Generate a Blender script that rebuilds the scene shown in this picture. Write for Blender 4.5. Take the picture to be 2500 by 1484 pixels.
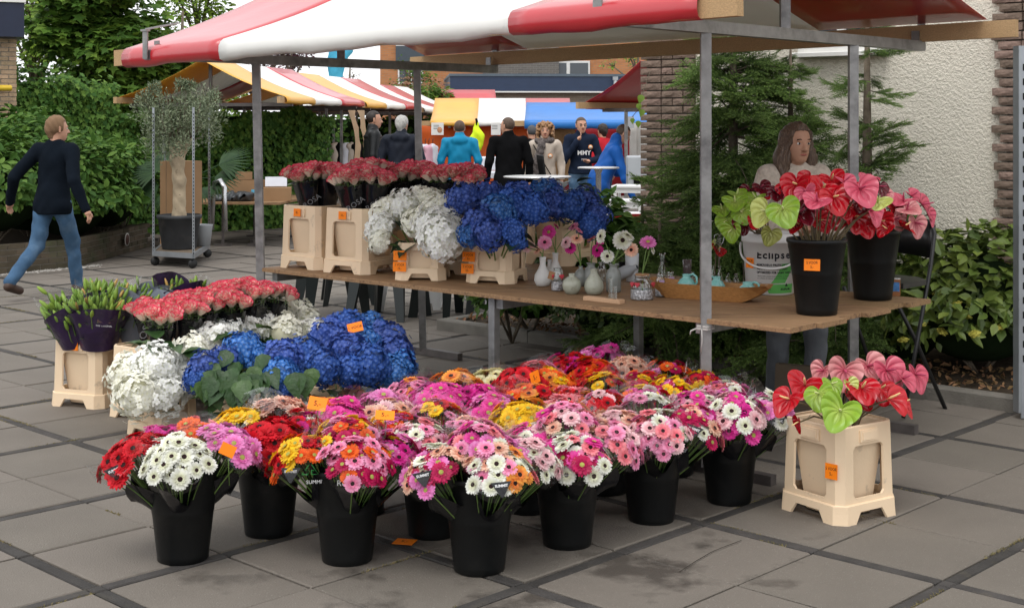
import bpy, bmesh, math, random
import numpy as np
from mathutils import Vector, Matrix, Euler
R = math.radians
random.seed(7); rng = np.random.default_rng(7)
for o in list(bpy.data.objects): bpy.data.objects.remove(o)
SC = bpy.context.scene
COL = SC.collection

# ------------------------------------------------------------------ camera, sky, sun, exposure
EYE, F, HZ, CU = 1.70, 3350.0, 300.0, 1250.0      # eye height, focal length and horizon of the survey frame (2500 wide)
cd = bpy.data.cameras.new('camera'); cam = bpy.data.objects.new('camera', cd); COL.objects.link(cam)
cam.location = (0, 0, EYE); cam.rotation_euler = (R(90), 0, 0)
cd.sensor_width = 36; cd.lens = F / 2500 * 36; cd.shift_y = -(742 - HZ) / 2500
cd.clip_start = 0.05; cd.clip_end = 600
SC.camera = cam
W = bpy.data.worlds.new('World'); SC.world = W; W.use_nodes = True
nt = W.node_tree; bg = nt.nodes['Background']
sky = nt.nodes.new('ShaderNodeTexSky'); sky.sky_type = 'NISHITA'; sky.sun_disc = False
SUN_EL, SUN_AZ = R(62), R(200)
sky.sun_elevation = SUN_EL; sky.sun_rotation = SUN_AZ; sky.air_density = 1.2; sky.dust_density = 4.0; sky.ozone_density = 1
hs = nt.nodes.new('ShaderNodeHueSaturation'); hs.inputs['Saturation'].default_value = 0.10
mx = nt.nodes.new('ShaderNodeMix'); mx.data_type = 'RGBA'; mx.inputs[0].default_value = 0.72
mx.inputs[7].default_value = (11.2, 11.4, 11.7, 1)            # an even cloud deck
nt.links.new(sky.outputs[0], hs.inputs['Color']); nt.links.new(hs.outputs[0], mx.inputs[6]); nt.links.new(mx.outputs[2], bg.inputs[0])
bg.inputs[1].default_value = 0.13
sl = bpy.data.lights.new('sun', 'SUN'); sun = bpy.data.objects.new('sun', sl); COL.objects.link(sun)
sl.energy = 0.9; sl.angle = R(25); sl.color = (1, .965, .92)
sun.rotation_euler = Vector((math.sin(SUN_AZ) * math.cos(SUN_EL), math.cos(SUN_AZ) * math.cos(SUN_EL), math.sin(SUN_EL))).to_track_quat('Z', 'Y').to_euler()
SC.view_settings.view_transform = 'Standard'; SC.view_settings.look = 'None'; SC.view_settings.gamma = 1
SC.view_settings.use_curve_mapping = False; SC.view_settings.exposure = 0.30
SC.cycles.transparent_max_bounces = 24; SC.cycles.max_bounces = 8; SC.cycles.caustics_reflective = False; SC.cycles.caustics_refractive = False

# ------------------------------------------------------------------ survey helpers: bearings to metres
def gnd(u, v, z=0.0):
    y = (EYE - z) * F / (v - HZ)
    return Vector(((u - CU) * y / F, y, z))
def at(u, v, y):
    return Vector(((u - CU) * y / F, y, EYE - (v - HZ) * y / F))

# ------------------------------------------------------------------ mesh helpers
def frame(z, x=(1, 0, 0)):
    z = Vector(z).normalized(); x = Vector(x)
    if abs(z.dot(x.normalized())) > .98: x = Vector((0, 1, 0))
    y = z.cross(x).normalized(); x = y.cross(z)
    return Matrix((x, y, z)).transposed()
def TM(loc, rot3=None, s=1.0):
    m = Matrix.Translation(Vector(loc))
    if rot3 is not None: m = m @ rot3.to_4x4()
    return m @ Matrix.Diagonal((s, s, s, 1)) if not hasattr(s, '__len__') else m @ Matrix.Diagonal((*s, 1))
def RZ(a): return Matrix.Rotation(a, 3, 'Z')
def RX(a): return Matrix.Rotation(a, 3, 'X')
def RY(a): return Matrix.Rotation(a, 3, 'Y')

class MB:
    def __init__(s): s.v = []; s.f = []; s.m = []; s.sm = []; s.tint = []
    def add(s, vs, fs, mi=0, M=None, smooth=False, tint=None):
        b = len(s.v)
        if M is not None: vs = [M @ Vector(p) for p in vs]
        s.v.extend([tuple(p) for p in vs])
        s.tint.extend(tint if tint is not None else [0.0] * len(vs))
        for f in fs:
            s.f.append([b + i for i in f]); s.m.append(mi); s.sm.append(smooth)
        return s
    def box(s, c, d, mi=0, M=None, bev=0.0):
        x, y, z = (d[0] / 2, d[1] / 2, d[2] / 2); T = Matrix.Translation(Vector(c)); M = T if M is None else M @ T
        if bev <= 0:
            vs = [(-x, -y, -z), (x, -y, -z), (x, y, -z), (-x, y, -z), (-x, -y, z), (x, -y, z), (x, y, z), (-x, y, z)]
            fs = [(0, 3, 2, 1), (4, 5, 6, 7), (0, 1, 5, 4), (1, 2, 6, 5), (2, 3, 7, 6), (3, 0, 4, 7)]
        else:                                        # top edge chamfered
            b = bev
            vs = [(-x, -y, -z), (x, -y, -z), (x, y, -z), (-x, y, -z), (-x, -y, z - b), (x, -y, z - b), (x, y, z - b), (-x, y, z - b),
                  (-x + b, -y + b, z), (x - b, -y + b, z), (x - b, y - b, z), (-x + b, y - b, z)]
            fs = [(0, 3, 2, 1), (0, 1, 5, 4), (1, 2, 6, 5), (2, 3, 7, 6), (3, 0, 4, 7), (4, 5, 9, 8), (5, 6, 10, 9), (6, 7, 11, 10), (7, 4, 8, 11), (8, 9, 10, 11)]
        return s.add(vs, fs, mi, M)
    def bar(s, p0, p1, w, h, mi=0, up=(0, 0, 1)):
        p0, p1 = Vector(p0), Vector(p1); d = p1 - p0; z = d.normalized(); up = Vector(up)
        if abs(z.dot(up)) > .97: up = Vector((1, 0, 0))
        x = up.cross(z).normalized(); y = z.cross(x)
        M = Matrix((x, y, z)).transposed().to_4x4(); M.translation = (p0 + p1) / 2
        return s.box((0, 0, 0), (w, h, d.length), mi, M)
    def tube(s, pts, r, n=8, mi=0, caps=True, smooth=True, M=None):
        pts = [Vector(p) for p in pts]; r = [r] * len(pts) if not hasattr(r, '__len__') else r
        vs = []; fs = []; x = None
        for i, p in enumerate(pts):
            d = (pts[min(i + 1, len(pts) - 1)] - pts[max(i - 1, 0)]).normalized()
            if x is None: x = Vector((1, 0, 0)) if abs(d.x) < .9 else Vector((0, 1, 0))
            y = d.cross(x).normalized(); x = y.cross(d).normalized()
            for k in range(n):
                a = 2 * math.pi * k / n; vs.append(p + (x * math.cos(a) + y * math.sin(a)) * r[i])
        for i in range(len(pts) - 1):
            for k in range(n):
                a, b = i * n + k, i * n + (k + 1) % n; fs.append((a, b, b + n, a + n))
        if caps: fs.append(tuple(range(n - 1, -1, -1))); fs.append(tuple((len(pts) - 1) * n + k for k in range(n)))
        return s.add(vs, fs, mi, M, smooth)
    def lathe(s, prof, n=20, mi=0, M=None, smooth=True, wob=None):
        vs = []; fs = []
        for j, (r, z) in enumerate(prof):
            for k in range(n):
                a = 2 * math.pi * k / n; q = r if wob is None else wob(r, a, z)
                vs.append((q * math.cos(a), q * math.sin(a), z))
        for j in range(len(prof) - 1):
            for k in range(n):
                a, b = j * n + k, j * n + (k + 1) % n; fs.append((a, b, b + n, a + n))
        if prof[0][0] > 1e-4: fs.append(tuple(range(n - 1, -1, -1)))
        return s.add(vs, fs, mi, M, smooth)
    def ball(s, c, r, n=10, m=6, mi=0, M=None):
        r = (r, r, r) if not hasattr(r, '__len__') else r
        vs = []; fs = []
        for j in range(m + 1):
            t = math.pi * j / m
            for k in range(n):
                a = 2 * math.pi * k / n; vs.append((c[0] + r[0] * math.sin(t) * math.cos(a), c[1] + r[1] * math.sin(t) * math.sin(a), c[2] - r[2] * math.cos(t)))
        for j in range(m):
            for k in range(n):
                a, b = j * n + k, j * n + (k + 1) % n; fs.append((a, b, b + n, a + n))
        return s.add(vs, fs, mi, M, True)
    def prism(s, pts, d, mi=0, M=None):              # outline in xy, extruded along z
        n = len(pts); vs = [(p[0], p[1], 0) for p in pts] + [(p[0], p[1], d) for p in pts]
        fs = [tuple(range(n - 1, -1, -1)), tuple(range(n, 2 * n))] + [(k, (k + 1) % n, n + (k + 1) % n, n + k) for k in range(n)]
        return s.add(vs, fs, mi, M)
    def mesh(s, name, mats, weld=0):
        me = bpy.data.meshes.new(name); me.from_pydata(s.v, [], s.f)
        for m in (mats if isinstance(mats, (list, tuple)) else [mats]): me.materials.append(m)
        me.polygons.foreach_set('material_index', s.m); me.polygons.foreach_set('use_smooth', s.sm)
        if any(s.tint):
            at_ = me.attributes.new('tint', 'FLOAT', 'POINT'); at_.data.foreach_set('value', s.tint)
        me.update(); return me
    def build(s, name, mats, parent=None, loc=(0, 0, 0), rot=(0, 0, 0)):
        return link(name, s.mesh(name, mats), parent, loc, rot)

def link(name, data, parent=None, loc=(0, 0, 0), rot=(0, 0, 0), scale=None):
    o = bpy.data.objects.new(name, data); COL.objects.link(o); o.parent = parent
    o.location = loc
    if isinstance(rot, Matrix): o.rotation_euler = rot.to_euler()
    else: o.rotation_euler = rot
    if scale is not None: o.scale = scale if hasattr(scale, '__len__') else (scale,) * 3
    return o
def tag(o, label=None, cat=None, group=None, kind=None):
    if label: o['label'] = label
    if cat: o['category'] = cat
    if group: o['group'] = group
    if kind: o['kind'] = kind
    return o
def thing(name, label, cat, loc=(0, 0, 0), rz=0.0, group=None):
    o = bpy.data.objects.new(name, None); COL.objects.link(o); o.location = loc; o.empty_display_size = .1
    o.rotation_euler = (0, 0, rz); return tag(o, label, cat, group)
def nmesh(name, V, Fc, mats, smooth=False, midx=None):
    """big mesh from arrays: V (n,3), Fc (m,k) all faces of k corners"""
    me = bpy.data.meshes.new(name); V = np.asarray(V, dtype=np.float32); Fc = np.asarray(Fc, dtype=np.int32); m, k = Fc.shape
    me.vertices.add(len(V)); me.vertices.foreach_set('co', V.ravel())
    me.loops.add(m * k); me.loops.foreach_set('vertex_index', Fc.ravel())
    me.polygons.add(m); me.polygons.foreach_set('loop_start', np.arange(0, m * k, k, dtype=np.int32))
    try: me.polygons.foreach_set('loop_total', np.full(m, k, dtype=np.int32))
    except Exception: pass
    for q in (mats if isinstance(mats, (list, tuple)) else [mats]): me.materials.append(q)
    me.polygons.foreach_set('use_smooth', np.full(m, smooth, dtype=bool))
    if midx is not None: me.polygons.foreach_set('material_index', np.asarray(midx, dtype=np.int32))
    me.update(calc_edges=True); me.validate(); return me
def unit(a): return a / np.maximum(np.linalg.norm(a, axis=-1, keepdims=True), 1e-9)
def scatter(LV, LF, P, N, T, S):
    """leaf verts LV (k,3: x width, y length, z normal), at P with normal N, tip direction T, scale S -> verts, faces"""
    N = unit(N); T = unit(T - (T * N).sum(1, keepdims=True) * N); X = np.cross(T, N)
    LV = np.asarray(LV, float); LF = np.asarray(LF)
    V = P[:, None, :] + S[:, None, None] * (LV[None, :, 0:1] * X[:, None, :] + LV[None, :, 1:2] * T[:, None, :] + LV[None, :, 2:3] * N[:, None, :])
    Fc = LF[None, :, :] + (np.arange(len(P)) * len(LV))[:, None, None]
    return V.reshape(-1, 3), Fc.reshape(-1, LF.shape[1])

# ------------------------------------------------------------------ materials
MT = {}
def mat(name, col, rough=.6, spec=.3, var=0.12, vs=6.0, bump=0.0, bs=40.0, metal=0.0, orand=0.0, island=0.0, translucent=0.0, coat=0.0, col2=None, c2s=3.0, c2lo=.5, c2hi=.6, aniso=None, sheen=0.0):
    if name in MT: return MT[name]
    m = bpy.data.materials.new(name); m.use_nodes = True; nt = m.node_tree; N = nt.nodes; L = nt.links; b = N['Principled BSDF']
    b.inputs['Roughness'].default_value = rough; b.inputs['Specular IOR Level'].default_value = spec; b.inputs['Metallic'].default_value = metal
    if coat: b.inputs['Coat Weight'].default_value = coat; b.inputs['Coat Roughness'].default_value = .12
    if sheen: b.inputs['Sheen Weight'].default_value = sheen
    geo = N.new('ShaderNodeNewGeometry')
    vec = geo.outputs['Position']
    if aniso is not None:
        mp = N.new('ShaderNodeMapping'); mp.inputs['Rotation'].default_value = (0, 0, aniso[3]); mp.inputs['Scale'].default_value = aniso[:3]
        L.new(vec, mp.inputs['Vector']); vec = mp.outputs[0]
    base = N.new('ShaderNodeRGB'); base.outputs[0].default_value = (*col, 1); cur = base.outputs[0]
    def mix(fac, a, c):
        x = N.new('ShaderNodeMix'); x.data_type = 'RGBA'
        if isinstance(fac, float): x.inputs[0].default_value = fac
        else: L.new(fac, x.inputs[0])
        for i, q in ((6, a), (7, c)):
            if isinstance(q, tuple): x.inputs[i].default_value = (*q, 1)
            else: L.new(q, x.inputs[i])
        return x.outputs[2]
    if col2 is not None:
        n2 = N.new('ShaderNodeTexNoise'); n2.inputs['Scale'].default_value = c2s; n2.inputs['Detail'].default_value = 6; n2.inputs['Roughness'].default_value = .62
        L.new(vec, n2.inputs['Vector']); mr = N.new('ShaderNodeMapRange'); mr.inputs[1].default_value = c2lo; mr.inputs[2].default_value = c2hi
        L.new(n2.outputs[0], mr.inputs[0]); cur = mix(mr.outputs[0], cur, tuple(col2))
    if var:
        n1 = N.new('ShaderNodeTexNoise'); n1.inputs['Scale'].default_value = vs; n1.inputs['Detail'].default_value = 5; L.new(vec, n1.inputs['Vector'])
        hv = N.new('ShaderNodeHueSaturation'); mr = N.new('ShaderNodeMapRange'); mr.inputs[1].default_value = .25; mr.inputs[2].default_value = .75
        mr.inputs[3].default_value = 1 - var; mr.inputs[4].default_value = 1 + var
        L.new(n1.outputs[0], mr.inputs[0]); L.new(mr.outputs[0], hv.inputs['Value']); L.new(cur, hv.inputs['Color']); cur = hv.outputs[0]
    if orand or island:
        hv = N.new('ShaderNodeHueSaturation'); mr = N.new('ShaderNodeMapRange'); a = orand or island
        src = N.new('ShaderNodeObjectInfo').outputs['Random'] if orand else geo.outputs['Random Per Island']
        mr.inputs[3].default_value = 1 - a; mr.inputs[4].default_value = 1 + a
        L.new(src, mr.inputs[0]); L.new(mr.outputs[0], hv.inputs['Value']); L.new(cur, hv.inputs['Color'])
        mh = N.new('ShaderNodeMapRange'); mh.inputs[3].default_value = .5 + .05 * a; mh.inputs[4].default_value = .5 - .05 * a
        L.new(src, mh.inputs[0]); L.new(mh.outputs[0], hv.inputs['Hue']); cur = hv.outputs[0]
    L.new(cur, b.inputs['Base Color'])
    if bump:
        n3 = N.new('ShaderNodeTexNoise'); n3.inputs['Scale'].default_value = bs; n3.inputs['Detail'].default_value = 4; L.new(vec, n3.inputs['Vector'])
        bp = N.new('ShaderNodeBump'); bp.inputs['Strength'].default_value = bump; bp.inputs['Distance'].default_value = .01
        L.new(n3.outputs[0], bp.inputs['Height']); L.new(bp.outputs[0], b.inputs['Normal'])
    if translucent:
        tr = N.new('ShaderNodeBsdfTranslucent'); L.new(cur, tr.inputs[0]); ms = N.new('ShaderNodeMixShader'); ms.inputs[0].default_value = translucent
        L.new(b.outputs[0], ms.inputs[1]); L.new(tr.outputs[0], ms.inputs[2]); L.new(ms.outputs[0], N['Material Output'].inputs[0])
    MT[name] = m; return m
def glass_mat(name, tint, alpha, rough=.08, bump=0.0, bs=25.0):
    """thin clear film or glass: straight-through plus a clear gloss"""
    m = bpy.data.materials.new(name); m.use_nodes = True; nt = m.node_tree; N = nt.nodes; L = nt.links; N.remove(N['Principled BSDF'])
    t = N.new('ShaderNodeBsdfTransparent'); t.inputs[0].default_value = (*tint, 1); g = N.new('ShaderNodeBsdfGlossy'); g.inputs['Roughness'].default_value = rough
    fr = N.new('ShaderNodeLayerWeight'); fr.inputs[0].default_value = .35
    mr = N.new('ShaderNodeMapRange'); mr.inputs[3].default_value = alpha * .35; mr.inputs[4].default_value = min(1, alpha * 2.6)
    ms = N.new('ShaderNodeMixShader'); L.new(fr.outputs['Facing'], mr.inputs[0]); L.new(mr.outputs[0], ms.inputs[0])
    if bump:
        geo = N.new('ShaderNodeNewGeometry'); n3 = N.new('ShaderNodeTexNoise'); n3.inputs['Scale'].default_value = bs; n3.inputs['Detail'].default_value = 2
        L.new(geo.outputs['Position'], n3.inputs['Vector']); bp = N.new('ShaderNodeBump'); bp.inputs['Strength'].default_value = bump; bp.inputs['Distance'].default_value = .03
        L.new(n3.outputs[0], bp.inputs['Height']); L.new(bp.outputs[0], g.inputs['Normal'])
    L.new(t.outputs[0], ms.inputs[1]); L.new(g.outputs[0], ms.inputs[2]); L.new(ms.outputs[0], N['Material Output'].inputs[0]); return m
def text(s, size, parent, loc, rot, m, name='lettering', align='CENTER', shear=0.0, sx=1.0, off=0.0):
    c = bpy.data.curves.new(name, 'FONT'); c.body = s; c.size = size; c.align_x = align; c.align_y = 'CENTER'; c.shear = shear; c.offset = off
    c.resolution_u = 2; t = bpy.data.objects.new(name, c); me = bpy.data.meshes.new_from_object(t); bpy.data.objects.remove(t); bpy.data.curves.remove(c)
    me.materials.clear(); me.materials.append(m)
    return link(name, me, parent, loc, rot, (sx, 1, 1))
INK = mat('ink', (.02, .02, .025), .8, .1, var=0)
WHITEINK = mat('white_print', (.75, .75, .75), .6, .2, var=0)
# ------------------------------------------------------------------ the square: slabs in pairs between dark setts
GA = R(46.2); ga = Vector((math.cos(GA), math.sin(GA))); gb = Vector((-ga.y, ga.x)); GN = Vector((0.811, 5.841)); MOD = 1.105
def G2(i, j, z=0.0):                                           # paving coordinates in metres along the two joint directions
    p = GN + ga * i + gb * j; return Vector((p.x, p.y, z))
m_soil = mat('joint_sand', (.035, .031, .026), .95, .1, var=.3, vs=8)
g = MB(); S = 90; g.add([(-S, -20, -.03), (S, -20, -.03), (S, 160, -.03), (-S, 160, -.03)], [(0, 1, 2, 3)])
pave = g.build('pavement', m_soil); tag(pave, kind='structure')
m_slab = mat('slab', (.15, .131, .110), .82, .35, var=.11, vs=2.2, bump=.5, bs=150, orand=.08)
def add_stain(m):                                              # lichen specks and grit
    nt = m.node_tree; N = nt.nodes; L = nt.links; b = N['Principled BSDF']; src = b.inputs['Base Color'].links[0].from_socket
    v = N.new('ShaderNodeTexNoise'); v.inputs['Scale'].default_value = 190; v.inputs['Detail'].default_value = 2; geo = N.new('ShaderNodeNewGeometry'); L.new(geo.outputs['Position'], v.inputs['Vector'])
    mr = N.new('ShaderNodeMapRange'); mr.inputs[1].default_value = .66; mr.inputs[2].default_value = .74; mr.inputs[4].default_value = .55; L.new(v.outputs[0], mr.inputs[0])
    x = N.new('ShaderNodeMix'); x.data_type = 'RGBA'; x.inputs[7].default_value = (.38, .36, .33, 1); L.new(mr.outputs[0], x.inputs[0]); L.new(src, x.inputs[6]); L.new(x.outputs[2], b.inputs['Base Color'])
add_stain(m_slab)
def wet(m):                                                    # water spilt round the flower buckets
    nt = m.node_tree; N = nt.nodes; L = nt.links; b = N['Principled BSDF']; src = b.inputs['Base Color'].links[0].from_socket; geo = N.new('ShaderNodeNewGeometry')
    d = N.new('ShaderNodeVectorMath'); d.operation = 'DISTANCE'; d.inputs[1].default_value = (.0, 5.35, 0); L.new(geo.outputs['Position'], d.inputs[0])
    n = N.new('ShaderNodeTexNoise'); n.inputs['Scale'].default_value = 2.2; n.inputs['Detail'].default_value = 6; n.inputs['Roughness'].default_value = .6; L.new(geo.outputs['Position'], n.inputs['Vector'])
    mr = N.new('ShaderNodeMapRange'); mr.inputs[1].default_value = .6; mr.inputs[2].default_value = 2.2; mr.inputs[3].default_value = .49; mr.inputs[4].default_value = .76; L.new(d.outputs['Value'], mr.inputs[0])
    s = N.new('ShaderNodeMath'); s.operation = 'SUBTRACT'; L.new(n.outputs[0], s.inputs[0]); L.new(mr.outputs[0], s.inputs[1]); k = N.new('ShaderNodeMapRange'); k.inputs[1].default_value = 0; k.inputs[2].default_value = .10; L.new(s.outputs[0], k.inputs[0])
    x = N.new('ShaderNodeMix'); x.data_type = 'RGBA'; x.inputs[7].default_value = (.075, .065, .055, 1); L.new(k.outputs[0], x.inputs[0]); L.new(src, x.inputs[6]); L.new(x.outputs[2], b.inputs['Base Color'])
    r = N.new('ShaderNodeMapRange'); r.inputs[3].default_value = .82; r.inputs[4].default_value = .45; L.new(k.outputs[0], r.inputs[0]); L.new(r.outputs[0], b.inputs['Roughness'])
wet(m_slab)
m_sett = mat('sett', (.05, .046, .043), .85, .25, var=.3, vs=7, bump=.6, bs=120, orand=.22, col2=(.075, .066, .053), c2s=6, c2lo=.56, c2hi=.7)
SB = .058                                                      # width of the dark band
tl = (MOD - SB) / 2
def slabmesh(name, lx, ly, h=.03, bev=.005, gap=.011):
    b = MB(); b.box((0, 0, -h / 2), (lx - gap, ly - gap, h), 0, None, bev); return b
me_slab = [slabmesh('tile', tl, tl).mesh('tile', m_slab)]
me_band = slabmesh('sett', tl, SB, gap=.005).mesh('sett', m_sett)
me_node = slabmesh('sett', SB, SB, gap=.005).mesh('sett', m_sett)
tiles = []; bands = []
def inview(p, mrg=.12):
    return p.y > 3.6 and abs(p.x / p.y) < .3731 + mrg / max(p.y, 1) * 6 and p.y < 60
for i in range(-32, 62):
    for j in range(-32, 62):
        c = G2(i * MOD, j * MOD)
        if c.y < .6 or c.y > 46 or abs(c.x) > .42 * c.y + 5.0: continue
        for a in (0, 1):
            for b_ in (0, 1):
                p = G2(i * MOD + SB / 2 + tl * (a + .5), j * MOD + SB / 2 + tl * (b_ + .5)); tiles.append((p.length, p))
        for a in (0, 1):
            p = G2(i * MOD + SB / 2 + tl * (a + .5), j * MOD); bands.append((p.length, p, 0))
            p = G2(i * MOD, j * MOD + SB / 2 + tl * (a + .5)); bands.append((p.length, p, 1))
        bands.append((c.length, c, 2))
def hid(p):                                                    # no paving inside the planting bed or under the far planter
    return False
def seen(p, m): return p.y > 4.3 and abs(p.x) < .3731 * p.y + m
tiles.sort(key=lambda t: t[0] + (0 if seen(t[1], .25) else 100))
bands.sort(key=lambda t: t[0] + (0 if seen(t[1], .1) else 100))
rr = random.Random(3)
far = MB(); far2 = MB()
for k, (d, p) in enumerate(tiles):
    z = rr.uniform(-.003, .003); rot = Matrix.Rotation(GA, 4, 'Z') @ Matrix.Rotation(rr.uniform(-.004, .004), 4, 'X') @ Matrix.Rotation(rr.uniform(-.004, .004), 4, 'Y')
    if k < 290: link('tile', me_slab[0], pave, (p.x, p.y, z), rot.to_3x3())
    else: far.box((0, 0, -.015), (tl - .014, tl - .014, .03), 0, Matrix.Translation((p.x, p.y, z)) @ rot)
for k, (d, p, t) in enumerate(bands):
    z = rr.uniform(-.004, .001); rot = RZ(GA + (math.pi / 2 if t == 1 else 0) + rr.uniform(-.004, .004)); me = me_node if t == 2 else me_band
    if k < 290: link('sett', me, pave, (p.x, p.y, z), rot)
    else:
        far2.box((0, 0, -.015), ((SB if t == 2 else tl) - .008, SB - .008, .03), 0, Matrix.Translation((p.x, p.y, z)) @ rot.to_4x4())
tag(far.build('far_tiles', m_slab, pave), kind='stuff'); tag(far2.build('far_setts', m_sett, pave), kind='stuff')
# moss and dry grass in the joints
m_moss = mat('joint_moss', (.155, .13, .06), .9, .1, var=.4, vs=30, island=.4)
P = []; T = []
for i in range(-6, 9):
    for j in range(-6, 9):
        for way in (0, 1):
            for off in (SB / 2, -SB / 2, SB / 2 + tl):
                if rr.random() > .34: continue
                a0 = rr.uniform(0, MOD * .8); ln_ = rr.uniform(.08, .55)
                for q_ in range(int(ln_ * 260)):
                    al = a0 + ln_ * rr.random(); q = G2(i * MOD + (off if way else al), j * MOD + (al if way else off))
                    if q.y < 4.2 or q.y > 14 or abs(q.x) > .4 * q.y: continue
                    P.append((q.x + rr.gauss(0, .006), q.y + rr.gauss(0, .006), -.004)); T.append((rr.gauss(0, .8), rr.gauss(0, .8), .5))
P = np.array(P); T = np.array(T); V, Fc = scatter([(-.22, 0, 0), (.22, 0, 0), (0, 1, 0)], [(0, 1, 2)], P, np.tile([[.3, -1, .4]], (len(P), 1)) + rng.normal(0, .4, (len(P), 3)), T, rng.uniform(.005, .014, len(P)))
tag(link('joint_grass', nmesh('joint_grass', V, Fc, m_moss)), 'tufts of yellow moss and dry grass in the paving joints', 'grass', kind='stuff')

b = MB()
for pl_ in ([(1658, 1395), (1700, 1368), (1738, 1346), (1762, 1336), (1810, 1318)],):
    for p, q in zip(pl_[:-1], pl_[1:]): b.bar(gnd(*p, .0045), gnd(*q, .0045), .003, .001)
b.build('crack', m_soil, pave)
# ------------------------------------------------------------------ table and stall directions
TO = Vector((1.30, 6.33)); ea = Vector((.678, .735)).normalized(); eb = Vector((-.741, .671)).normalized(); TZ = .75
def TT(t, s, z=TZ):
    p = TO + eb * t + ea * s; return Vector((p.x, p.y, z))
TANG = math.atan2(-eb.y, -eb.x)                                # local x runs along the table to the right end
m_steel = mat('galvanised_steel', (.27, .265, .26), .42, .5, var=.22, vs=14, bump=.1, bs=60, metal=.55, col2=(.12, .115, .115), c2s=5, c2lo=.5, c2hi=.7)
m_rust = mat('weathered_steel', (.12, .105, .10), .55, .4, var=.3, vs=10, metal=.4)
m_batten = mat('batten_wood', (.43, .28, .145), .7, .25, var=.22, vs=5, aniso=(3, 40, 40, -TANG), bump=.2, bs=6)
m_red = mat('red_tarpaulin', (.52, .012, .022), .38, .8, var=.09, vs=2, bump=.6, bs=3.2, translucent=.10, coat=.5)
m_white = mat('white_tarpaulin', (.86, .85, .81), .36, .6, var=.06, vs=2, bump=.6, bs=3.2, translucent=.16)
m_yel = mat('yellow_tarpaulin', (.80, .42, .05), .38, .8, var=.05, vs=3, bump=.25, bs=7, translucent=.16)
m_orange = mat('orange_tarpaulin', (.72, .15, .02), .4, .4, var=.06, vs=3, bump=.2, bs=5, translucent=.15)
m_blue = mat('blue_tarpaulin', (.03, .19, .55), .4, .4, var=.08, vs=3, bump=.5, bs=6, translucent=.12)

def slope(edge0, edge1, ridge0, ridge1, stripes, mats, parent, name='canopy', sag=.05, wrap=.11, nseg=40, wdir=None, mrow=8):
    """one canopy slope from its batten (edge0 -> edge1) up to the ridge, striped along its length, rolled round the batten"""
    e0, e1, r0, r1 = map(Vector, (edge0, edge1, ridge0, ridge1)); tot = sum(w for w, _ in stripes); acc = 0
    out = -(((r0 + r1) / 2 - (e0 + e1) / 2)); out.z = 0; out.normalize()
    for w, mi in stripes:
        a0, a1 = acc / tot, (acc + w) / tot; acc += w; n = max(4, int(nseg * w / tot)); vs = []; fs = []; rows = []
        for k in range(n + 1):
            t = a0 + (a1 - a0) * k / n; e = e0.lerp(e1, t); r = r0.lerp(r1, t); col = []
            bow = math.sin(math.pi * t)
            wv = .006 * math.sin(t * 31) + .004 * math.sin(t * 71 + 1)
            for q in range(mrow + 1):
                f = q / mrow; p = r.lerp(e, f); p = p + Vector((0, 0, -sag * math.sin(math.pi * f) - .03 * bow * f * 0 + wv * f * (1 - f) * 2)); col.append(p)
            if wrap:
                lip = [(.018, -.012), (.036, -.04), (.038, -.075), (.028, -wrap + wv), (-.005, -wrap - .012 + wv), (-.05, -wrap + .0)]
                for dx, dz in lip: col.append(e + out * dx + Vector((0, 0, dz)))
            rows.append(col); vs += col
        c = len(rows[0])
        for k in range(n):
            for q in range(c - 1): fs.append((k * c + q, (k + 1) * c + q, (k + 1) * c + q + 1, k * c + q + 1))
        b = MB(); b.add(vs, fs, 0, None, True); o = b.build(name, mats[mi], parent)
        md = o.modifiers.new('thickness', 'SOLIDIFY'); md.thickness = .003
# ------------------------------------------------------------------ the flower stall
stall = thing('market_stall', 'red and white striped market stall with grey steel poles over the flowers', 'market stall', TT(2, .7, 0))
def inv(p): return Vector(p) - stall.location
def sbar(p0, p1, w, h, name, m=m_steel): b = MB(); b.bar(inv(p0), inv(p1), w, h); return b.build(name, m, stall)
FR = [dict(t=.50, zt=2.135, lean=Vector((0, 0, 0))), dict(t=3.98, zt=2.085, lean=Vector((-.045, .0, 0)))]
for fr in FR:
    t, zt = fr['t'], fr['zt']
    for s in (.02, 1.47):
        sbar(TT(t, s, 0.03), TT(t, s, zt) + fr['lean'], .05, .05, 'pole')
        sbar(TT(t - .38, s, .025), TT(t + .38, s, .025), .05, .05, 'foot', m_rust)
    sbar(TT(t, -.80, zt + .03) + fr['lean'], TT(t, 2.30, zt + .03) + fr['lean'], .06, .06, 'beam')
    sbar(TT(t, .745, zt + .06) + fr['lean'], TT(t, .745, 2.70) + fr['lean'], .05, .05, 'upright')
    for s in (-.80, 2.30):
        b = MB(); p = inv(TT(t, s, zt + .03) + fr['lean']); M = Matrix.Translation(p) @ Matrix.Rotation(TANG, 4, 'Z')
        sg = -1 if s < 0 else 1
        b.box((0, sg * .012, .06), (.05, .008, .17), 0, M); b.box((0, -sg * .07, .04), (.05, .008, .10), 0, M); b.box((0, sg * .012, .150), (.06, .03, .012), 0, M)
        b.bar(M @ Vector((-.02, 0, .158)), M @ Vector((.10, -sg * .16, .20)), .012, .012)
        b.build('hook', m_steel, stall)
sbar(TT(-.15, .745, 2.70), TT(4.75, .745, 2.69), .05, .06, 'ridge_pole')
def batten(t0, t1, s, z0, z1):
    b = MB(); b.bar(inv(TT(t0, s, z0)), inv(TT(t1, s, z1)), .05, .10); return b.build('batten', m_batten, stall)
batten(-.215, 4.435, -.775, 2.186, 2.109); batten(-.10, 4.95, 2.28, 2.246, 2.19)
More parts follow.
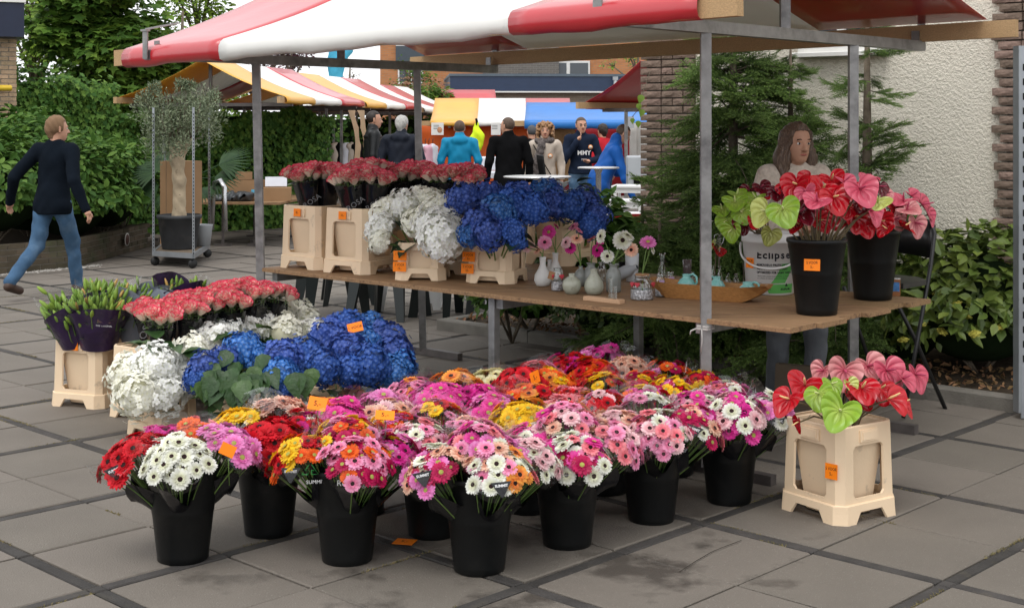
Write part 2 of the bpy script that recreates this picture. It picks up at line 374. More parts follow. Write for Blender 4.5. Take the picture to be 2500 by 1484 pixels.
slope(inv(TT(-.034, -.79, 2.246)), inv(TT(4.31, -.79, 2.168)), inv(TT(.02, .745, 2.745)), inv(TT(4.56, .745, 2.735)), [(1.06, 0), (2.26, 1), (1.02, 0)], [m_red, m_white], stall, sag=.035)
slope(inv(TT(.083, 2.295, 2.305)), inv(TT(4.81, 2.295, 2.248)), inv(TT(.02, .745, 2.745)), inv(TT(4.56, .745, 2.735)), [(1.11, 0), (2.5, 1), (1.12, 0)], [m_red, m_white], stall, sag=.03, wrap=0)
# ------------------------------------------------------------------ the long table
m_ply = mat('table_planks', (.27, .165, .085), .72, .25, var=.25, vs=4, aniso=(2.2, 30, 30, -TANG), bump=.25, bs=5, orand=.10, col2=(.15, .09, .05), c2s=1.4, c2lo=.52, c2hi=.66)
table = thing('trestle_table', 'long weathered plank table under the flower stall', 'table', TT(2, .72, 0), TANG)
tw = 1.44 / 6
for k in range(6):
    ex = [.0, .03, -.02, .02, -.03, .01][k]
    y = -.72 + tw * (k + .5); b = MB(); L_ = 3.95 + ex; pts = []
    n = 14
    vs = []; fs = []
    xs = [-L_ / 2 + L_ * q / n for q in range(n + 1)]; jr = [random.uniform(-.0035, .0035) for _ in xs]
    x0, y0, y1 = 0, -tw / 2 + .002, tw / 2 - .002
    for q, x in enumerate(xs):
        xx = x + ex / 2; vs += [(xx, y0 + jr[q] * (k == 0), -.024), (xx, y1, -.024), (xx, y1, -.002), (xx, y1 - .003, 0), (xx, y0 + .004 + jr[q], 0), (xx, y0 + jr[q], -.004)]
    for q in range(n):
        for e in range(6): a = q * 6 + e; c = q * 6 + (e + 1) % 6; fs.append((c, a, a + 6, c + 6))
    fs += [tuple(range(6)), tuple(n * 6 + 5 - e for e in range(6))]
    b.add(vs, fs); b.build('plank', m_ply, table, (0, y, TZ))
def tl_(t, s, z): return Vector((-(t - 2), s - .72, z))        # table-local
for t, s in ((1.95, .06), (1.95, 1.40)):
    b = MB(); b.bar(tl_(t, s, .03), tl_(t, s, TZ - .025), .045, .045, 0); b.build('leg', m_steel, table)
    b = MB(); b.bar(tl_(t - .3, s, .022), tl_(t + .3, s, .022), .045, .04); b.build('foot', m_rust, table)
for t in (.56, 1.90, 3.90):
    b = MB(); b.bar(tl_(t, .05, TZ - .055), tl_(t, 1.42, TZ - .055), .05, .06); b.build('bearer', m_steel, table)
m_tie = mat('tie_tape', (.55, .53, .50), .7, .2)
b = MB(); p = TT(.50, .02, .70); M = Matrix.Translation(p) @ Matrix.Rotation(TANG, 4, 'Z')
for z in (0, .012): b.box((0, 0, z), (.062, .062, .009), 0, M)
b.tube([M @ Vector((-.03, -.033, 0)), M @ Vector((-.055, -.045, -.012)), M @ Vector((-.06, -.045, -.03))], .004, 5); b.tube([M @ Vector((.0, -.034, 0)), M @ Vector((.01, -.045, -.05)), M @ Vector((.0, -.04, -.11))], .003, 5)
tag(b.build('tie_tape', m_tie), 'white tape knotted round the front right stall pole', 'tape')
# ------------------------------------------------------------------ containers
m_cream = mat('cream_plastic', (.78, .60, .41), .42, .4, var=.05, vs=5, col2=(.52, .40, .28), c2s=9, c2lo=.62, c2hi=.72, bump=.05, bs=90)
m_black = mat('black_plastic', (.0045, .005, .0052), .40, .28, var=.3, vs=4, bump=.05, bs=70, col2=(.014, .0135, .0125), c2s=4.5, c2lo=.54, c2hi=.75)
m_tag = mat('orange_card', (.95, .23, .005), .55, .3, var=.03)
def crate_mesh(h, hb=.194, ht=.170, name='frame'):
    """moulded flower crate: flared feet with arches, four windows, chamfered corner posts"""
    ch = .030
    def ring(w, S, z, c):
        pts = []
        for q in range(4):
            a = q * math.pi / 2; ca, sa = math.cos(a), math.sin(a)
            for s in S:
                x, y = s * (w - c), -w; pts.append((x * ca - y * sa, x * sa + y * ca, z))
        return pts
    SF = [-1, -.66, -.66, .66, .66, 1]; SN = [-1, -.66, -.46, .46, .66, 1]; SW = [-1, -.66, -.56, .56, .66, 1]
    def wz(z): return hb - .014 + (ht - hb + .014) * z / h
    zw0, zw1 = .105, h - .085
    if h < .3: zw0, zw1 = .075, h - .045
    fo = .05 if h > .3 else .042; fl = fo + .03
    L = [(0, hb, SF, .045), (fo, hb - .003, SN, .045), (fl, hb - .005, SN, .043), (fl + .004, wz(fl), SW, ch), (zw0, wz(zw0), SW, ch), (zw0 + .016, wz(zw0 + .016), SN[:1] + [-.66, -.66, .66, .66, 1], ch),
         (zw1 - .016, wz(zw1 - .016), [-1, -.66, -.66, .66, .66, 1], ch), (zw1, wz(zw1), SW, ch), (h - .004, wz(h), SN, ch), (h, wz(h) - .003, SN, ch)]
    bm = bmesh.new(); V = [[bm.verts.new(p) for p in ring(w, S, z, c)] for z, w, S, c in L]
    for l in range(len(L) - 1):
        for q in range(24):
            c = q % 6                                          # 0..4 side cells, 5 chamfer
            keep = True
            if l == 0: keep = c in (0, 1, 3, 4, 5)
            if l == 4: keep = c in (0, 1, 3, 4, 5)
            if l == 5: keep = c in (0, 4, 5)
            if l == 6: keep = c in (0, 1, 3, 4, 5)
            if not keep: continue
            q2 = (q + 1) % 24; vs = [V[l][q], V[l][q2], V[l + 1][q2], V[l + 1][q]]
            try: bm.faces.new(vs)
            except ValueError: pass
    bmesh.ops.remove_doubles(bm, verts=bm.verts, dist=1e-5)
    bmesh.ops.dissolve_degenerate(bm, edges=bm.edges, dist=1e-5)
    bmesh.ops.recalc_face_normals(bm, faces=bm.faces[:]); outer = {v: v.co.copy() for v in bm.verts}
    # wall thickness: an inner copy drawn towards the middle, joined along every open edge
    inn = {v: bm.verts.new((c.x * (1 - .010 / max(.05, math.hypot(c.x, c.y))), c.y * (1 - .010 / max(.05, math.hypot(c.x, c.y))), c.z)) for v, c in outer.items()}
    rim_ = [tuple(e.verts) for e in bm.edges if len(e.link_faces) == 1]
    for f in [tuple(f.verts) for f in bm.faces]: bm.faces.new([inn[v] for v in reversed(f)])
    for p, q in rim_:
        try: bm.faces.new((p, q, inn[q], inn[p]))
        except ValueError: pass
    bmesh.ops.recalc_face_normals(bm, faces=bm.faces[:])
    # the bucket inside
    def prof(w, z, c): return [(w - c, -w, z), (w, -w + c, z), (w, w - c, z), (w - c, w, z), (-w + c, w, z), (-w, w - c, z), (-w, -w + c, z), (-w + c, -w, z)]
    LL = [prof(.108, .012, .03), prof(.112, .018, .03), prof(ht - .016, h - .01, .03), prof(ht - .024, h - .012, .03), prof(.10, .03, .03)]
    B = [[bm.verts.new(p) for p in l] for l in LL]
    for l in range(4):
        for q in range(8): bm.faces.new((B[l][q], B[l][(q + 1) % 8], B[l + 1][(q + 1) % 8], B[l + 1][q]))
    bm.faces.new(B[0][::-1]); bm.faces.new(B[4])
    me = bpy.data.meshes.new(name); bm.to_mesh(me); bm.free(); me.materials.append(m_cream)
    me.polygons.foreach_set('use_smooth', [False] * len(me.polygons)); return me
ME_TALL = crate_mesh(.41); ME_SHORT = crate_mesh(.225, .156, .137); ME_HOLD = None
b = MB(); b.box((0, -.004, 0), (.11, .008, .05)); b.box((0, -.009, 0), (.085, .004, .034)); ME_HOLD = b.mesh('label_holder', m_cream)
def price(parent, lines, loc, rot, w=.075, h=.055, size=.022):
    b = MB(); b.box((0, 0, 0), (w, h, .0012)); o = b.build('price_tag', m_tag, parent, loc, rot)
    n = len(lines)
    for i, s in enumerate(lines): text(s, size, o, (0, (n - 1) * .0105 - i * .021, .0016), (0, 0, random.uniform(-.06, .06)), INK, sx=.8)
    return o
def crate(x, y, z, yaw, label, tall=True, tags=None, group=None):
    o = thing('flower_crate', label, 'crate', (x, y, z), yaw, group); me = ME_TALL if tall else ME_SHORT
    link('frame', me, o); h = .41 if tall else .225; w = .152 if tall else .142
    if tall:
        for q in range(4):
            a = q * math.pi / 2; zz = h - .046; ww = .194 - .014 + (.170 - .194 + .014) * zz / h
            link('label_holder', ME_HOLD, o, (math.sin(a) * ww * 1, -math.cos(a) * ww, zz), (R(-4), 0, a))
    for t in (tags or []): price(o, *t)
    return o
prof_bucket = [(.094, 0), (.098, .004), (.1005, .03), (.1180, .185), (.1195, .188), (.1215, .205), (.1365, .318), (.1380, .320), (.1405, .345), (.1445, .347), (.1465, .352), (.1465, .364), (.144, .368), (.1405, .366), (.1375, .35), (.118, .20), (.095, .012), (.0001, .012)]
bm_b = MB(); bm_b.lathe(prof_bucket, 40); ME_BUCKET = bm_b.mesh('bucket_body', m_black)
def bucket(x, y, label, z=0.0, tags=None, group='black flower buckets', s=1.0):
    o = thing('flower_bucket', label, 'bucket', (x, y, z), random.uniform(0, 6) * 0, group); link('bucket_body', ME_BUCKET, o, scale=s)
    for t in (tags or []): price(o, *t)
    return o

# ------------------------------------------------------------------ petals: colour that runs from the heart of the flower outwards
def petal_mat(name, inner, outer, a=.2, b_=.8, trans=.25, rough=.55, orand=.10):
    if name in MT: return MT[name]
    m = bpy.data.materials.new(name); m.use_nodes = True; nt = m.node_tree; N = nt.nodes; L = nt.links; p = N['Principled BSDF']
    p.inputs['Roughness'].default_value = rough; p.inputs['Specular IOR Level'].default_value = .25
    at_ = N.new('ShaderNodeAttribute'); at_.attribute_name = 'tint'
    mr = N.new('ShaderNodeMapRange'); mr.inputs[1].default_value = a; mr.inputs[2].default_value = b_; L.new(at_.outputs['Fac'], mr.inputs[0])
    x = N.new('ShaderNodeMix'); x.data_type = 'RGBA'; x.inputs[6].default_value = (*inner, 1); x.inputs[7].default_value = (*outer, 1); L.new(mr.outputs[0], x.inputs[0])
    hv = N.new('ShaderNodeHueSaturation'); oi = N.new('ShaderNodeObjectInfo'); m2 = N.new('ShaderNodeMapRange'); m2.inputs[3].default_value = 1 - orand; m2.inputs[4].default_value = 1 + orand * .7
    L.new(oi.outputs['Random'], m2.inputs[0]); L.new(m2.outputs[0], hv.inputs['Value']); L.new(x.outputs[2], hv.inputs['Color'])
    geo = N.new('ShaderNodeNewGeometry'); hv2 = N.new('ShaderNodeHueSaturation'); m3 = N.new('ShaderNodeMapRange'); m3.inputs[3].default_value = .86; m3.inputs[4].default_value = 1.1
    L.new(geo.outputs['Random Per Island'], m3.inputs[0]); L.new(m3.outputs[0], hv2.inputs['Value']); L.new(hv.outputs[0], hv2.inputs['Color'])
    L.new(hv2.outputs[0], p.inputs['Base Color'])
    tr = N.new('ShaderNodeBsdfTranslucent'); L.new(hv2.outputs[0], tr.inputs[0]); ms = N.new('ShaderNodeMixShader'); ms.inputs[0].default_value = trans
    L.new(p.outputs[0], ms.inputs[1]); L.new(tr.outputs[0], ms.inputs[2]); L.new(ms.outputs[0], N['Material Output'].inputs[0]); MT[name] = m; return m
m_stem = mat('flower_stem', (.12, .20, .05), .5, .3, var=.15, island=.2)
m_stemd = mat('anthurium_stem', (.13, .10, .05), .4, .4, var=.3, vs=5)
m_leaf = mat('hydrangea_leaf', (.038, .085, .022), .42, .4, var=.3, vs=14, orand=.35, bump=.6, bs=45, translucent=.12)
m_leafd = mat('dark_hydrangea_leaf', (.018, .04, .018), .5, .4, var=.2, vs=8, orand=.25)
m_cdark = mat('dark_flower_eye', (.025, .012, .012), .8, .1, var=.3, vs=90)
m_cgreen = mat('green_flower_eye', (.30, .30, .07), .8, .1, var=.3, vs=90)
GC = {  # gerbera colours: inner, outer, eye
 'white': ((.72, .72, .50), (.80, .80, .73), 0), 'cream': ((.80, .72, .34), (.82, .79, .52), 0), 'red': ((.42, .004, .010), (.62, .006, .018), 0), 'orange': ((.80, .09, .012), (.82, .13, .012), 1),
 'apricot': ((.82, .22, .05), (.84, .36, .06), 0), 'yellow': ((.84, .48, .02), (.86, .56, .015), 1), 'pink': ((.78, .20, .36), (.82, .34, .52), 0), 'lilac': ((.72, .14, .42), (.78, .25, .55), 1),
 'magenta': ((.55, .01, .20), (.62, .02, .27), 0), 'hot': ((.72, .04, .30), (.76, .07, .36), 1), 'pale': ((.80, .42, .46), (.84, .58, .60), 0), 'peach': ((.82, .38, .26), (.84, .56, .42), 0),
 'crimson': ((.40, .004, .07), (.50, .008, .09), 1), 'salmon': ((.80, .17, .22), (.82, .28, .31), 0)}
def gerbera_mesh(ck, seed, detail=1):
    r = random.Random(seed); b = MB()
    def petal(a, L0, L1, w, z0, z1, z2, tw):
        ca, sa = math.cos(a), math.sin(a); vs = []; tn = []
        for f, ww in ((0, .35), (.45, 1.0), (.8, .95), (1.0, .30)):
            rad = L0 + (L1 - L0) * f; zz = z0 + (z1 - z0) * f + (z2) * f * f; hw = w * ww
            for s, dz in ((-1, .0), (0, -.004 if f < .9 else 0), (1, .0)):
                y = s * hw + tw * f * s * 0; vs.append((rad * ca - y * sa, rad * sa + y * ca, zz + dz + tw * s * .01)); tn.append(max(.02, rad / .5))
        fs = []
        for q in range(3):
            for e in range(2): k = q * 3 + e; fs.append((k, k + 1, k + 4, k + 3))
        b.add(vs, fs, 0, None, True, tn)
    n = 19
    for k in range(n): petal(2 * math.pi * (k + r.uniform(-.22, .22)) / n, .10, .5 * r.uniform(.93, 1.04), .072, .0, -.01 + r.uniform(-.02, .03), -.04 + r.uniform(-.03, .03), r.uniform(-1, 1))
    for k in range(n): petal(2 * math.pi * (k + .5 + r.uniform(-.25, .25)) / n, .09, .47 * r.uniform(.9, 1.04), .068, .015, .03 + r.uniform(-.01, .03), .01 + r.uniform(-.03, .03), r.uniform(-1, 1))
    for k in range(14): petal(2 * math.pi * (k + r.uniform(-.3, .3)) / 14, .08, .27 * r.uniform(.85, 1.1), .042, .035, .075, .02, r.uniform(-1, 1))
    for k in range(14): petal(2 * math.pi * (k + .5 + r.uniform(-.3, .3)) / 14, .07, .19 * r.uniform(.85, 1.1), .034, .04, .085, .02, r.uniform(-1, 1))
    b.lathe([(.12, .035), (.115, .062), (.07, .075), (.0001, .066)], 12, 1)
    b.lathe([(.02, -.16), (.028, -.05), (.09, -.03), (.13, .0)], 8, 2)
    i, o, e = GC[ck]
    return b.mesh('gerbera_head', [petal_mat('gerbera_' + ck, i, o), (m_cdark, m_cgreen)[e], m_stem])
GM = {}
def gm(ck):
    if ck not in GM: GM[ck] = [gerbera_mesh(ck, hash_(ck) + q) for q in range(2)]
    return random.choice(GM[ck])
def hash_(s): return sum(ord(c) * (i + 3) for i, c in enumerate(s))
m_film = glass_mat('clear_film', (.985, .988, .99), .075, .07, .7, 12)
m_film2 = glass_mat('blue_grey_film', (.90, .92, .95), .15, .16, .8, 18)
m_sleeve = mat('black_sleeve_print', (.008, .008, .010), .20, .5, var=.2, vs=9, bump=.3, bs=14)
m_green = mat('green_print', (.06, .42, .10), .6, .2, var=0)
def sleeve(name, base_r, top_r, h, parent, m, z0=0.0, seed=0, points=4, jag=.05, n=28, crumple=.012, rows=6, flare=.0):
    r = random.Random(seed); b = MB(); vs = []; fs = []; ph = r.uniform(0, 6); ph2 = r.uniform(0, 6)
    for j in range(rows + 1):
        f = j / rows
        for k in range(n):
            a = 2 * math.pi * k / n; ed = jag * (abs(math.sin(points * a / 2 + ph)) * 2 - 1)
            rr_ = base_r + (top_r - base_r) * (f ** 1.15) + flare * max(0, f - .8) * 5
            rr_ *= 1 + crumple * 6 * f * math.sin(5 * a + ph2 + f * 2) * .5
            rr_ += r.gauss(0, crumple * .16) * f
            z = z0 + f * (h + ed * (f ** 3)); vs.append((rr_ * math.cos(a), rr_ * math.sin(a), z))
    for j in range(rows):
        for k in range(n): a, c = j * n + k, j * n + (k + 1) % n; fs.append((a, c, c + n, a + n))
    b.add(vs, fs, 0, None, True); return b.build(name, m, parent)
ME_TRI = None
def summit_tag(parent, loc, rot, s=1.0):
    b = MB(); b.prism([(-.045, .02), (.045, .02), (.004, -.045), (-.004, -.045)], .001); o = b.build('brand_tag', m_sleeve, parent, loc, rot)
    o.scale = (s * .85,) * 3; text('SUMMIT', .0155, o, (0, .004, .0016), (0, 0, 0), WHITEINK, off=.0006); return o
def look_rot(d, up=(0, 0, 1)):                               # local z towards d, local y as near up as can be
    d = Vector(d).normalized(); up = Vector(up); x = up.cross(d).normalized(); y = d.cross(x); return Matrix((x, y, d)).transposed()
CAMP = Vector((0, 0, EYE))
def facing_tag(parent_obj, world, s=1.0, roll=0.0):
    w = Vector(world); d = (CAMP - w); d.z *= .6
    inv_ = parent_obj.matrix_basis.inverted(); rot = parent_obj.rotation_euler.to_matrix().inverted() @ look_rot(d) @ RZ(roll)
    return summit_tag(parent_obj, inv_ @ w, rot, s)
def bouquet(base, axis, length, cap_r, heads, cols, size, label, seed, group='gerbera bunches in the black buckets', film=True, sl=None, flat=1.0, tagged=False):
    """a bunch of gerberas: base point, axis out of the bucket; flower heads on a domed cap, stems to the base, printed sleeve below and clear film above"""
    r = random.Random(seed); axis = Vector(axis).normalized(); o = thing('gerbera_bouquet', label, 'flowers', base, 0, group)
    o.rotation_euler = frame(axis).to_euler(); bs = MB(); R0 = cap_r
    for k in range(heads):
        f = math.sqrt((k + .35) / heads); a = k * 2.39996 + seed; rad = R0 * f * .93; x, y = rad * math.cos(a) + r.gauss(0, .006), rad * math.sin(a) + r.gauss(0, .006)
        z = length - flat * .5 * R0 * f * f + r.gauss(0, .010); nrm = Vector((x * .85, y * .85, R0 * (1.05 - .45 * f))) + Vector((r.gauss(0, .02), r.gauss(0, .02), 0))
        ck = cols[int(r.random() * len(cols))]; s = size * r.uniform(.88, 1.1)
        fm = frame(nrm, (math.cos(k), math.sin(k), .1)); link('gerbera_head', gm(ck), o, (x, y, z), fm @ RZ(r.uniform(0, 6.28)), s)
        bs.tube([(x * .12, y * .12, 0), (x * .55, y * .55, z * .55), Vector((x, y, z)) - nrm.normalized() * s * .15], [.0028, .0028, .0026], 4, 0, False)
    bs.build('stems', m_stem, o)
    if film:
        sl = sl or length * .44
        sleeve('printed_sleeve', .022, cap_r * .60, sl, o, m_sleeve, .02, seed, 3, .05)
        q = sleeve('film_sleeve', cap_r * .86, cap_r * 1.08, length * .27, o, m_film if r.random() < .85 else m_film2, length * .66, seed + 1, r.choice([2, 3]), .055, crumple=.02)
    return o

# ------------------------------------------------------------------ roses
m_rose = petal_mat('two_tone_rose', (.93, .78, .64), (.84, .03, .12), .78, .99, .28, .5, .06)
def rose_mesh(seed):
    r = random.Random(seed); b = MB()
    def pet(a, rad, z0, hgt, w, curl, open_):
        nu, nv = 6, 4; vs = []; tn = []
        for j in range(nv + 1):
            f = j / nv
            for i in range(nu + 1):
                s = i / nu * 2 - 1; aa = a + s * w; edge = 1 - .16 * s * s
                rr_ = rad * (.35 + .65 * math.sin(min(1, f * 1.15) * math.pi / 2)) + open_ * f * f + curl * max(0, f - .72) * 3.2
                z = z0 + hgt * f * edge - curl * 1.6 * max(0, f - .85) * 2
                vs.append((rr_ * math.cos(aa), rr_ * math.sin(aa), z)); tn.append(max(.02, min(1, max(f, f * .3 + abs(s) ** 3 * .72 * (f > .3)))))
        fs = [(j * (nu + 1) + i, j * (nu + 1) + i + 1, (j + 1) * (nu + 1) + i + 1, (j + 1) * (nu + 1) + i) for j in range(nv) for i in range(nu)]
        b.add(vs, fs, 0, None, True, tn)
    k = 0
    for ring, (n, rad, h, op, cu, w) in enumerate([(3, .13, .98, .02, 0, 1.3), (3, .22, 1.0, .06, .03, 1.1), (4, .31, .98, .10, .05, .9), (4, .39, .92, .12, .08, .9), (5, .45, .84, .12, .11, .8)]):
        for q in range(n): pet(2 * math.pi * (q + r.uniform(-.15, .15)) / n + ring * .7, rad, .0, h * r.uniform(.95, 1.04), w * .8, cu * r.uniform(.7, 1.3), op * r.uniform(.8, 1.2))
    b.lathe([(.02, -.2), (.10, -.12), (.18, 0), (.16, .06)], 8, 1)
    for q in range(5):
        a = q * 1.2566; b.add([(.12 * math.cos(a - .4), .12 * math.sin(a - .4), 0), (.12 * math.cos(a + .4), .12 * math.sin(a + .4), 0), (.42 * math.cos(a), .42 * math.sin(a), -.12)], [(0, 1, 2)], 1, None, False)
    return b.mesh('rose_head', [m_rose, m_stem])
RM = [rose_mesh(k) for k in range(4)]
m_fol = mat('rose_foliage', (.05, .085, .03), .5, .35, var=.2, island=.3)
def rose_bunch(base, axis, length, rx, ry, n, label, seed, size=.062, group=None, dark=.6, yaw=0.0):
    r = random.Random(seed); axis = Vector(axis).normalized(); o = thing('rose_bunch', label, 'roses', base, 0, group); o.rotation_euler = (frame(axis) @ RZ(yaw)).to_euler(); bs = MB()
    rows = max(2, int(round(math.sqrt(n * ry / rx)))); per = max(2, int(math.ceil(n / rows))); c = 0
    for j in range(rows):
        for i in range(per):
            if c >= n: break
            c += 1; x = (i + .5 + (.5 if j % 2 else 0) - per / 2 - .25) / per * 2 * rx + r.gauss(0, .006); y = (j + .5 - rows / 2) / rows * 2 * ry + r.gauss(0, .006); z = length + r.uniform(-.018, .018)
            t = frame(Vector((x * 1.3, y * 1.3, .32)) + Vector((r.gauss(0, .05), r.gauss(0, .05), 0)))
            link('rose_head', r.choice(RM), o, (x, y, z - size * .6), t @ RZ(r.uniform(0, 6)), size * r.uniform(.92, 1.1))
            bs.tube([(x * .2, y * .2, 0), (x * .8, y * .8, length * .6), (x, y, z - size * .7)], .003, 4, 0, False)
            for q in range(5):
                zz = length * r.uniform(.62, .9); a = r.uniform(0, 6.28); d = Vector((math.cos(a), math.sin(a), r.uniform(-.3, .4))); p = Vector((x * .9, y * .9, zz)); w = Vector((-d.y, d.x, 0)) * .013
                bs.add([p, p + d * .025 + w, p + d * .05, p + d * .025 - w], [(0, 1, 2, 3)], 1)
    bs.build('stems', [m_stem, m_fol], o)
    rad = max(rx, ry); q = sleeve('printed_sleeve', rad * .70, rad * 1.02, length * dark, o, m_sleeve, .01, seed, 1, .0, 24, .03); q.scale = (rx / rad * 1.02, ry / rad * 1.02, 1)
    q = sleeve('film_sleeve', rad * .99, rad * 1.16, length * (1.0 - dark) + .03, o, m_film, length * dark - .01, seed + 3, 2, .02, 24, .015, 4); q.scale = (rx / rad, ry / rad, 1)
    return o
# ------------------------------------------------------------------ hydrangeas
def mop_mesh(name, m, seed, n=120, flo=.21):
    r = random.Random(seed); b = MB()
    for k in range(n):
        z = 1 - 1.62 * (k + .5) / n; a = k * 2.39996; rad = math.sqrt(max(0, 1 - z * z)); bump = 1 + .10 * math.sin(a * 3 + seed + z * 4) + .06 * math.sin(z * 9 + seed) + r.gauss(0, .075)
        p = Vector((rad * math.cos(a), rad * math.sin(a), z * .88)) * bump; nn = (p + Vector((r.gauss(0, .28), r.gauss(0, .28), r.gauss(0, .28)))).normalized()
        fr = frame(nn, (r.uniform(-1, 1), r.uniform(-1, 1), .2)); fr = fr @ RZ(r.uniform(0, 6)); s = flo * r.uniform(.8, 1.15); lift = r.uniform(.02, .07)
        M = TM(p, fr)
        for q in range(4):
            a2 = q * math.pi / 2 + r.uniform(-.12, .12); ca, sa = math.cos(a2), math.sin(a2); up = r.uniform(-.02, .055); up2 = r.uniform(-.05, .06); vs = []
            for (x, y, zz) in ((.03, 0, 0), (.42, -.46, up), (.55, 0, up * .4), (.42, .46, up), (.97, -.33, up2), (1.02, .30, up2)):
                vs.append(((x * ca - y * sa) * s, (x * sa + y * ca) * s, zz * s * 4 * .25 + lift * 0))
            b.add(vs, [(0, 1, 2), (0, 2, 3), (1, 4, 5, 2), (2, 5, 3)], 0, M, True, [.05, .7, .55, .7, 1, 1])
    b.ball((0, 0, -.05), (.82, .82, .70), 14, 9, 0)
    return b.mesh(name, m)
m_hw = petal_mat('white_hydrangea', (.84, .85, .70), (.93, .93, .90), 0, .5, .22, .6, .04); m_hc = petal_mat('cream_hydrangea', (.84, .82, .60), (.91, .90, .80), 0, .5, .22, .6, .04)
m_hb = petal_mat('blue_hydrangea', (.14, .25, .60), (.030, .095, .38), 0, .6, .15, .55, .16); m_hv = petal_mat('violet_blue_hydrangea', (.15, .22, .56), (.04, .085, .34), 0, .6, .15, .55, .16); m_hn = petal_mat('bright_blue_hydrangea', (.22, .38, .70), (.035, .15, .46), 0, .6, .15, .55, .14)
HM = {'w': [mop_mesh('flower_head', m_hw, 1, 210, .165), mop_mesh('flower_head', m_hw, 2, 190, .175), mop_mesh('flower_head', m_hc, 3, 200, .17)],
      'b': [mop_mesh('flower_head', m_hb, 4, 210, .16), mop_mesh('flower_head', m_hv, 5, 210, .16), mop_mesh('flower_head', m_hn, 6, 210, .16), mop_mesh('flower_head', m_hb, 7, 190, .17)]}
def leaf_mesh(m, name='leaf'):
    b = MB(); vs = []; n = 8
    for j in range(n + 1):
        f = j / n; w = .43 * math.sin(math.pi * min(1, f ** .72 * .99 + .005)) * (1 - .32 * f) * (1 + .10 * (j % 2)); zc = -.22 * f * f
        vs += [(-w, f, zc + w * .42), (0, f, zc), (w, f, zc + w * .42)]
    fs = []
    for j in range(n):
        for e in range(2): k = j * 3 + e; fs.append((k, k + 1, k + 4, k + 3))
    b.add(vs, fs, 0, None, True); return b.mesh(name, m)
ME_HL = leaf_mesh(m_leaf); ME_HLD = leaf_mesh(m_leafd)
def hydrangea(base, heads, kind, label, seed, leaves=14, dark=False, r0=.112, lr=.2, group=None, lz=(.1, .3)):
    """heads: list of world points (x, y, z[, scale]); base: world point in the crate"""
    r = random.Random(seed); base = Vector(base); o = thing('hydrangea_bunch', label, 'hydrangeas', base, 0, group); bs = MB()
    for h in heads:
        p = Vector(h[:3]) - base; s = r0 * (h[3] if len(h) > 3 else 1) * r.uniform(.95, 1.06)
        out = Vector((p.x * 1.2, p.y * 1.2, max(.12, p.z * .9))); f = frame(out); link('flower_head', r.choice(HM[kind]), o, p, f @ RZ(r.uniform(0, 6)), s)
        bs.tube([(p.x * .1, p.y * .1, -.08), (p.x * .6, p.y * .6, p.z * .55), p - out.normalized() * s * .5], .005, 5, 0, False)
        for q in range(3):
            a = r.uniform(0, 6.28); d = (Vector((math.cos(a), math.sin(a), -.15)) + out.normalized() * .25).normalized(); pos = p - out.normalized() * s * .62
            link('leaf', ME_HLD if dark else ME_HL, o, pos, leaf_rot(d, (0, 0, 1)), r.uniform(.10, .15))
    for k in range(leaves):
        a = 2 * math.pi * k / leaves + r.uniform(-.2, .2); d = Vector((math.cos(a), math.sin(a), r.uniform(-.4, .5))); pos = Vector((math.cos(a) * lr * r.uniform(.3, .7), math.sin(a) * lr * r.uniform(.3, .7), r.uniform(*lz)))
        link('leaf', ME_HLD if dark else ME_HL, o, pos, leaf_rot(d, (0, 0, 1)), r.uniform(.11, .17))
    bs.build('stems', m_stem, o); return o
def leaf_rot(d, up):                                          # local y along d, local z near up
    d = Vector(d).normalized(); up = Vector(up); x = d.cross(up)
    x = x.normalized() if x.length > 1e-3 else Vector((1, 0, 0)); z = x.cross(d); return Matrix((x, d, z)).transposed()
# ------------------------------------------------------------------ lilies in bud
m_bud = mat('lily_bud', (.20, .32, .05), .4, .35, var=.15, vs=20, orand=.22, translucent=.08); m_bud2 = mat('ripe_lily_bud', (.42, .26, .07), .4, .35, var=.2, vs=20, orand=.2)
m_purple = mat('purple_wrap', (.028, .014, .05), .28, .45, var=.5, vs=9, bump=.7, bs=22); m_greyw = mat('grey_blue_wrap', (.16, .18, .22), .35, .4, var=.2, vs=8, bump=.6, bs=20)
b = MB(); b.lathe([(.0001, 0), (.10, .06), (.16, .3), (.155, .6), (.09, .88), (.0001, 1)], 6, 0, None, True, lambda r_, a, z: r_ * (1 + .1 * math.cos(3 * a))); ME_BUD = b.mesh('bud', m_bud)
b = MB(); b.lathe([(.0001, 0), (.085, .06), (.135, .3), (.13, .6), (.08, .88), (.0001, 1)], 6, 0); ME_BUD2 = b.mesh('bud', m_bud2)
m_lleaf = mat('lily_leaf', (.07, .16, .03), .4, .4, var=.2, vs=10, orand=.2)
b = MB(); b.add([(-.03, 0, 0), (.03, 0, 0), (-.075, .4, .06), (0, .4, .03), (.075, .4, .06), (0, 1, -.12)], [(0, 1, 3), (0, 3, 2), (1, 4, 3), (2, 3, 5), (3, 4, 5)], 0, None, True); ME_LL = b.mesh('leaf', m_lleaf)
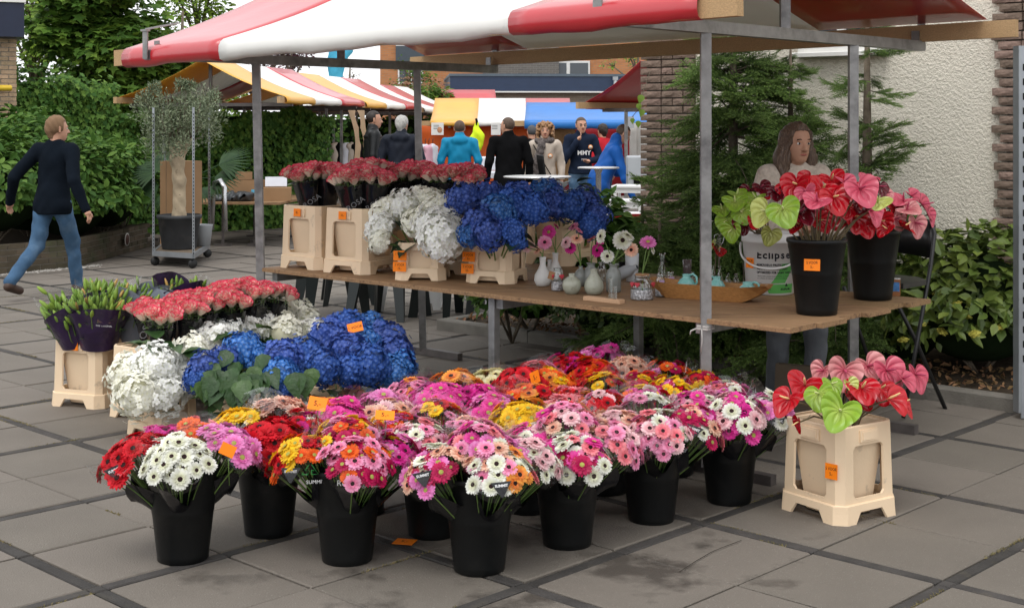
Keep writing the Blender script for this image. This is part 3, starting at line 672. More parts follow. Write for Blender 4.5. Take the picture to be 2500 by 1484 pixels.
def lily_bunch(base, axis, length, rad, n, label, seed, wrap=m_purple, wr=.75):
    r = random.Random(seed); axis = Vector(axis).normalized(); o = thing('lily_bunch', label, 'lilies', base, 0, 'lily bunches'); o.rotation_euler = frame(axis).to_euler(); bs = MB()
    for k in range(n):
        f = math.sqrt((k + .4) / n); a = k * 2.39996; x, y = rad * f * math.cos(a), rad * f * math.sin(a); z = length - .05 * f * f + r.gauss(0, .034)
        d = Vector((x * 1.3 + r.gauss(0, .11), y * 1.3 + r.gauss(0, .11), .42)); s = r.uniform(.055, .082)
        link('bud', ME_BUD if r.random() < .93 else ME_BUD2, o, (x, y, z - .05), frame(d), s)
        bs.tube([(x * .3, y * .3, 0), (x * .9, y * .9, z - .12), (x, y, z - .045)], .003, 4, 0, False)
        if k % 2 == 0:
            d2 = Vector((x + r.gauss(0, .05), y + r.gauss(0, .05), .10)); link('leaf', ME_LL, o, (x * .85, y * .85, z - .13), leaf_rot(d2, (0, 0, 1)), r.uniform(.06, .10))
    bs.build('stems', m_stem, o)
    sleeve('wrap', rad * .62, rad * 1.08, length * wr, o, wrap, 0, seed, 2, .05, 26, .04); sleeve('film_sleeve', rad * .9, rad * 1.2, length * .45, o, m_film, length * .55, seed + 5, 2, .05, 26, .02); return o
# ------------------------------------------------------------------ anthuriums
def anth_mat(name, a, b_, rough=.18):
    m = petal_mat(name, a, b_, .0, .75, .06, rough, .10); p = m.node_tree.nodes['Principled BSDF']; p.inputs['Specular IOR Level'].default_value = .4
    N = m.node_tree.nodes; L = m.node_tree.links; tc = N.new('ShaderNodeTexCoord'); sx = N.new('ShaderNodeSeparateXYZ'); L.new(tc.outputs['Object'], sx.inputs[0])
    def ma(op, i, j):
        q = N.new('ShaderNodeMath'); q.operation = op
        for k, v in enumerate((i, j)):
            if v is None: continue
            if isinstance(v, (int, float)): q.inputs[k].default_value = v
            else: L.new(v, q.inputs[k])
        return q.outputs[0]
    an = ma('ARCTAN2', ma('ABSOLUTE', sx.outputs[0], None), sx.outputs[1]); rd = N.new('ShaderNodeVectorMath'); rd.operation = 'LENGTH'; L.new(tc.outputs['Object'], rd.inputs[0])
    h = ma('ABSOLUTE', ma('SINE', ma('ADD', ma('MULTIPLY', an, 5.5), ma('MULTIPLY', rd.outputs['Value'], 7.0)), None), None)      # raised veins fanning from the stalk
    bp = N.new('ShaderNodeBump'); bp.inputs['Strength'].default_value = .55; bp.inputs['Distance'].default_value = .010; L.new(h, bp.inputs['Height']); L.new(bp.outputs[0], p.inputs['Normal']); return m
AC = {'red': anth_mat('red_spathe', (.34, .002, .008), (.40, .003, .010), .25), 'pink': anth_mat('pink_spathe', (.40, .025, .06), (.50, .075, .12), .32), 'green': anth_mat('green_spathe', (.36, .46, .09), (.21, .35, .03), .32),
      'maroon': anth_mat('maroon_spathe', (.08, .003, .008), (.10, .004, .010), .14), 'blush': anth_mat('blush_spathe', (.46, .05, .09), (.58, .22, .22), .34), 'lime': anth_mat('lime_spathe', (.48, .50, .16), (.42, .46, .12), .32)}
m_sp = {'red': mat('cream_spadix', (.75, .55, .25), .5, .3, var=.2), 'pink': mat('rose_spadix', (.42, .06, .12), .5, .3, var=.2), 'green': mat('pale_spadix', (.62, .66, .30), .5, .3, var=.2)}
m_sp['lime'] = m_sp['green']; m_sp['maroon'] = m_sp['pink']; m_sp['blush'] = m_sp['pink']
def spathe_mesh(ck, seed):
    r = random.Random(seed); b = MB(); n, m = 36, 5; vs = []; tn = []; cup = r.uniform(.10, .30); tw = r.uniform(-.12, .12)
    for k in range(n):
        a = 2 * math.pi * k / n                              # a = 0 is the tip, pi the notch
        x = math.sin(a); rad = .40 + .10 * abs(math.sin(a)) ** 1.2 + .26 * max(0, math.cos(a)) ** 7 - .26 * max(0, -math.cos(a)) ** 10
        for j in range(m):
            f = (j + 1) / m; px, py = rad * f * math.sin(a) * 1.05, rad * f * math.cos(a); z = cup * (f ** 2) * (1 if j < m - 1 else .8) * (.4 + abs(math.sin(a))) + tw * px * f - .12 * max(0, math.cos(a)) * f ** 3 + .016 * math.sin(a * 13) * f * (j > 0) * (j < m - 1)
            vs.append((px, py, z)); tn.append(max(.02, f))
    vs.append((0, 0, 0)); tn.append(.02); c = len(vs) - 1; fs = []
    for k in range(n):
        k2 = (k + 1) % n; fs.append((c, k2 * m, k * m))
        for j in range(m - 1): fs.append((k * m + j, k2 * m + j, k2 * m + j + 1, k * m + j + 1))
    b.add(vs, fs, 0, None, True, tn); return b.mesh('spathe', AC[ck])
SM = {c: [spathe_mesh(c, hash_(c) + q) for q in range(3)] for c in AC}
b = MB(); b.tube([(0, -.02, .0), (0, .02, .10), (0, .10, .26), (0, .15, .40)], [.034, .040, .034, .016], 8); SPD = {c: b.mesh('spadix', m_sp[c]) for c in AC}
def anthuriums(base, flowers, label, seed, ztop=(.0, .12)):
    """flowers: (world point, colour, size, facing vector)"""
    r = random.Random(seed); base = Vector(base); o = thing('anthurium_bunch', label, 'anthuriums', base); bs = MB()
    for p, ck, s, face in flowers:
        p = Vector(p) - base; f = Vector(face).normalized() + Vector((r.gauss(0, .12), r.gauss(0, .12), .32)); up = Vector((r.uniform(-.5, .5), r.uniform(-.2, .2), -1)); rot = look_rot(f, up)
        q = link('spathe', r.choice(SM[ck]), o, p, rot, s * .98); link('spadix', SPD[ck], q)
        a = r.uniform(0, 6.28); rim = Vector((math.cos(a) * .04, math.sin(a) * .04, -.2)); hd_ = Vector((p.x, p.y)) * .38; hd_ = hd_ * min(1, ztop[1] / max(hd_.length, 1e-6)); lip_ = Vector((hd_.x, hd_.y, ztop[0]))
        bs.tube([rim, lip_, lip_.lerp(p, .5) + Vector((0, 0, .02)), p - f.normalized() * .004], [.0045, .0045, .004, .0035], 5, 0, False)
    bs.build('stems', m_stemd, o); return o
# ------------------------------------------------------------------ gerbera buckets on the ground
MIXP = ['pink', 'white', 'peach', 'magenta', 'lilac', 'salmon', 'pale', 'pink', 'hot']; MIXR = ['red', 'orange', 'yellow', 'crimson', 'lilac', 'orange', 'hot', 'red']; MIXC = ['orange', 'crimson', 'yellow', 'pink', 'orange', 'pink']
BK = {  # x, y, words for the bucket, bunches: (where, azimuth, tilt, palette, words, head size, heads)
 'A': (-1.285, 5.36, 'leftmost bucket', [('front', 275, 27, ['white'], 'white', .075, 13), ('left', 195, 31, ['red'], 'red', .085, 13), ('left rear', 130, 24, ['magenta'], 'magenta', .085, 11), ('right', 20, 29, ['lilac'], 'lilac pink', .085, 15), ('back', 80, 22, ['orange', 'salmon'], 'orange', .085, 10)]),
 'B': (-1.01, 5.695, 'bucket beside the leftmost', [('front', 285, 20, ['red'], 'red', .09, 15), ('left', 150, 30, ['yellow'], 'yellow', .085, 12), ('back', 85, 24, ['peach'], 'peach', .09, 11), ('right', 15, 26, ['magenta', 'white', 'red'], 'cerise and white', .07, 13)]),
 'C': (-.642, 5.347, 'bucket with green triangle logo', [('front', 290, 27, ['pink', 'orange', 'crimson', 'pink', 'crimson'], 'pink, crimson and orange', .075, 15), ('left', 190, 30, ['orange', 'yellow', 'orange', 'red'], 'orange and yellow', .075, 14), ('right', 5, 30, ['crimson', 'yellow', 'magenta', 'lilac'], 'crimson and yellow', .07, 14), ('back', 90, 24, ['crimson', 'orange', 'yellow', 'red'], 'red, orange and yellow', .07, 14), ('middle', 0, 2, MIXC, 'mixed orange and pink', .07, 10)]),
 'I': (-.66, 6.0, 'bucket behind the green logo one', [('front', 235, 22, ['hot'], 'bright magenta', .085, 15), ('left', 165, 32, ['orange', 'apricot'], 'orange', .085, 12), ('right', 330, 28, ['pale', 'peach', 'pale'], 'pale pink', .085, 15), ('back', 60, 28, ['pink', 'lilac'], 'rose pink', .085, 12)]),
 'H': (-.33, 5.678, 'bucket left behind the nearest', [('front', 250, 26, ['pink', 'salmon', 'pale', 'white', 'crimson'], 'pink and salmon', .075, 14), ('left', 170, 30, ['red', 'orange', 'yellow', 'lilac'], 'red, orange and yellow', .07, 15), ('right', 350, 30, ['peach', 'pink', 'crimson', 'pale'], 'peach and pink', .07, 14), ('back', 85, 26, ['red', 'yellow', 'pink', 'orange'], 'red and yellow', .07, 14)]),
 'D': (-.125, 5.234, 'nearest bucket', [('front', 295, 27, ['peach', 'white', 'white', 'salmon', 'pink', 'apricot'], 'peach, white and salmon', .078, 15), ('left', 205, 31, ['lilac', 'crimson', 'peach', 'white', 'pink'], 'lilac, peach and crimson', .078, 14), ('right', 5, 31, ['pink', 'pale', 'lilac', 'white'], 'soft pink', .075, 15), ('back', 95, 24, ['magenta', 'white', 'peach', 'lilac', 'crimson'], 'magenta and white', .07, 14), ('middle', 280, 5, MIXP, 'mixed pink', .072, 12)]),
 'E': (.223, 5.545, 'second right row bucket', [('front', 285, 27, ['hot', 'pink', 'white', 'white', 'crimson', 'salmon'], 'hot pink and white', .078, 14), ('left', 180, 28, ['pink', 'white', 'pale', 'hot'], 'white and pink', .072, 14), ('right', 355, 31, ['pink', 'pale', 'salmon', 'peach'], 'salmon and rose', .075, 15), ('back', 95, 25, ['pale', 'peach', 'hot', 'pink'], 'pale pink and peach', .078, 14), ('middle', 90, 4, MIXP, 'mixed pink', .072, 11)]),
 'F': (.597, 5.883, 'third right row bucket', [('front', 275, 26, ['pink', 'pale', 'white', 'salmon', 'pink'], 'light pink', .075, 14), ('left', 190, 30, ['peach', 'pale', 'peach'], 'peach', .075, 13), ('right', 350, 30, ['lilac', 'crimson', 'salmon', 'peach', 'white'], 'lilac and crimson', .075, 14), ('back', 90, 26, ['lilac', 'white', 'pink', 'pale'], 'lilac and white', .072, 14)]),
 'G': (.977, 6.177, 'last right row bucket', [('front', 270, 27, ['hot', 'pale', 'white', 'magenta', 'pale'], 'magenta and white', .08, 14), ('left', 190, 28, ['hot', 'pink', 'white', 'pale'], 'pale pink and white', .072, 14), ('right', 350, 31, ['lilac', 'pink', 'white', 'lilac'], 'lilac', .08, 14), ('back', 90, 24, ['pink', 'white', 'salmon', 'lilac'], 'pink and salmon', .072, 14)]),
 'J': (.07, 6.03, 'middle centre row bucket', [('front', 260, 24, ['yellow', 'apricot', 'yellow'], 'yellow and apricot', .085, 14), ('left', 170, 30, ['hot', 'lilac'], 'cyclamen pink', .085, 14), ('right', 345, 28, ['peach', 'salmon', 'apricot', 'yellow', 'red'], 'salmon pink', .085, 13), ('back', 80, 24, ['red', 'crimson', 'orange', 'apricot'], 'red and orange', .085, 14)]),
 'K': (.435, 6.34, 'fourth centre row bucket', [('front', 265, 25, ['pale', 'pink', 'peach', 'red', 'orange'], 'pale rose', .07, 14), ('left', 175, 30, ['salmon', 'apricot', 'red', 'orange'], 'salmon and apricot', .08, 14), ('right', 350, 30, MIXR, 'red, lilac and yellow', .07, 15), ('back', 90, 24, ['red', 'yellow', 'orange', 'crimson', 'yellow'], 'orange, red and yellow', .07, 16)]),
 'L': (.78, 6.66, 'bucket beside the stall pole', [('front', 260, 25, ['lilac', 'red', 'yellow', 'crimson', 'hot'], 'red, lilac and yellow', .07, 15), ('left', 180, 28, ['yellow', 'orange', 'crimson', 'red'], 'yellow and crimson', .07, 15), ('right', 0, 26, ['orange', 'red', 'yellow', 'crimson'], 'orange and crimson', .08, 14), ('back', 90, 20, MIXR, 'mixed red and orange', .07, 14)]),
 'M': (-.30, 6.42, 'hidden hot pink bucket', [('front', 255, 24, ['hot', 'lilac', 'hot'], 'hot pink', .085, 15), ('left', 170, 30, ['pink', 'lilac', 'apricot'], 'soft pink and apricot', .08, 13), ('right', 350, 28, ['hot', 'magenta'], 'deep magenta', .085, 14), ('back', 75, 26, ['apricot'], 'apricot orange', .09, 14)]),
 'N': (.06, 6.76, 'bucket behind the red bunches', [('front', 265, 24, ['red'], 'bright red', .085, 14), ('left', 175, 30, ['cream'], 'cream', .085, 11), ('right', 345, 28, ['apricot', 'yellow', 'orange'], 'golden orange', .085, 14), ('back', 60, 26, ['salmon', 'red', 'pink'], 'coral red', .085, 13)]),
 'O': (.45, 7.05, 'farthest bucket of the group', [('front', 255, 24, ['orange', 'red'], 'orange red', .085, 14), ('left', 165, 28, ['red', 'magenta'], 'dark red', .085, 13), ('right', 345, 26, ['peach', 'pale'], 'peach and blush', .09, 13), ('back', 80, 24, ['lilac', 'magenta'], 'lilac and magenta', .085, 12)])}
BW = {'A': 'black bucket of white, red and pink gerberas, leftmost of the group', 'B': 'black bucket of red gerberas beside the leftmost bucket', 'C': 'black bucket whose sleeve shows a green triangle logo', 'D': 'black bucket nearest the camera with mixed pink gerberas',
      'E': 'black bucket of pink gerberas, second in the right hand row', 'F': 'black bucket of pink gerberas, third in the right hand row', 'G': 'black bucket of pink and white gerberas, last before the anthurium crate', 'H': 'black bucket half hidden left behind the nearest bucket',
      'I': 'black bucket mostly hidden behind the green logo bucket', 'J': 'black bucket hidden between the nearest bucket and its right neighbour', 'K': 'black bucket hidden behind the second and third buckets of the right row', 'L': 'black bucket at the foot of the stall pole',
      'M': 'hidden black bucket under hot pink and apricot gerberas', 'N': 'hidden black bucket under red and cream gerberas', 'O': 'hidden black bucket at the back under orange and peach gerberas'}
seed = 100; tagn = 0
BUNCH = {}
for k, (x, y, w, bl) in BK.items():
    bucket(x, y, BW[k])
    for (pos, az, tilt, pal, cw, hs_, nh) in bl:
        seed += 7; a, t = R(az), R(tilt); ax = Vector((math.cos(a) * math.sin(t), math.sin(a) * math.sin(t), math.cos(t)))
        off = .045 if tilt > 10 else 0; base = Vector((x + math.cos(a) * off, y + math.sin(a) * off, .155)); ln = .352 + random.uniform(-.015, .02) + (.03 if tilt < 10 else 0) + (.02 if pos == 'back' else 0)
        o = bouquet(base, ax, ln, .142 if hs_ > .08 else .138, int(nh * 2.15), pal, hs_ * 1.02, '%s gerbera bunch, %s of the %s' % (cw, pos, w), seed); BUNCH[k, pos] = o
        p = base + ax * (ln - .045) + Vector((0, -.085, .0))
        if (k, pos) in {('A', 'left'), ('A', 'right'), ('C', 'left'), ('D', 'front'), ('D', 'left'), ('H', 'front'), ('E', 'left'), ('G', 'right'), ('F', 'right'), ('B', 'right'), ('O', 'right'), ('J', 'front'), ('N', 'left'), ('H', 'left'), ('I', 'left')}:
            side = Vector((math.cos(a), math.sin(a), 0)) * .06; facing_tag(o, base + ax * (ln - .06) + Vector((random.uniform(-.04, .04), -.115, -.03 + random.uniform(-.02, .04))), 1.0, random.uniform(-.4, .4))
def on_sleeve(o, s, size, m, dz, dx, roll=0.0, push=.098):
    """print on the camera side of a bunch's black sleeve"""
    c = o.matrix_basis @ Vector((0, 0, dz)); d = (CAMP - c).normalized(); d.z *= .35; d.normalize(); x = Vector((0, 0, 1)).cross(d).normalized(); wpos = c + d * push + x * dx
    text(s, size, o, o.matrix_basis.inverted() @ wpos, o.rotation_euler.to_matrix().inverted() @ look_rot(d) @ RZ(roll), m)
on_sleeve(BUNCH['C', 'front'], 'Reachingfor t', .030, WHITEINK, .215, .01, -.05)
on_sleeve(BUNCH['C', 'left'], 'SUMMIT', .020, WHITEINK, .195, .02, .0); on_sleeve(BUNCH['D', 'front'], 'Rea', .028, WHITEINK, .215, -.08, -.05); on_sleeve(BUNCH['A', 'front'], 'for t', .028, WHITEINK, .215, .03, .1)
on_sleeve(BUNCH['E', 'front'], 'eachi', .026, WHITEINK, .215, .02, .1); on_sleeve(BUNCH['G', 'front'], 'the', .026, WHITEINK, .22, .09, .1)
def sg_logo(o, dz, dx):
    c = o.matrix_basis @ Vector((0, 0, dz)); d = (CAMP - c).normalized(); d.z *= .35; d.normalize(); x = Vector((0, 0, 1)).cross(d).normalized(); w = c + d * .102 + x * dx
    b = MB()
    def st(p): b.tube([(q[0], q[1], 0) for q in p], .0022, 5, 0, True, True)
    st([(-.004, .034), (-.020, .012), (-.004, .010), (-.010, -.004), (-.034, -.004), (-.028, .004)]); st([(.004, .034), (.030, -.004), (.006, -.004), (.004, .012), (.014, .010)])
    b.build('logo', m_green, o, o.matrix_basis.inverted() @ w, o.rotation_euler.to_matrix().inverted() @ look_rot(d))
sg_logo(BUNCH['C', 'left'], .235, .02); sg_logo(BUNCH['A', 'left'], .20, .10)
def card(w, lines, label, rot=None, ww=.075, hh=.055, size=.03, flat=False):
    o = thing('price_card', label, 'price card', w); b = MB(); b.box((0, 0, 0), (ww, hh, .0012)); rot_ = rot or look_rot(CAMP - Vector(w)); q = b.build('card', m_tag, o, (0, 0, 0), rot_)
    for i, s in enumerate(lines): text(s, size, q, (0, (len(lines) - 1) * .012 - i * .024, .0016), (0, 0, 0), INK)
    if not flat: b = MB(); b.tube([(0, .004, -.01), (.002, .02, -.14)], .002, 5); b.build('stick', m_stem, o)
card(at(775, 985, 5.62), ['5,-'], 'orange price card standing before the bright magenta gerberas', look_rot((.1, -1, .55)) @ RZ(-.2)); card(at(940, 1013, 5.42), ['5,-'], 'orange price card tilted back beside the crimson and yellow gerberas', look_rot((.1, -.5, .9)) @ RZ(-.15))
card(at(1306, 921, 6.25), ['5,-'], 'narrow orange price card seen edge on among the red gerberas', look_rot((.9, -.6, .2)) @ RZ(.1))
card(at(867, 799, 7.62), ['1 VOOR'], 'orange price card leaning on the blue hydrangeas', look_rot((0, -1, .5)) @ RZ(.25), .085, .055, .022); card(at(693, 796, 8.62), ['1 VOOR'], 'orange price card half sunk in the white hydrangeas', look_rot((0, -1, .4)), .085, .055, .02)
pg = gnd(988, 1325); card((pg.x, pg.y, .006), ['5,-'], 'orange price card lying flat on the paving', RZ(-.25) @ RX(R(0)), .085, .075, .03, True)
card(at(556, 1098, 5.22), [], 'blank orange card caught in the film of the leftmost bucket', look_rot((.5, -1, .2)) @ RZ(-.5), .06, .045)

# ------------------------------------------------------------------ crates on the ground
crate(-2.55, 8.37, 0, R(-21), 'scuffed cream flower crate with a price tag holding lilies', True, [(['5,-'], (0, -.190, .366), (R(88), 0, 0), .062, .048, .024)])
crate(-2.10, 8.03, 0, R(-35), 'cream flower crate on the ground holding the sleeved roses'); crate(-2.20, 8.80, 0, R(-30), 'cream flower crate behind the lily crate'); crate(-1.74, 8.42, 0, R(-42), 'cream flower crate under the far ground roses')
crate(-1.92, 7.55, 0, R(-40), 'short cream crate under the front white hydrangeas', False); crate(-1.55, 8.0, 0, R(-42), 'short cream crate under the rear white hydrangeas', False)
crate(-1.42, 7.40, 0, R(-42), 'short cream crate under the front blue hydrangeas', False); crate(-.98, 7.75, 0, R(-42), 'short cream crate under the rear blue hydrangeas', False)
crate(1.430, 6.02, 0, R(-56), 'cream flower crate with an orange tag holding red and green anthuriums', True, [(['5 VOOR', '5,-'], (.130, -.182, .225), (R(88), 0, R(10)), .06, .065, .019)])
# lilies and roses on the ground
lily_bunch((-2.62, 8.28, .36), (-.28 * .7, -.22 * .7, 1), .30, .15, 60, 'lily buds in a black and purple wrap at the left corner of the crate', 11)
lily_bunch((-2.48, 8.24, .36), (.05 * .7, -.25 * .7, 1), .32, .175, 95, 'largest bunch of green lily buds with white print on its wrap', 12)
lily_bunch((-2.5, 8.5, .36), (-.1 * .7, .2 * .7, 1), .33, .17, 75, 'lily buds at the back of the scuffed crate', 13); lily_bunch((-2.34, 8.42, .36), (.3 * .7, .05 * .7, 1), .30, .15, 26, 'lily buds in a grey blue wrap beside the roses', 14, m_greyw, .95)
lily_bunch((-2.25, 8.75, .36), (-.12 * .7, -.05 * .7, 1), .30, .13, 26, 'few lily buds in a tall grey wrap', 15, m_greyw, .9); lily_bunch((-2.13, 8.72, .36), (.12 * .7, -.15 * .7, 1), .32, .14, 24, 'lily buds deep inside a tall purple wrap', 16, m_purple, 1.02); lily_bunch((-2.05, 8.80, .36), (.35 * .7, -.05 * .7, 1), .30, .15, 70, 'lily buds fanning out right of the purple wrap', 17)
o = bpy.data.objects['lily_bunch.001']; on_sleeve(o, 'LILIES', .016, WHITEINK, .20, .03, -.1, .17); on_sleeve(o, 'BREDE', .026, mat('copper_print', (.25, .14, .10), .5, .3, var=0), .168, .03, -.1, .166); on_sleeve(o, 'THE ORIGINAL', .014, WHITEINK, .14, .03, -.1, .163)
RG = [((-2.02, 7.86, .36), (.10, -.30, 1), 0.28, .085, .07, 9), ((-2.12, 8.06, .36), (-.12, -.05, 1), 0.27, .07, .07, 7), ((-1.92, 8.0, .36), (.18, -.12, 1), 0.30, .08, .08, 10), ((-1.83, 8.16, .36), (.05, -.15, 1), 0.31, .09, .08, 10), ((-1.70, 8.26, .36), (.08, -.22, 1), 0.32, .09, .08, 10),
      ((-1.74, 8.44, .36), (-.05, .0, 1), 0.33, .09, .085, 10), ((-1.62, 8.40, .36), (.12, -.12, 1), 0.34, .10, .085, 12), ((-1.52, 8.50, .36), (.22, .02, 1), 0.32, .085, .075, 9), ((-1.93, 8.22, .36), (-.05, .12, 1), 0.30, .09, .08, 9)]
RW = ['nearest red edged rose bunch with a wide clear film window', 'rose bunch sunk low inside a black sleeve next to the lilies', 'second rose bunch of the ground row', 'third rose bunch of the ground row, below the lilies', 'fourth rose bunch of the ground row', 'fifth rose bunch of the ground row, at the back', 'sixth rose bunch of the ground row, the tallest', 'last rose bunch of the ground row, by the stall pole', 'rose bunch between the ground row and the purple wrap']
GR = []
for i, (p, ax, ln, rx, ry, n) in enumerate(RG): GR.append(rose_bunch(p, ax, ln, rx, ry, n, RW[i], 300 + i * 5, .074, 'rose bunches on the ground', .72 if i != 1 else .95, R(-30)))
GREYP = mat('grey_print', (.16, .16, .165), .5, .3, var=0)
for o, s, dz, dx, ro, ps in ((GR[1], 'ROSA', .12, -.02, 1.15, .085), (GR[0], 'ROSA', .05, .05, .5, .09), (GR[2], 'ROSA', .06, .03, .7, .095), (GR[3], 'ROSA', .06, .0, .6, .10)): on_sleeve(o, s, .062, GREYP, dz, dx, ro, ps)
# hydrangeas on the ground
def H(l): return [(*at(*q[:3]), *(q[3:])) for q in l]
hydrangea((-1.92, 7.55, .2), H([(312, 915, 7.42, 1.05), (378, 893, 7.40, 1.1), (335, 962, 7.30, 1.1), (400, 958, 7.36, 1.0), (430, 905, 7.55), (470, 868, 7.75), (455, 930, 7.5, .85)]), 'w', 'front bunch of white hydrangeas drooping over its crate', 21, 12)
hydrangea((-1.55, 8.0, .2), H([(515, 838, 8.0), (560, 815, 8.2), (640, 808, 8.4, 1.1), (690, 778, 8.7, 1.05), (650, 788, 8.6, 1.0), (742, 795, 8.7, 1.05), (700, 818, 8.35, 1.1), (605, 815, 8.3, 1.0), (760, 818, 8.5, 1.0), (725, 775, 8.8, .9)]), 'w', 'rear bunch of white hydrangeas beside the ground roses', 22, 10)
hydrangea((-1.42, 7.40, .2), H([(592, 858, 7.3, .92), (500, 898, 7.15, .8), (478, 925, 7.1, .62), (635, 882, 7.3, .82), (690, 880, 7.25, .95), (685, 918, 7.1, .8), (698, 948, 7.05, .5), (745, 868, 7.4, .92), (792, 898, 7.2, .8), (735, 900, 7.3, .72), (545, 880, 7.2, .7)]), 'b', 'front bunch of blue hydrangeas with broad green leaves', 23, 46, lr=.34, lz=(-.06, .2))
rl = random.Random(9); o = bpy.data.objects['hydrangea_bunch.002']
for u, v, y in [(515, 925, 7.02), (550, 930, 7.0), (568, 920, 7.0), (595, 930, 6.98), (630, 935, 6.97), (590, 950, 6.93), (530, 945, 6.97), (648, 940, 6.96), (615, 960, 6.93), (505, 935, 7.0), (535, 910, 7.05), (560, 945, 6.95), (585, 905, 7.05), (610, 940, 6.95), (625, 915, 7.0), (575, 965, 6.92), (600, 970, 6.92), (640, 955, 6.95), (655, 925, 7.0), (545, 960, 6.95), (520, 960, 6.98), (720, 930, 7.0), (745, 940, 7.0), (765, 920, 7.05), (660, 890, 7.1), (570, 885, 7.1), (490, 950, 7.0)]:
    link('leaf', ME_HL, o, at(u, v - 22, y + .04) - o.location, leaf_rot((rl.uniform(-.6, .6), -.35, -.75 + rl.uniform(-.2, .5)), (rl.uniform(-.5, .5), -.7, 1.1)), rl.uniform(.10, .145))
hydrangea((-.98, 7.75, .2), H([(805, 822, 7.75), (850, 802, 7.95), (900, 808, 8.0), (890, 848, 7.7, 1.1), (945, 838, 7.8, 1.1), (850, 862, 7.5), (965, 872, 7.6, 1.0), (905, 893, 7.4, 1.0), (960, 908, 7.45, .8), (855, 905, 7.35, .8), (975, 895, 7.55, .9)]), 'b', 'rear bunch of deep blue hydrangeas, largest on the ground', 24, 26, lr=.3, lz=(-.05, .2))
# anthuriums in the crate
def AF(l, y): return [(at(u, v, yy), c, s, f) for u, v, yy, c, s, f in l]
anthuriums((1.43, 6.02, .25), AF([(2052, 1003, 5.72, 'green', .165, (-.05, -1, .35)), (2000, 962, 5.80, 'green', .13, (-.5, -.7, .35)), (2030, 938, 5.9, 'green', .10, (.6, -.5, .6)), (2015, 990, 5.78, 'green', .10, (-.8, -.3, -.2)), (2072, 940, 5.9, 'lime', .08, (.2, -.8, .4)),
    (1925, 975, 5.75, 'red', .14, (-.5, -.6, .5)), (1965, 940, 5.95, 'red', .15, (-.1, -.6, .75)), (1950, 1030, 5.7, 'red', .08, (-.8, -.3, -.3)), (2105, 948, 5.9, 'red', .15, (.2, -.7, .7)), (2170, 975, 5.85, 'red', .15, (.3, -.6, .7)), (2150, 950, 6.0, 'red', .14, (.1, -.7, .7)), (2095, 965, 5.95, 'red', .13, (0, -.8, .6)), (2195, 985, 5.95, 'red', .13, (.6, -.4, .6)),
    (2062, 905, 6.1, 'blush', .155, (-.2, -1, .25)), (2010, 905, 6.2, 'blush', .11, (-.8, -.5, .2)), (2120, 895, 6.2, 'blush', .15, (.2, -.8, .5)), (2165, 905, 6.15, 'pink', .16, (.2, -.8, .45)), (2235, 915, 6.2, 'pink', .14, (.6, -.9, .2)), (2205, 925, 6.1, 'pink', .12, (.5, -.5, .6))], 0),
    'red, green and pink anthuriums in the crate on the paving', 41, (.165, .10))
# ------------------------------------------------------------------ crates and flowers on the table
tz = TZ + .001
c1 = Vector((-1.285, 9.07, TZ)); c2 = Vector((-.965, 8.80, TZ)); c3 = Vector((-.62, 9.06, TZ)); c4 = Vector((-.30, 8.80, TZ))
crate(c1.x, c1.y, tz, R(-36), 'cream crate at the left end of the table with a 10,- tag', True, [(['10,-'], (0, -.190, .366), (R(88), 0, 0), .062, .05, .022)])
crate(c2.x, c2.y, tz, R(-33), 'cream crate of roses second from the left end of the table', True, [(['10,-'], (0, -.190, .366), (R(88), 0, 0), .062, .05, .022)])
crate(c3.x, c3.y, tz, R(-45), 'cream crate of roses behind the white hydrangeas on the table'); crate(c4.x, c4.y, tz, R(-42), 'cream crate of roses behind the blue hydrangeas')
cw = Vector((-.545, 8.35, TZ)); crate(cw.x, cw.y + .05, tz, R(-4), 'short cream crate of white hydrangeas on the table, two orange tags', False, [(['1 VOOR', '6,-'], (-.118, -.158, .150), (R(86), 0, 0), .08, .058, .02), (['2 VOOR', '10,-'], (-.120, -.164, .085), (R(86), 0, 0), .08, .058, .02)])
cb = Vector((-.09, 8.19, TZ)); crate(cb.x, cb.y + .05, tz, R(-21), 'short cream crate of blue hydrangeas on the table, two orange tags', False, [(['1 VOOR', '6,-'], (-.118, -.158, .155), (R(86), 0, 0), .08, .058, .02), (['2 VOOR', '10,-'], (-.124, -.164, .085), (R(86), 0, 0), .08, .058, .02)])
ct = gnd(1370, 642, TZ); crate(ct.x, ct.y, tz, R(-40), 'plain cream crate behind the vases on the table')
RT = [((-.04, -.04), c1, (-.12, -.12, 1), .45, .09, .08, 10), ((.05, .02), c1, (.05, -.05, 1), .46, .095, .085, 11), ((-.04, -.07), c2, (-.10, -.18, 1), .44, .095, .08, 11), ((.06, -.05), c2, (.15, -.15, 1), .45, .105, .08, 12), ((.02, .07), c2, (.0, .12, 1), .48, .105, .09, 12), ((-.03, .05), c3, (-.05, .1, 1), .47, .105, .09, 12),
      ((-.12, -.08), c3, (-.02, -.10, 1), .45, .105, .09, 12), ((.06, -.08), c3, (.1, -.05, 1), .45, .105, .09, 12), ((-.10, -.05), c4, (-.05, -.05, 1), .45, .105, .09, 12), ((-.02, .04), c4, (.0, .05, 1), .46, .105, .09, 12), ((.0, -.08), c4, (.05, -.1, 1), .43, .085, .08, 8)]
OR = ['first', 'second', 'third', 'fourth', 'fifth', 'sixth', 'seventh', 'eighth', 'ninth', 'tenth', 'last']
RTO = [rose_bunch((c.x + d[0], c.y + d[1], TZ + .36), ax, ln - .17, rx, ry, n, '%s bunch from the left among the red edged roses on the table' % OR[i], 400 + 5 * i, .076, 'rose bunches on the table', .74, R(-25)) for i, (d, c, ax, ln, rx, ry, n) in enumerate(RT)]
for o in (RTO[0], RTO[2], RTO[3]): on_sleeve(o, 'ROSA', .05, GREYP, .08, .02, .6, .10)
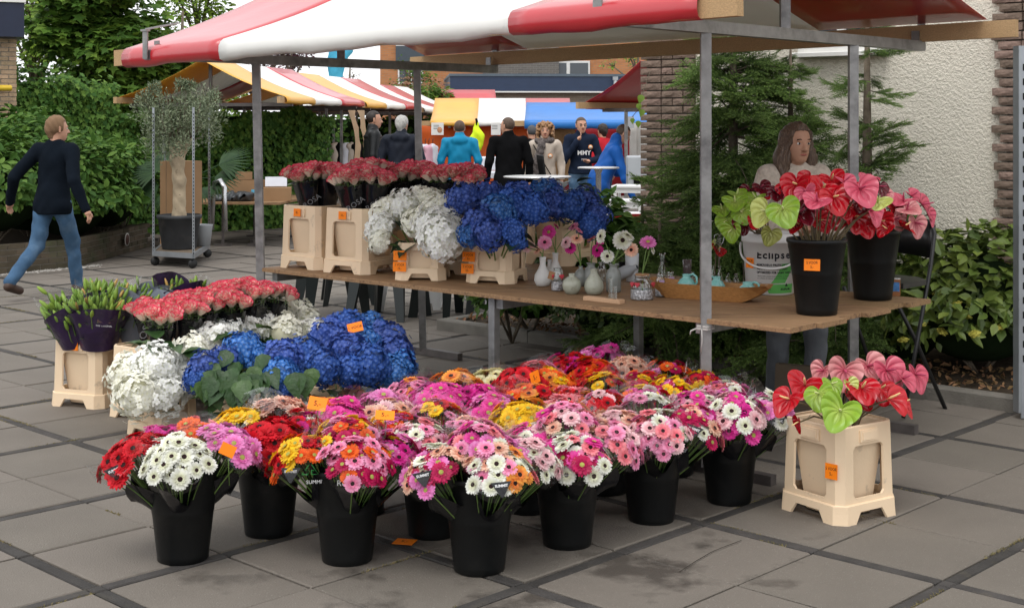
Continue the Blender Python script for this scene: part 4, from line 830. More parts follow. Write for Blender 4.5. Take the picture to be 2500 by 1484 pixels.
hydrangea((cw.x, cw.y + .05, TZ + .17), H([(985, 510, 8.55, 1.05), (1040, 500, 8.6, 1.05), (1075, 520, 8.45, 1.05), (930, 560, 8.4, .9), (950, 525, 8.55), (1060, 555, 8.15, 1.05), (1080, 582, 8.0, 1.1), (1025, 545, 8.35, .9), (928, 590, 8.3, .65), (1098, 548, 8.25, .8)]), 'w', 'white hydrangeas arching over their crate on the table', 25, 10, True, lz=(.0, .15))
hydrangea((cb.x, cb.y + .05, TZ + .17), H([(1130, 490, 8.3, 1.05), (1190, 480, 8.35, 1.0), (1170, 545, 7.85, 1.05), (1215, 520, 7.95, 1.1), (1250, 565, 7.75, .75), (1195, 572, 7.75, .9), (1255, 500, 8.1, 1.05), (1270, 482, 8.3, 1.0), (1300, 510, 8.1, .95), (1262, 590, 7.75, .55), (1150, 570, 7.85, .8)]), 'b', 'blue hydrangeas in the tagged crate on the table', 26, 14, True, .1, lz=(.05, .25))
hydrangea((ct.x, ct.y, TZ + .30), H([(1325, 480, 8.65, 1.0), (1350, 500, 8.45, 1.0), (1395, 503, 8.45, 1.0), (1430, 497, 8.55, 1.0), (1455, 525, 8.45, .9), (1440, 550, 8.4, .85), (1345, 462, 8.9, .7)]), 'b', 'dark blue hydrangeas in the crate behind the vases', 27, 20, True, .098, lr=.24, lz=(.0, .25))
# ------------------------------------------------------------------ vases and jars
m_cel = mat('celadon_glaze', (.36, .37, .30), .22, .5, var=.10, vs=40, col2=(.28, .28, .22), c2s=30, c2lo=.55, c2hi=.7); m_gry = mat('grey_glaze', (.24, .255, .24), .2, .5, var=.08, vs=30); m_wht = mat('white_bisque', (.66, .65, .63), .55, .3, var=.04)
m_teal = mat('teal_glaze', (.20, .46, .43), .15, .5, var=.07, vs=25); m_glass = glass_mat('clear_glass', (.90, .93, .92), .30, .03); m_frost = mat('frosted_grey', (.36, .38, .40), .5, .4, var=.04); m_frost2 = mat('frosted_white', (.62, .65, .68), .5, .4, var=.04)
m_sil = mat('silver_lace', (.42, .42, .44), .3, .6, var=.7, vs=90, metal=.7, bump=.8, bs=110); m_heart = mat('red_heart', (.50, .05, .07), .35, .4, var=.1); m_lilach = mat('lilac_heart', (.42, .28, .48), .3, .5, var=.1); m_tray = mat('carved_wood', (.36, .17, .055), .5, .35, var=.25, vs=6, aniso=(3, 20, 20, -TANG), bump=.15, bs=8); m_cork = mat('cork', (.30, .17, .09), .9, .1)
m_beech = mat('pale_beech', (.52, .33, .20), .6, .3, var=.12, vs=8, aniso=(3, 25, 25, -TANG))
def px2m(w, v): return w * ((EYE - TZ) * F / (v - HZ)) / F
def vase(u, v, w, top, shape, m, label, cat='vase', extra=None, n=24, wob=None, name='vase'):
    """stands at bearing (u, v) on the table; w and top give its width and height"""
    c = gnd(u, v - 3, TZ); k = c.y / F; r = w / 2 * k; h = (v - 3 - top) * k * 1.0
    o = thing(name, label, cat, (c.x, c.y, tz)); b = MB(); b.lathe([(max(q[0] * r, .0001), q[1] * h) for q in shape], n, 0, None, True, wob); b.build('body', m, o); return o, r, h, c
PEAR = [(.45, 0), (.7, .02), (.95, .18), (1, .32), (.88, .5), (.55, .72), (.34, .86), (.36, .97), (.4, 1), (.33, .99), (.28, .9)]
ROUND = [(.4, 0), (.62, .02), (.92, .25), (1, .45), (.9, .65), (.5, .82), (.3, .86), (.3, .96), (.36, 1), (.29, .99), (.24, .9)]
BOTL = [(.85, 0), (.95, .02), (1, .08), (1, .62), (.85, .76), (.55, .84), (.5, .9), (.62, .97), (.72, 1), (.62, .995), (.45, .92)]
NECK = [(.4, 0), (.75, .03), (1, .2), (.95, .38), (.55, .58), (.35, .72), (.36, .9), (.42, 1), (.36, .99), (.3, .8)]
JAR = [(.9, 0), (1, .03), (1, .62), (.9, .74), (.66, .82), (.66, .93), (.72, 1), (.66, .99), (.62, .85)]
CONE = [(.8, 0), (.82, .02), (.95, .6), (1, 1), (.95, .99), (.9, .6)]
GLB = [(.8, 0), (.9, .03), (.9, .5), (.6, .68), (.38, .76), (.36, .95), (.5, 1), (.42, .99), (.3, .8)]
VA = {}
VA['w1'] = vase(1325, 702, 42, 627, NECK, m_wht, 'white ribbed vase with a slim neck at the left of the vases', wob=lambda r, a, z: r * (1 + .035 * math.sin(14 * a)))
VA['w2'] = vase(1356, 692, 38, 617, NECK, m_wht, 'second white vase with a tall wavy neck', wob=lambda r, a, z: r * (1 + .03 * math.sin(12 * a))); VA['w3'] = vase(1342, 690, 30, 634, NECK, m_wht, 'small white vase half hidden between the two white ones')
VA['j1'] = vase(1361, 713, 29, 655, JAR, m_glass, 'small glass jar with silver lace and a red heart', 'jar'); VA['r1'] = vase(1396, 721, 47, 668, ROUND, m_cel, 'squat round celadon vase'); VA['g0'] = vase(1418, 702, 34, 650, ROUND, m_gry, 'small grey glazed vase behind the round one')
VA['p1'] = vase(1450, 722, 49, 657, PEAR, m_cel, 'pear shaped speckled celadon vase'); VA['g1'] = vase(1443, 703, 34, 642, BOTL, m_gry, 'grey glazed bottle vase behind the pear shaped one'); VA['g2'] = vase(1498, 716, 37, 645, BOTL, m_gry, 'tall grey glazed bottle vase with white gerberas')
VA['f1'] = vase(1543, 690, 34, 619, CONE, m_frost2, 'frosted white tumbler vase', n=28); VA['j2'] = vase(1568, 734, 55, 672, JAR, m_glass, 'wide glass jar with a silver lace band and red hearts', 'jar'); VA['gc'] = vase(1617, 690, 24, 619, [(.9, 0), (1, .1), (.8, .45), (.45, .62), (.5, .9), (.7, 1), (.6, .98), (.4, .7)], m_glass, 'slim glass carafe behind the purple heart jars', 'carafe')
VA['h1'] = vase(1612, 727, 26, 668, JAR, m_glass, 'glass jar with a lilac heart by the tray end', 'jar'); VA['h2'] = vase(1636, 712, 26, 664, JAR, m_glass, 'second glass jar with a lilac heart', 'jar'); VA['b1'] = vase(1470, 690, 24, 641, JAR, m_glass, 'clear jar between the two grey bottles', 'jar')
VA['d1'] = vase(1678, 690, 22, 634, CONE, mat('smoked_glass', (.10, .08, .08), .1, .5, var=.2), 'smoky glass tealight beside the pole', 'tealight'); VA['bk'] = vase(1520, 680, 20, 640, CONE, m_black, 'small black pot behind the grey bottle', 'pot')
for k, m in (('j1', m_sil), ('j2', m_sil), ('h1', m_sil)):
    o, r, h, c = VA[k]; b = MB(); b.lathe([(r * 1.02, h * .02), (r * 1.035, h * .06), (r * 1.035, h * .38), (r * 1.02, h * .42)], 24); b.build('lace_band', m, o)
def heart(parent, p, s, m, d=(0, -1, 0)):
    b = MB(); pts = [(math.sin(t) ** 3 * .5, (13 * math.cos(t) - 5 * math.cos(2 * t) - 2 * math.cos(3 * t) - math.cos(4 * t)) / 32) for t in [2 * math.pi * q / 18 for q in range(18)]]
    b.prism([(x * s, y * s) for x, y in pts], s * .28); b.build('heart', m, parent, p, look_rot(d))
for k, off, m in (('j1', -.9, m_heart), ('j1', .6, m_heart), ('j2', -1.0, m_heart), ('j2', -.5, m_heart), ('j2', .95, m_heart), ('h1', .1, m_lilach), ('h2', .1, m_lilach)):
    o, r, h, c = VA[k]; heart(o, (math.sin(off) * r * 1.05, -math.cos(off) * r * 1.1, h * .66), .030, m, (math.sin(off), -math.cos(off), 0))
o, r, h, c = VA['j1']; b = MB(); b.box((0, 0, 0), (.035, .002, .045)); b.build('paper_tag', m_cork, o, (-.035, -.03, h * .7), (0, .3, .2))
o, r, h, c = VA['j2']; b = MB(); b.lathe([(r * .62, h * .92), (r * .62, h * 1.06), (.0001, h * 1.06)], 18); b.build('cork_lid', m_cork, o)
c = gnd(1528, 692, TZ); o = thing('bottle', 'grey stoneware bottle lying tipped on its side', 'bottle', (c.x, c.y, tz)); b = MB(); b.lathe([(.028, 0), (.036, .008), (.037, .09), (.02, .12), (.015, .15), (.012, .15)], 20); b.build('body', m_frost, o, (-.06, -.02, .045), (R(0), R(66), R(-30)))
c = gnd(1474, 737, TZ); o = thing('tube_vase', 'pale wooden block with two glass test tubes at the table edge', 'vase', (c.x, c.y, tz), TANG); b = MB(); b.box((0, 0, .011), (.245, .045, .022), 0, None, .003); b.build('block', m_beech, o)
for x, h in ((.045, .125), (.075, .085)): b = MB(); b.lathe([(.009, .012), (.0115, .02), (.0115, h), (.013, h + .002), (.0105, h)], 14); b.build('test_tube', m_glass, o, (x, 0, 0))
# single gerberas in the vases
def single(vk, spots, label):
    o = VA[vk][0]; c = o.location; mo = thing('gerbera_bouquet', label, 'flowers', (c.x, c.y, c.z + .02), 0, 'gerberas in the vases'); bs = MB()
    for u, v, ck, s, f in spots:
        p = at(u, v, c.y) - mo.location; fv = Vector(f).normalized(); fm = frame(fv); link('gerbera_head', gm(ck), mo, p, fm @ RZ(random.uniform(0, 6)), s); h = VA[vk][2]
        bs.tube([(0, 0, 0), (p.x * .06, p.y * .06, h * .98), (p.x * .55, p.y * .5 , h + (p.z - h) * .6), p - fv * s * .14], .003, 5, 0, False)
    bs.build('stems', m_stem, mo)
single('w1', [(1290, 603, 'pale', .085, (-.3, .6, .5)), (1330, 592, 'pink', .09, (-.1, -1, .5)), (1312, 612, 'peach', .06, (-.7, -.4, .7))], 'pink gerberas over the white ribbed vase'); single('w2', [(1340, 567, 'hot', .09, (-.3, -.9, .3)), (1358, 552, 'hot', .05, (.7, .2, .7)), (1400, 553, 'pink', .07, (-.6, -.3, .8))], 'hot pink gerberas in the tall wavy vase')
single('g0', [(1408, 583, 'peach', .085, (.0, -.7, .9)), (1382, 592, 'pale', .08, (-.6, -.6, .4)), (1392, 605, 'magenta', .075, (0, -1, .15)), (1413, 562, 'pink', .06, (.6, -.2, .8))], 'peach and magenta gerberas in the small grey vase'); single('g1', [(1458, 612, 'magenta', .08, (-.2, -.9, .3)), (1445, 583, 'salmon', .06, (-.5, .2, .9)), (1465, 592, 'hot', .05, (0, -.3, .9))], 'magenta gerberas in the rear grey bottle')
single('g2', [(1520, 587, 'white', .115, (0, -1, .3)), (1467, 577, 'white', .085, (-.8, -.5, .2)), (1483, 626, 'white', .08, (-.1, -1, .35)), (1541, 610, 'peach', .085, (-.2, -1, .2)), (1532, 575, 'white', .09, (.4, -.3, .7))], 'white gerberas with dark eyes in the tall grey bottle'); single('j2', [(1582, 591, 'lilac', .095, (.0, -.3, .4)), (1592, 606, 'white', .07, (.8, -.2, .3))], 'lilac gerbera and a white one over the lace jar')
# wooden tray with teal jugs
ta, tb = gnd(1612, 722, TZ), gnd(1850, 738, TZ); tc_ = (ta + tb) / 2; TL = .70; dtr = (tb - ta); tang = math.atan2(dtr.y, dtr.x)
o = thing('dough_tray', 'long carved wooden tray holding the teal jugs', 'tray', (tc_.x, tc_.y, tz), tang); b = MB(); n = 16; vs = []; fs = []
for q in range(n + 1):
    f = q / n * 2 - 1; e = max(0, abs(f) - .62) / .38; x = f * .345; zb_ = .0 + .075 * e ** 1.3; ht = .082 + .012 * e; wo = .10 * (1 - .35 * e ** 2); wi = wo * .72
    vs += [(x, -wi * (1 - e * .6), zb_), (x, wi * (1 - e * .6), zb_), (x, wo, ht), (x, wo - .014, ht), (x * .97, wi * .8 * (1 - e * .7), zb_ + .016), (x * .97, -wi * .8 * (1 - e * .7), zb_ + .016), (x, -wo + .014, ht), (x, -wo, ht)]
for q in range(n):
    for e in range(8): a = q * 8 + e; c = q * 8 + (e + 1) % 8; fs.append((a, c, c + 8, a + 8))
fs += [tuple(range(7, -1, -1)), tuple(n * 8 + e for e in range(8))]
b.add(vs, fs, 0, None, False); b.build('body', m_tray, o)
def jug(x, y, r, h, label, shape, hd=0.0, hs=1.0):
    p = o_tr.matrix_basis @ Vector((x, y, .022)); j = thing('jug', label, 'jug', p, tang, 'teal jugs in the tray'); b = MB(); b.lathe([(max(.0001, q[0] * r), q[1] * h) for q in shape], 22); b.build('body', m_teal, j)
    b = MB(); ca = math.cos(hd); b.tube([(r * .35 * ca, 0, h * .93), (r * .75 * ca, 0, h * (1.02)), (r * 1.12 * ca, 0, h * .88), (r * 1.18 * ca, 0, h * .6), (r * .9 * ca, 0, h * .42)], .0065, 7); b.build('handle', m_teal, j)
o_tr = o; bpy.context.view_layer.update()
JG = [(.72, 0), (.85, .03), (1, .3), (.97, .5), (.7, .72), (.42, .82), (.4, .93), (.46, 1), (.38, .98), (.3, .85)]; JR = [(.72, 0), (.85, .04), (1, .35), (.95, .6), (.55, .8), (.5, .84), (.54, .95), (.5, 1), (.44, .98), (.3, .8)]
jug(-.125, .0, .052, .105, 'teal jug with an angular handle at the left of the tray', JG); jug(.045, .01, .048, .10, 'teal jug in the middle of the tray, behind the pole', JG, math.pi); jug(.225, .0, .053, .082, 'squat teal jug with a ring handle at the right of the tray', JR)
for i, (u, v, w, top, lb) in enumerate([(1741, 705, 16, 648, 'left glass bottle of the pair holding the red flower'), (1757, 707, 17, 650, 'right glass bottle of the pair holding the red flower'), (1777, 706, 18, 667, 'small round glass bottle behind the squat jug'), (1797, 705, 18, 668, 'second round glass bottle behind the squat jug'), (1690, 697, 18, 664, 'small glass bottle between jug and pole')]):
    vase(u, v, w, top, GLB, m_glass, lb, 'bottle', n=16, name='glass_bottle')
pa = gnd(1757, 700, TZ); anthuriums((pa.x, pa.y, TZ + .22), [(at(1752, 612, pa.y), 'red', .10, (.3, -.5, .8)), (at(1737, 598, pa.y + .03), 'lime', .085, (-.6, -.6, .3))], 'single red anthurium with a lime leaf in a glass bottle', 43)
b = MB(); b.tube([at(1757, 600, pa.y - .01), at(1744, 590, pa.y - .01), at(1744, 575, pa.y - .01), at(1752, 571, pa.y - .01), at(1756, 577, pa.y - .01), at(1760, 571, pa.y - .01), at(1768, 577, pa.y - .01), at(1765, 592, pa.y - .01), at(1757, 600, pa.y - .01)], .0022, 5)
b.tube([at(1756, 577, pa.y) + Vector((math.cos(q) * .012, math.sin(q * 1.7) * .012, -.002 * q)) for q in range(26)], .0014, 4); b.tube([at(1757, 600, pa.y - .01), at(1757, 660, pa.y - .01)], .0016, 4)
tag(b.build('heart_pick', mat('silver_wire', (.5, .5, .5), .3, .5, metal=.8)), 'silver wire heart on a stick above the red flower', 'ornament')
# ------------------------------------------------------------------ white bucket with print
m_wp = mat('white_plastic', (.66, .65, .64), .4, .4, var=.05, vs=6); ce = gnd(1880, 715, TZ); k = ce.y / F
o = thing('paint_bucket', 'white plastic bucket with green and black print on the table', 'bucket', (ce.x, ce.y, tz)); rb, rt, hh = .131, .152, .335; ang = math.atan2(-ce.y, -ce.x)
b = MB(); b.lathe([(rb * .97, 0), (rb, .004), (rt, hh - .05), (rt + .006, hh - .048), (rt + .006, hh - .04), (rt + .004, hh), (rt, hh + .002), (rt - .004, hh), (rb - .006, .01), (.0001, .01)], 44); b.build('body', m_wp, o)
b = MB(); hz_ = hh - .06
pts = [Vector((math.cos(ang + R(a)) * (rt + .012), math.sin(ang + R(a)) * (rt + .012), hz_ - .125 * math.sin(R((a + 100) / 200 * 180)) ** .8)) for a in range(-100, 101, 8)]; b.tube(pts, .006, 8); b.build('handle', m_wp, o)
def rad_at(z): return rb + (rt - rb) * z / (hh - .05)
def wrap_text(s, size, z, a0, m, sp=.62, off=0.0, shear=0.0, sx=1.0):
    """letters one by one round the bucket, left to right as seen from the front"""
    a = a0
    W_ = {'i': .28, 'l': .28, 'I': .30, ' ': .30, 'r': .42, 't': .38, 'f': .36, 'M': .85, 'm': .9, 'W': .95, 'E': .58, 'p': .6, 's': .52, 'c': .54}
    for chh in s:
        w = W_.get(chh, .62) * size * sx; am = a + (w / 2) / rad_at(z); th = ang + am
        if chh != ' ':
            rr_ = rad_at(z) + .0015; text(chh, size, o, (math.cos(th) * rr_, math.sin(th) * rr_, z), (R(86), 0, th + math.pi / 2), m, shear=shear, sx=sx, off=off)
        a += w / rad_at(z)
wrap_text('Eclipse', .058, .222, R(-30), INK, off=.0016); wrap_text('LD', .04, .222, R(55), mat('grey_ink', (.3, .3, .3), .7, .1, var=0))
for i, s in enumerate(['REMOVABLE PROTECTION', 'AGAINST HEAT AND LIGHT', 'OPTIMIZED FOR LIGHT SHADE']): wrap_text(s, .0165, .168 - i * .021, R(-30), INK, off=.0006, sx=.9)
for i, s in enumerate(['PROTECTION LONGUE DUREE CONTRE LA CHALEUR', 'LA LUMIERE OPTIMISEE POUR LES OMBRAGES']): wrap_text(s, .0095, .106 - i * .0125, R(-30), INK, shear=.25, sx=.85)
wrap_text('20KG', .015, .035, R(-14), INK); wrap_text('SUDLAC', .018, .036, R(24), INK, off=.001, shear=.2)
m_gp = mat('green_label', (.10, .36, .08), .45, .3, var=.03)
def patch(name, f0, f1, z0, z1, m, n=16, mm=6, lift=.0009):
    b = MB(); vs = []; fs = []
    for j in range(mm + 1):
        z = z0 + (z1 - z0) * j / mm; a0, a1 = f0(j / mm), f1(j / mm)
        for q in range(n + 1): th = ang + R(a0 + (a1 - a0) * q / n); rr_ = rad_at(z) + lift; vs.append((rr_ * math.cos(th), rr_ * math.sin(th), z))
    for j in range(mm):
        for q in range(n): a = j * (n + 1) + q; fs.append((a, a + 1, a + n + 2, a + n + 1))
    b.add(vs, fs, 0, None, True); return b.build(name, m, o)
patch('green_swoosh', lambda f: -6 + 10 * abs(f - .3), lambda f: 62, .012, .062, m_gp); patch('green_swoosh', lambda f: 2 + 26 * f ** .8, lambda f: 36 + 26 * f, .068, .175, m_gp)
patch('recycling_box', lambda f: -30, lambda f: -20, .025, .07, mat('grey_ink', (.3, .3, .3), .7, .1, var=0), 4, 2); patch('recycling_box', lambda f: -29.2, lambda f: -20.8, .029, .066, m_wp, 4, 2, .0014); b = MB(); b.ball((0, 0, 0), .0085, 10, 6); b.tube([(0, 0, .006), (.01, 0, -.008), (-.01, 0, -.008), (0, 0, .006)], .002, 5)
th = ang + R(40); q = MB(); q.prism([(-.010, 0), (.010, 0), (.0, .018)], .0008); q.build('logo', INK, o, (math.cos(th) * (rad_at(.055) + .0018), math.sin(th) * (rad_at(.055) + .0018), .050), (R(86), 0, th + math.pi / 2))
th = ang + R(-48); price(o, ['VOOR', '5,-'], (math.cos(th) * (rad_at(.18) + .004), math.sin(th) * (rad_at(.18) + .004), .175), (R(86), 0, th + math.pi / 2), .06, .055)
# black buckets of anthuriums on the table
p1, p2 = gnd(1994, 766, TZ), gnd(2131, 730, TZ)
a1 = R(-22); bucket(p1.x, p1.y, 'black bucket with an orange 5 VOOR 5,- tag near the table corner', tz, [(['5 VOOR', '5,-'], (math.sin(a1) * .136, -math.cos(a1) * .136, .255), (R(83), 0, a1), .078, .056, .019)], 'black buckets on the table', 1.02)
bucket(p2.x, p2.y, 'plain black bucket on the table before the folding chair', tz, None, 'black buckets on the table', 1.02)
anthuriums((p1.x, p1.y, TZ + .37), AF([(1912, 512, 6.62, 'green', .165, (-.25, -1, .35)), (1872, 518, 6.70, 'lime', .15, (-.5, -1, .25)), (1945, 452, 6.8, 'red', .155, (-.4, -.8, .4)), (2008, 465, 6.75, 'red', .16, (.2, -.8, .55)), (2036, 482, 6.65, 'red', .155, (.0, -1, .3)), (1995, 492, 6.6, 'pink', .14, (-.1, -.5, .9)), (1968, 470, 6.7, 'pink', .11, (-.6, -.6, .3)), (1952, 520, 6.65, 'maroon', .14, (.2, -.7, .7)), (1985, 455, 6.95, 'lime', .10, (.1, -.2, 1)),
    (2100, 462, 6.65, 'pink', .17, (.15, -1, .25)), (2062, 445, 6.95, 'pink', .12, (.2, -.4, .9)), (2142, 495, 6.7, 'lime', .13, (.3, -.7, .8)), (2148, 456, 6.95, 'maroon', .10, (.6, -.8, .2)), (2160, 472, 7.0, 'blush', .10, (.7, -.6, .3)), (2045, 520, 6.95, 'red', .16, (.0, -.9, .2)), (2085, 530, 6.9, 'red', .15, (.3, -.9, .3)), (2012, 520, 7.0, 'pink', .13, (0, -1, .2)), (1935, 480, 6.9, 'pink', .12, (-.5, -.7, .5)), (2125, 515, 6.85, 'pink', .14, (.6, -.8, .1)), (1950, 548, 6.7, 'red', .10, (-.5, -.6, .6)), (1975, 440, 6.95, 'red', .12, (-.2, -.5, .8)), (2030, 440, 7.0, 'red', .13, (.1, -.6, .7)), (2078, 470, 6.85, 'red', .13, (.1, -.8, .5)), (1925, 462, 6.95, 'red', .12, (-.5, -.7, .4)), (2000, 540, 6.9, 'red', .12, (0, -.9, .3)), (2070, 505, 6.75, 'red', .12, (.2, -.9, .2)), (2120, 440, 7.0, 'pink', .11, (.3, -.5, .8)), (2100, 498, 6.75, 'maroon', .11, (.2, -.8, .4)), (1900, 470, 6.95, 'maroon', .11, (-.5, -.5, .6))], 0), 'anthuriums of every colour fanning from the tagged bucket', 44)
anthuriums((p2.x, p2.y, TZ + .37), AF([(2205, 492, 7.2, 'pink', .14, (.2, -.5, .9)), (2252, 500, 7.2, 'pink', .15, (.6, -.8, .3)), (2215, 512, 7.1, 'blush', .13, (-.2, -.3, 1)), (2235, 545, 7.1, 'blush', .13, (.6, -.7, .0)), (2185, 535, 7.15, 'blush', .11, (.1, -1, .2)), (2110, 548, 7.1, 'red', .13, (-.3, -1, .2)), (2150, 540, 7.1, 'red', .12, (.3, -1, .2)), (2205, 556, 7.05, 'red', .12, (.3, -.5, .9)), (2180, 500, 7.3, 'pink', .12, (0, -.4, .9)), (2165, 560, 7.05, 'red', .10, (-.5, -.5, .5)), (2225, 480, 7.3, 'pink', .12, (.3, -.5, .8)), (2130, 515, 7.2, 'red', .13, (0, -.9, .3)), (2190, 515, 7.2, 'red', .12, (.3, -.8, .4)), (2265, 525, 7.2, 'pink', .11, (.8, -.6, .2))], 0), 'pink and red anthuriums in the plain black bucket', 45)
anthuriums((ce.x, ce.y, TZ + .33), AF([(1775, 540, 7.35, 'green', .13, (-.6, -.9, .0)), (1765, 512, 7.4, 'green', .12, (-.5, -.5, .7)), (1795, 495, 7.35, 'green', .14, (-.2, -.5, .8)), (1812, 520, 7.3, 'green', .12, (-.5, -.8, .3)), (1800, 475, 7.45, 'green', .11, (-.2, -.3, .9)), (1845, 485, 7.4, 'green', .12, (-.1, -.4, .9)), (1788, 560, 7.3, 'green', .12, (-.5, -.7, -.2)), (1828, 467, 7.5, 'maroon', .10, (-.3, -.7, .5)), (1858, 458, 7.45, 'maroon', .105, (.1, -.9, .4)), (1812, 545, 7.3, 'maroon', .11, (-.2, -1, .2)), (1850, 545, 7.25, 'red', .11, (.1, -.6, .8)), (1838, 515, 7.3, 'lime', .12, (-.6, -1, .1)), (1880, 570, 7.15, 'lime', .11, (.1, -1, -.3)), (1870, 470, 7.5, 'red', .10, (.2, -.6, .7))], 0), 'green and maroon anthuriums standing in the white bucket', 46)
c = gnd(2186, 722, TZ); o = thing('cardboard_box', 'small orange and blue box beside the rear black bucket', 'box', (c.x, c.y, tz), R(-20)); b = MB(); b.box((0, 0, .045), (.05, .035, .09)); b.build('carton', mat('brown_card', (.32, .13, .05), .6, .3, var=.1), o); b = MB(); b.box((0, -.0185, .05), (.046, .001, .05)); b.build('print', mat('blue_print', (.08, .22, .5), .5, .3, var=.3, vs=60), o); b = MB(); b.box((.0, 0, .0925), (.052, .037, .004)); b.build('flap', mat('white_plastic', (.66, .65, .64)), o)
# folding chair behind the table
m_ch = mat('black_tube', (.012, .012, .013), .35, .5, var=.1); o = thing('folding_chair', 'black folding chair standing behind the table corner', 'chair', (2.50, 8.02, 0), 0)
def wl(u, v, y): return at(u, v, y) - o.location
b = MB(); b.tube([wl(2205, 1020, 7.85), wl(2240, 830, 7.9), wl(2272, 650, 7.95), wl(2282, 570, 8.0), wl(2276, 545, 8.02), wl(2255, 536, 8.05)], .0125, 8); b.build('leg', m_ch, o); b = MB(); b.tube([wl(2308, 998, 8.15), wl(2235, 830, 8.1), wl(2170, 700, 8.0)], .0125, 8); b.build('leg', m_ch, o)
b = MB(); b.tube([wl(2055, 985, 8.25), wl(2085, 830, 8.25), wl(2120, 650, 8.3), wl(2130, 545, 8.33)], .0125, 8); b.build('leg', m_ch, o); b = MB(); b.tube([wl(2150, 960, 8.45), wl(2105, 830, 8.4), wl(2060, 700, 8.3)], .0125, 8); b.build('leg', m_ch, o)
pts = [wl(2095, 600, 8.33), wl(2260, 618, 8.0)]; b = MB(); n = 10; vs = []; fs = []
for q in range(n + 1):
    f = q / n; pt, pb = wl(2120, 545, 8.33).lerp(wl(2283, 537, 8.0), f), wl(2120, 610, 8.3).lerp(wl(2277, 632, 8.0), f); bow = Vector((.03, .06, 0)) * math.sin(math.pi * f); cz = Vector((0, 0, -.03 * (f > .95) - .0)); vs += [pt + bow + cz, pb + bow, pb + bow + Vector((.006, .012, 0)), pt + bow + cz + Vector((.006, .012, 0))]
for q in range(n):
    for e in range(4): a = q * 4 + e; c = q * 4 + (e + 1) % 4; fs.append((a, c, c + 4, a + 4))
fs += [(3, 2, 1, 0), (n * 4, n * 4 + 1, n * 4 + 2, n * 4 + 3)]; b.add(vs, fs, 0, None, True); b.build('backrest', m_ch, o)
sp = [wl(2095, 680, 8.3), wl(2255, 682, 7.95), wl(2245, 700, 7.75), wl(2095, 695, 7.9)]; b = MB(); pts = [wl(2130, 668, 8.32), wl(2240, 680, 8.05), wl(2262, 692, 7.9), wl(2205, 697, 7.7), wl(2080, 690, 7.95)]; zc = sum(p.z for p in pts) / 5
b.prism([(p.x, p.y) for p in pts], .03, 0, Matrix.Translation((0, 0, zc - .015))); b.build('seat', m_ch, o)
# paper bag under the table
c = gnd(1975, 1058); o = thing('paper_bag', 'brown paper bag standing under the table beside her feet', 'bag', (c.x, c.y + .06, 0), R(-30)); b = MB(); vs = []; m_pap = mat('kraft_paper', (.13, .10, .072), .85, .15, var=.15, vs=6, bump=.3, bs=8)
for z, w, d in ((0, .16, .07), (.2, .165, .06), (.36, .17, .025)):
    vs += [(-w, -d, z), (w, -d, z), (w, d, z), (-w, d, z)]
b.add(vs, [(3, 2, 1, 0)] + [(l * 4 + k, l * 4 + (k + 1) % 4, l * 4 + 4 + (k + 1) % 4, l * 4 + 4 + k) for l in (0, 1) for k in range(4)]); b.build('bag_body', m_pap, o); b = MB(); b.tube([(-.05, -.03, .33), (-.04, -.04, .24), (.0, -.055, .22), (.04, -.04, .26), (.05, -.03, .33)], .004, 5); b.build('handle', m_pap, o)
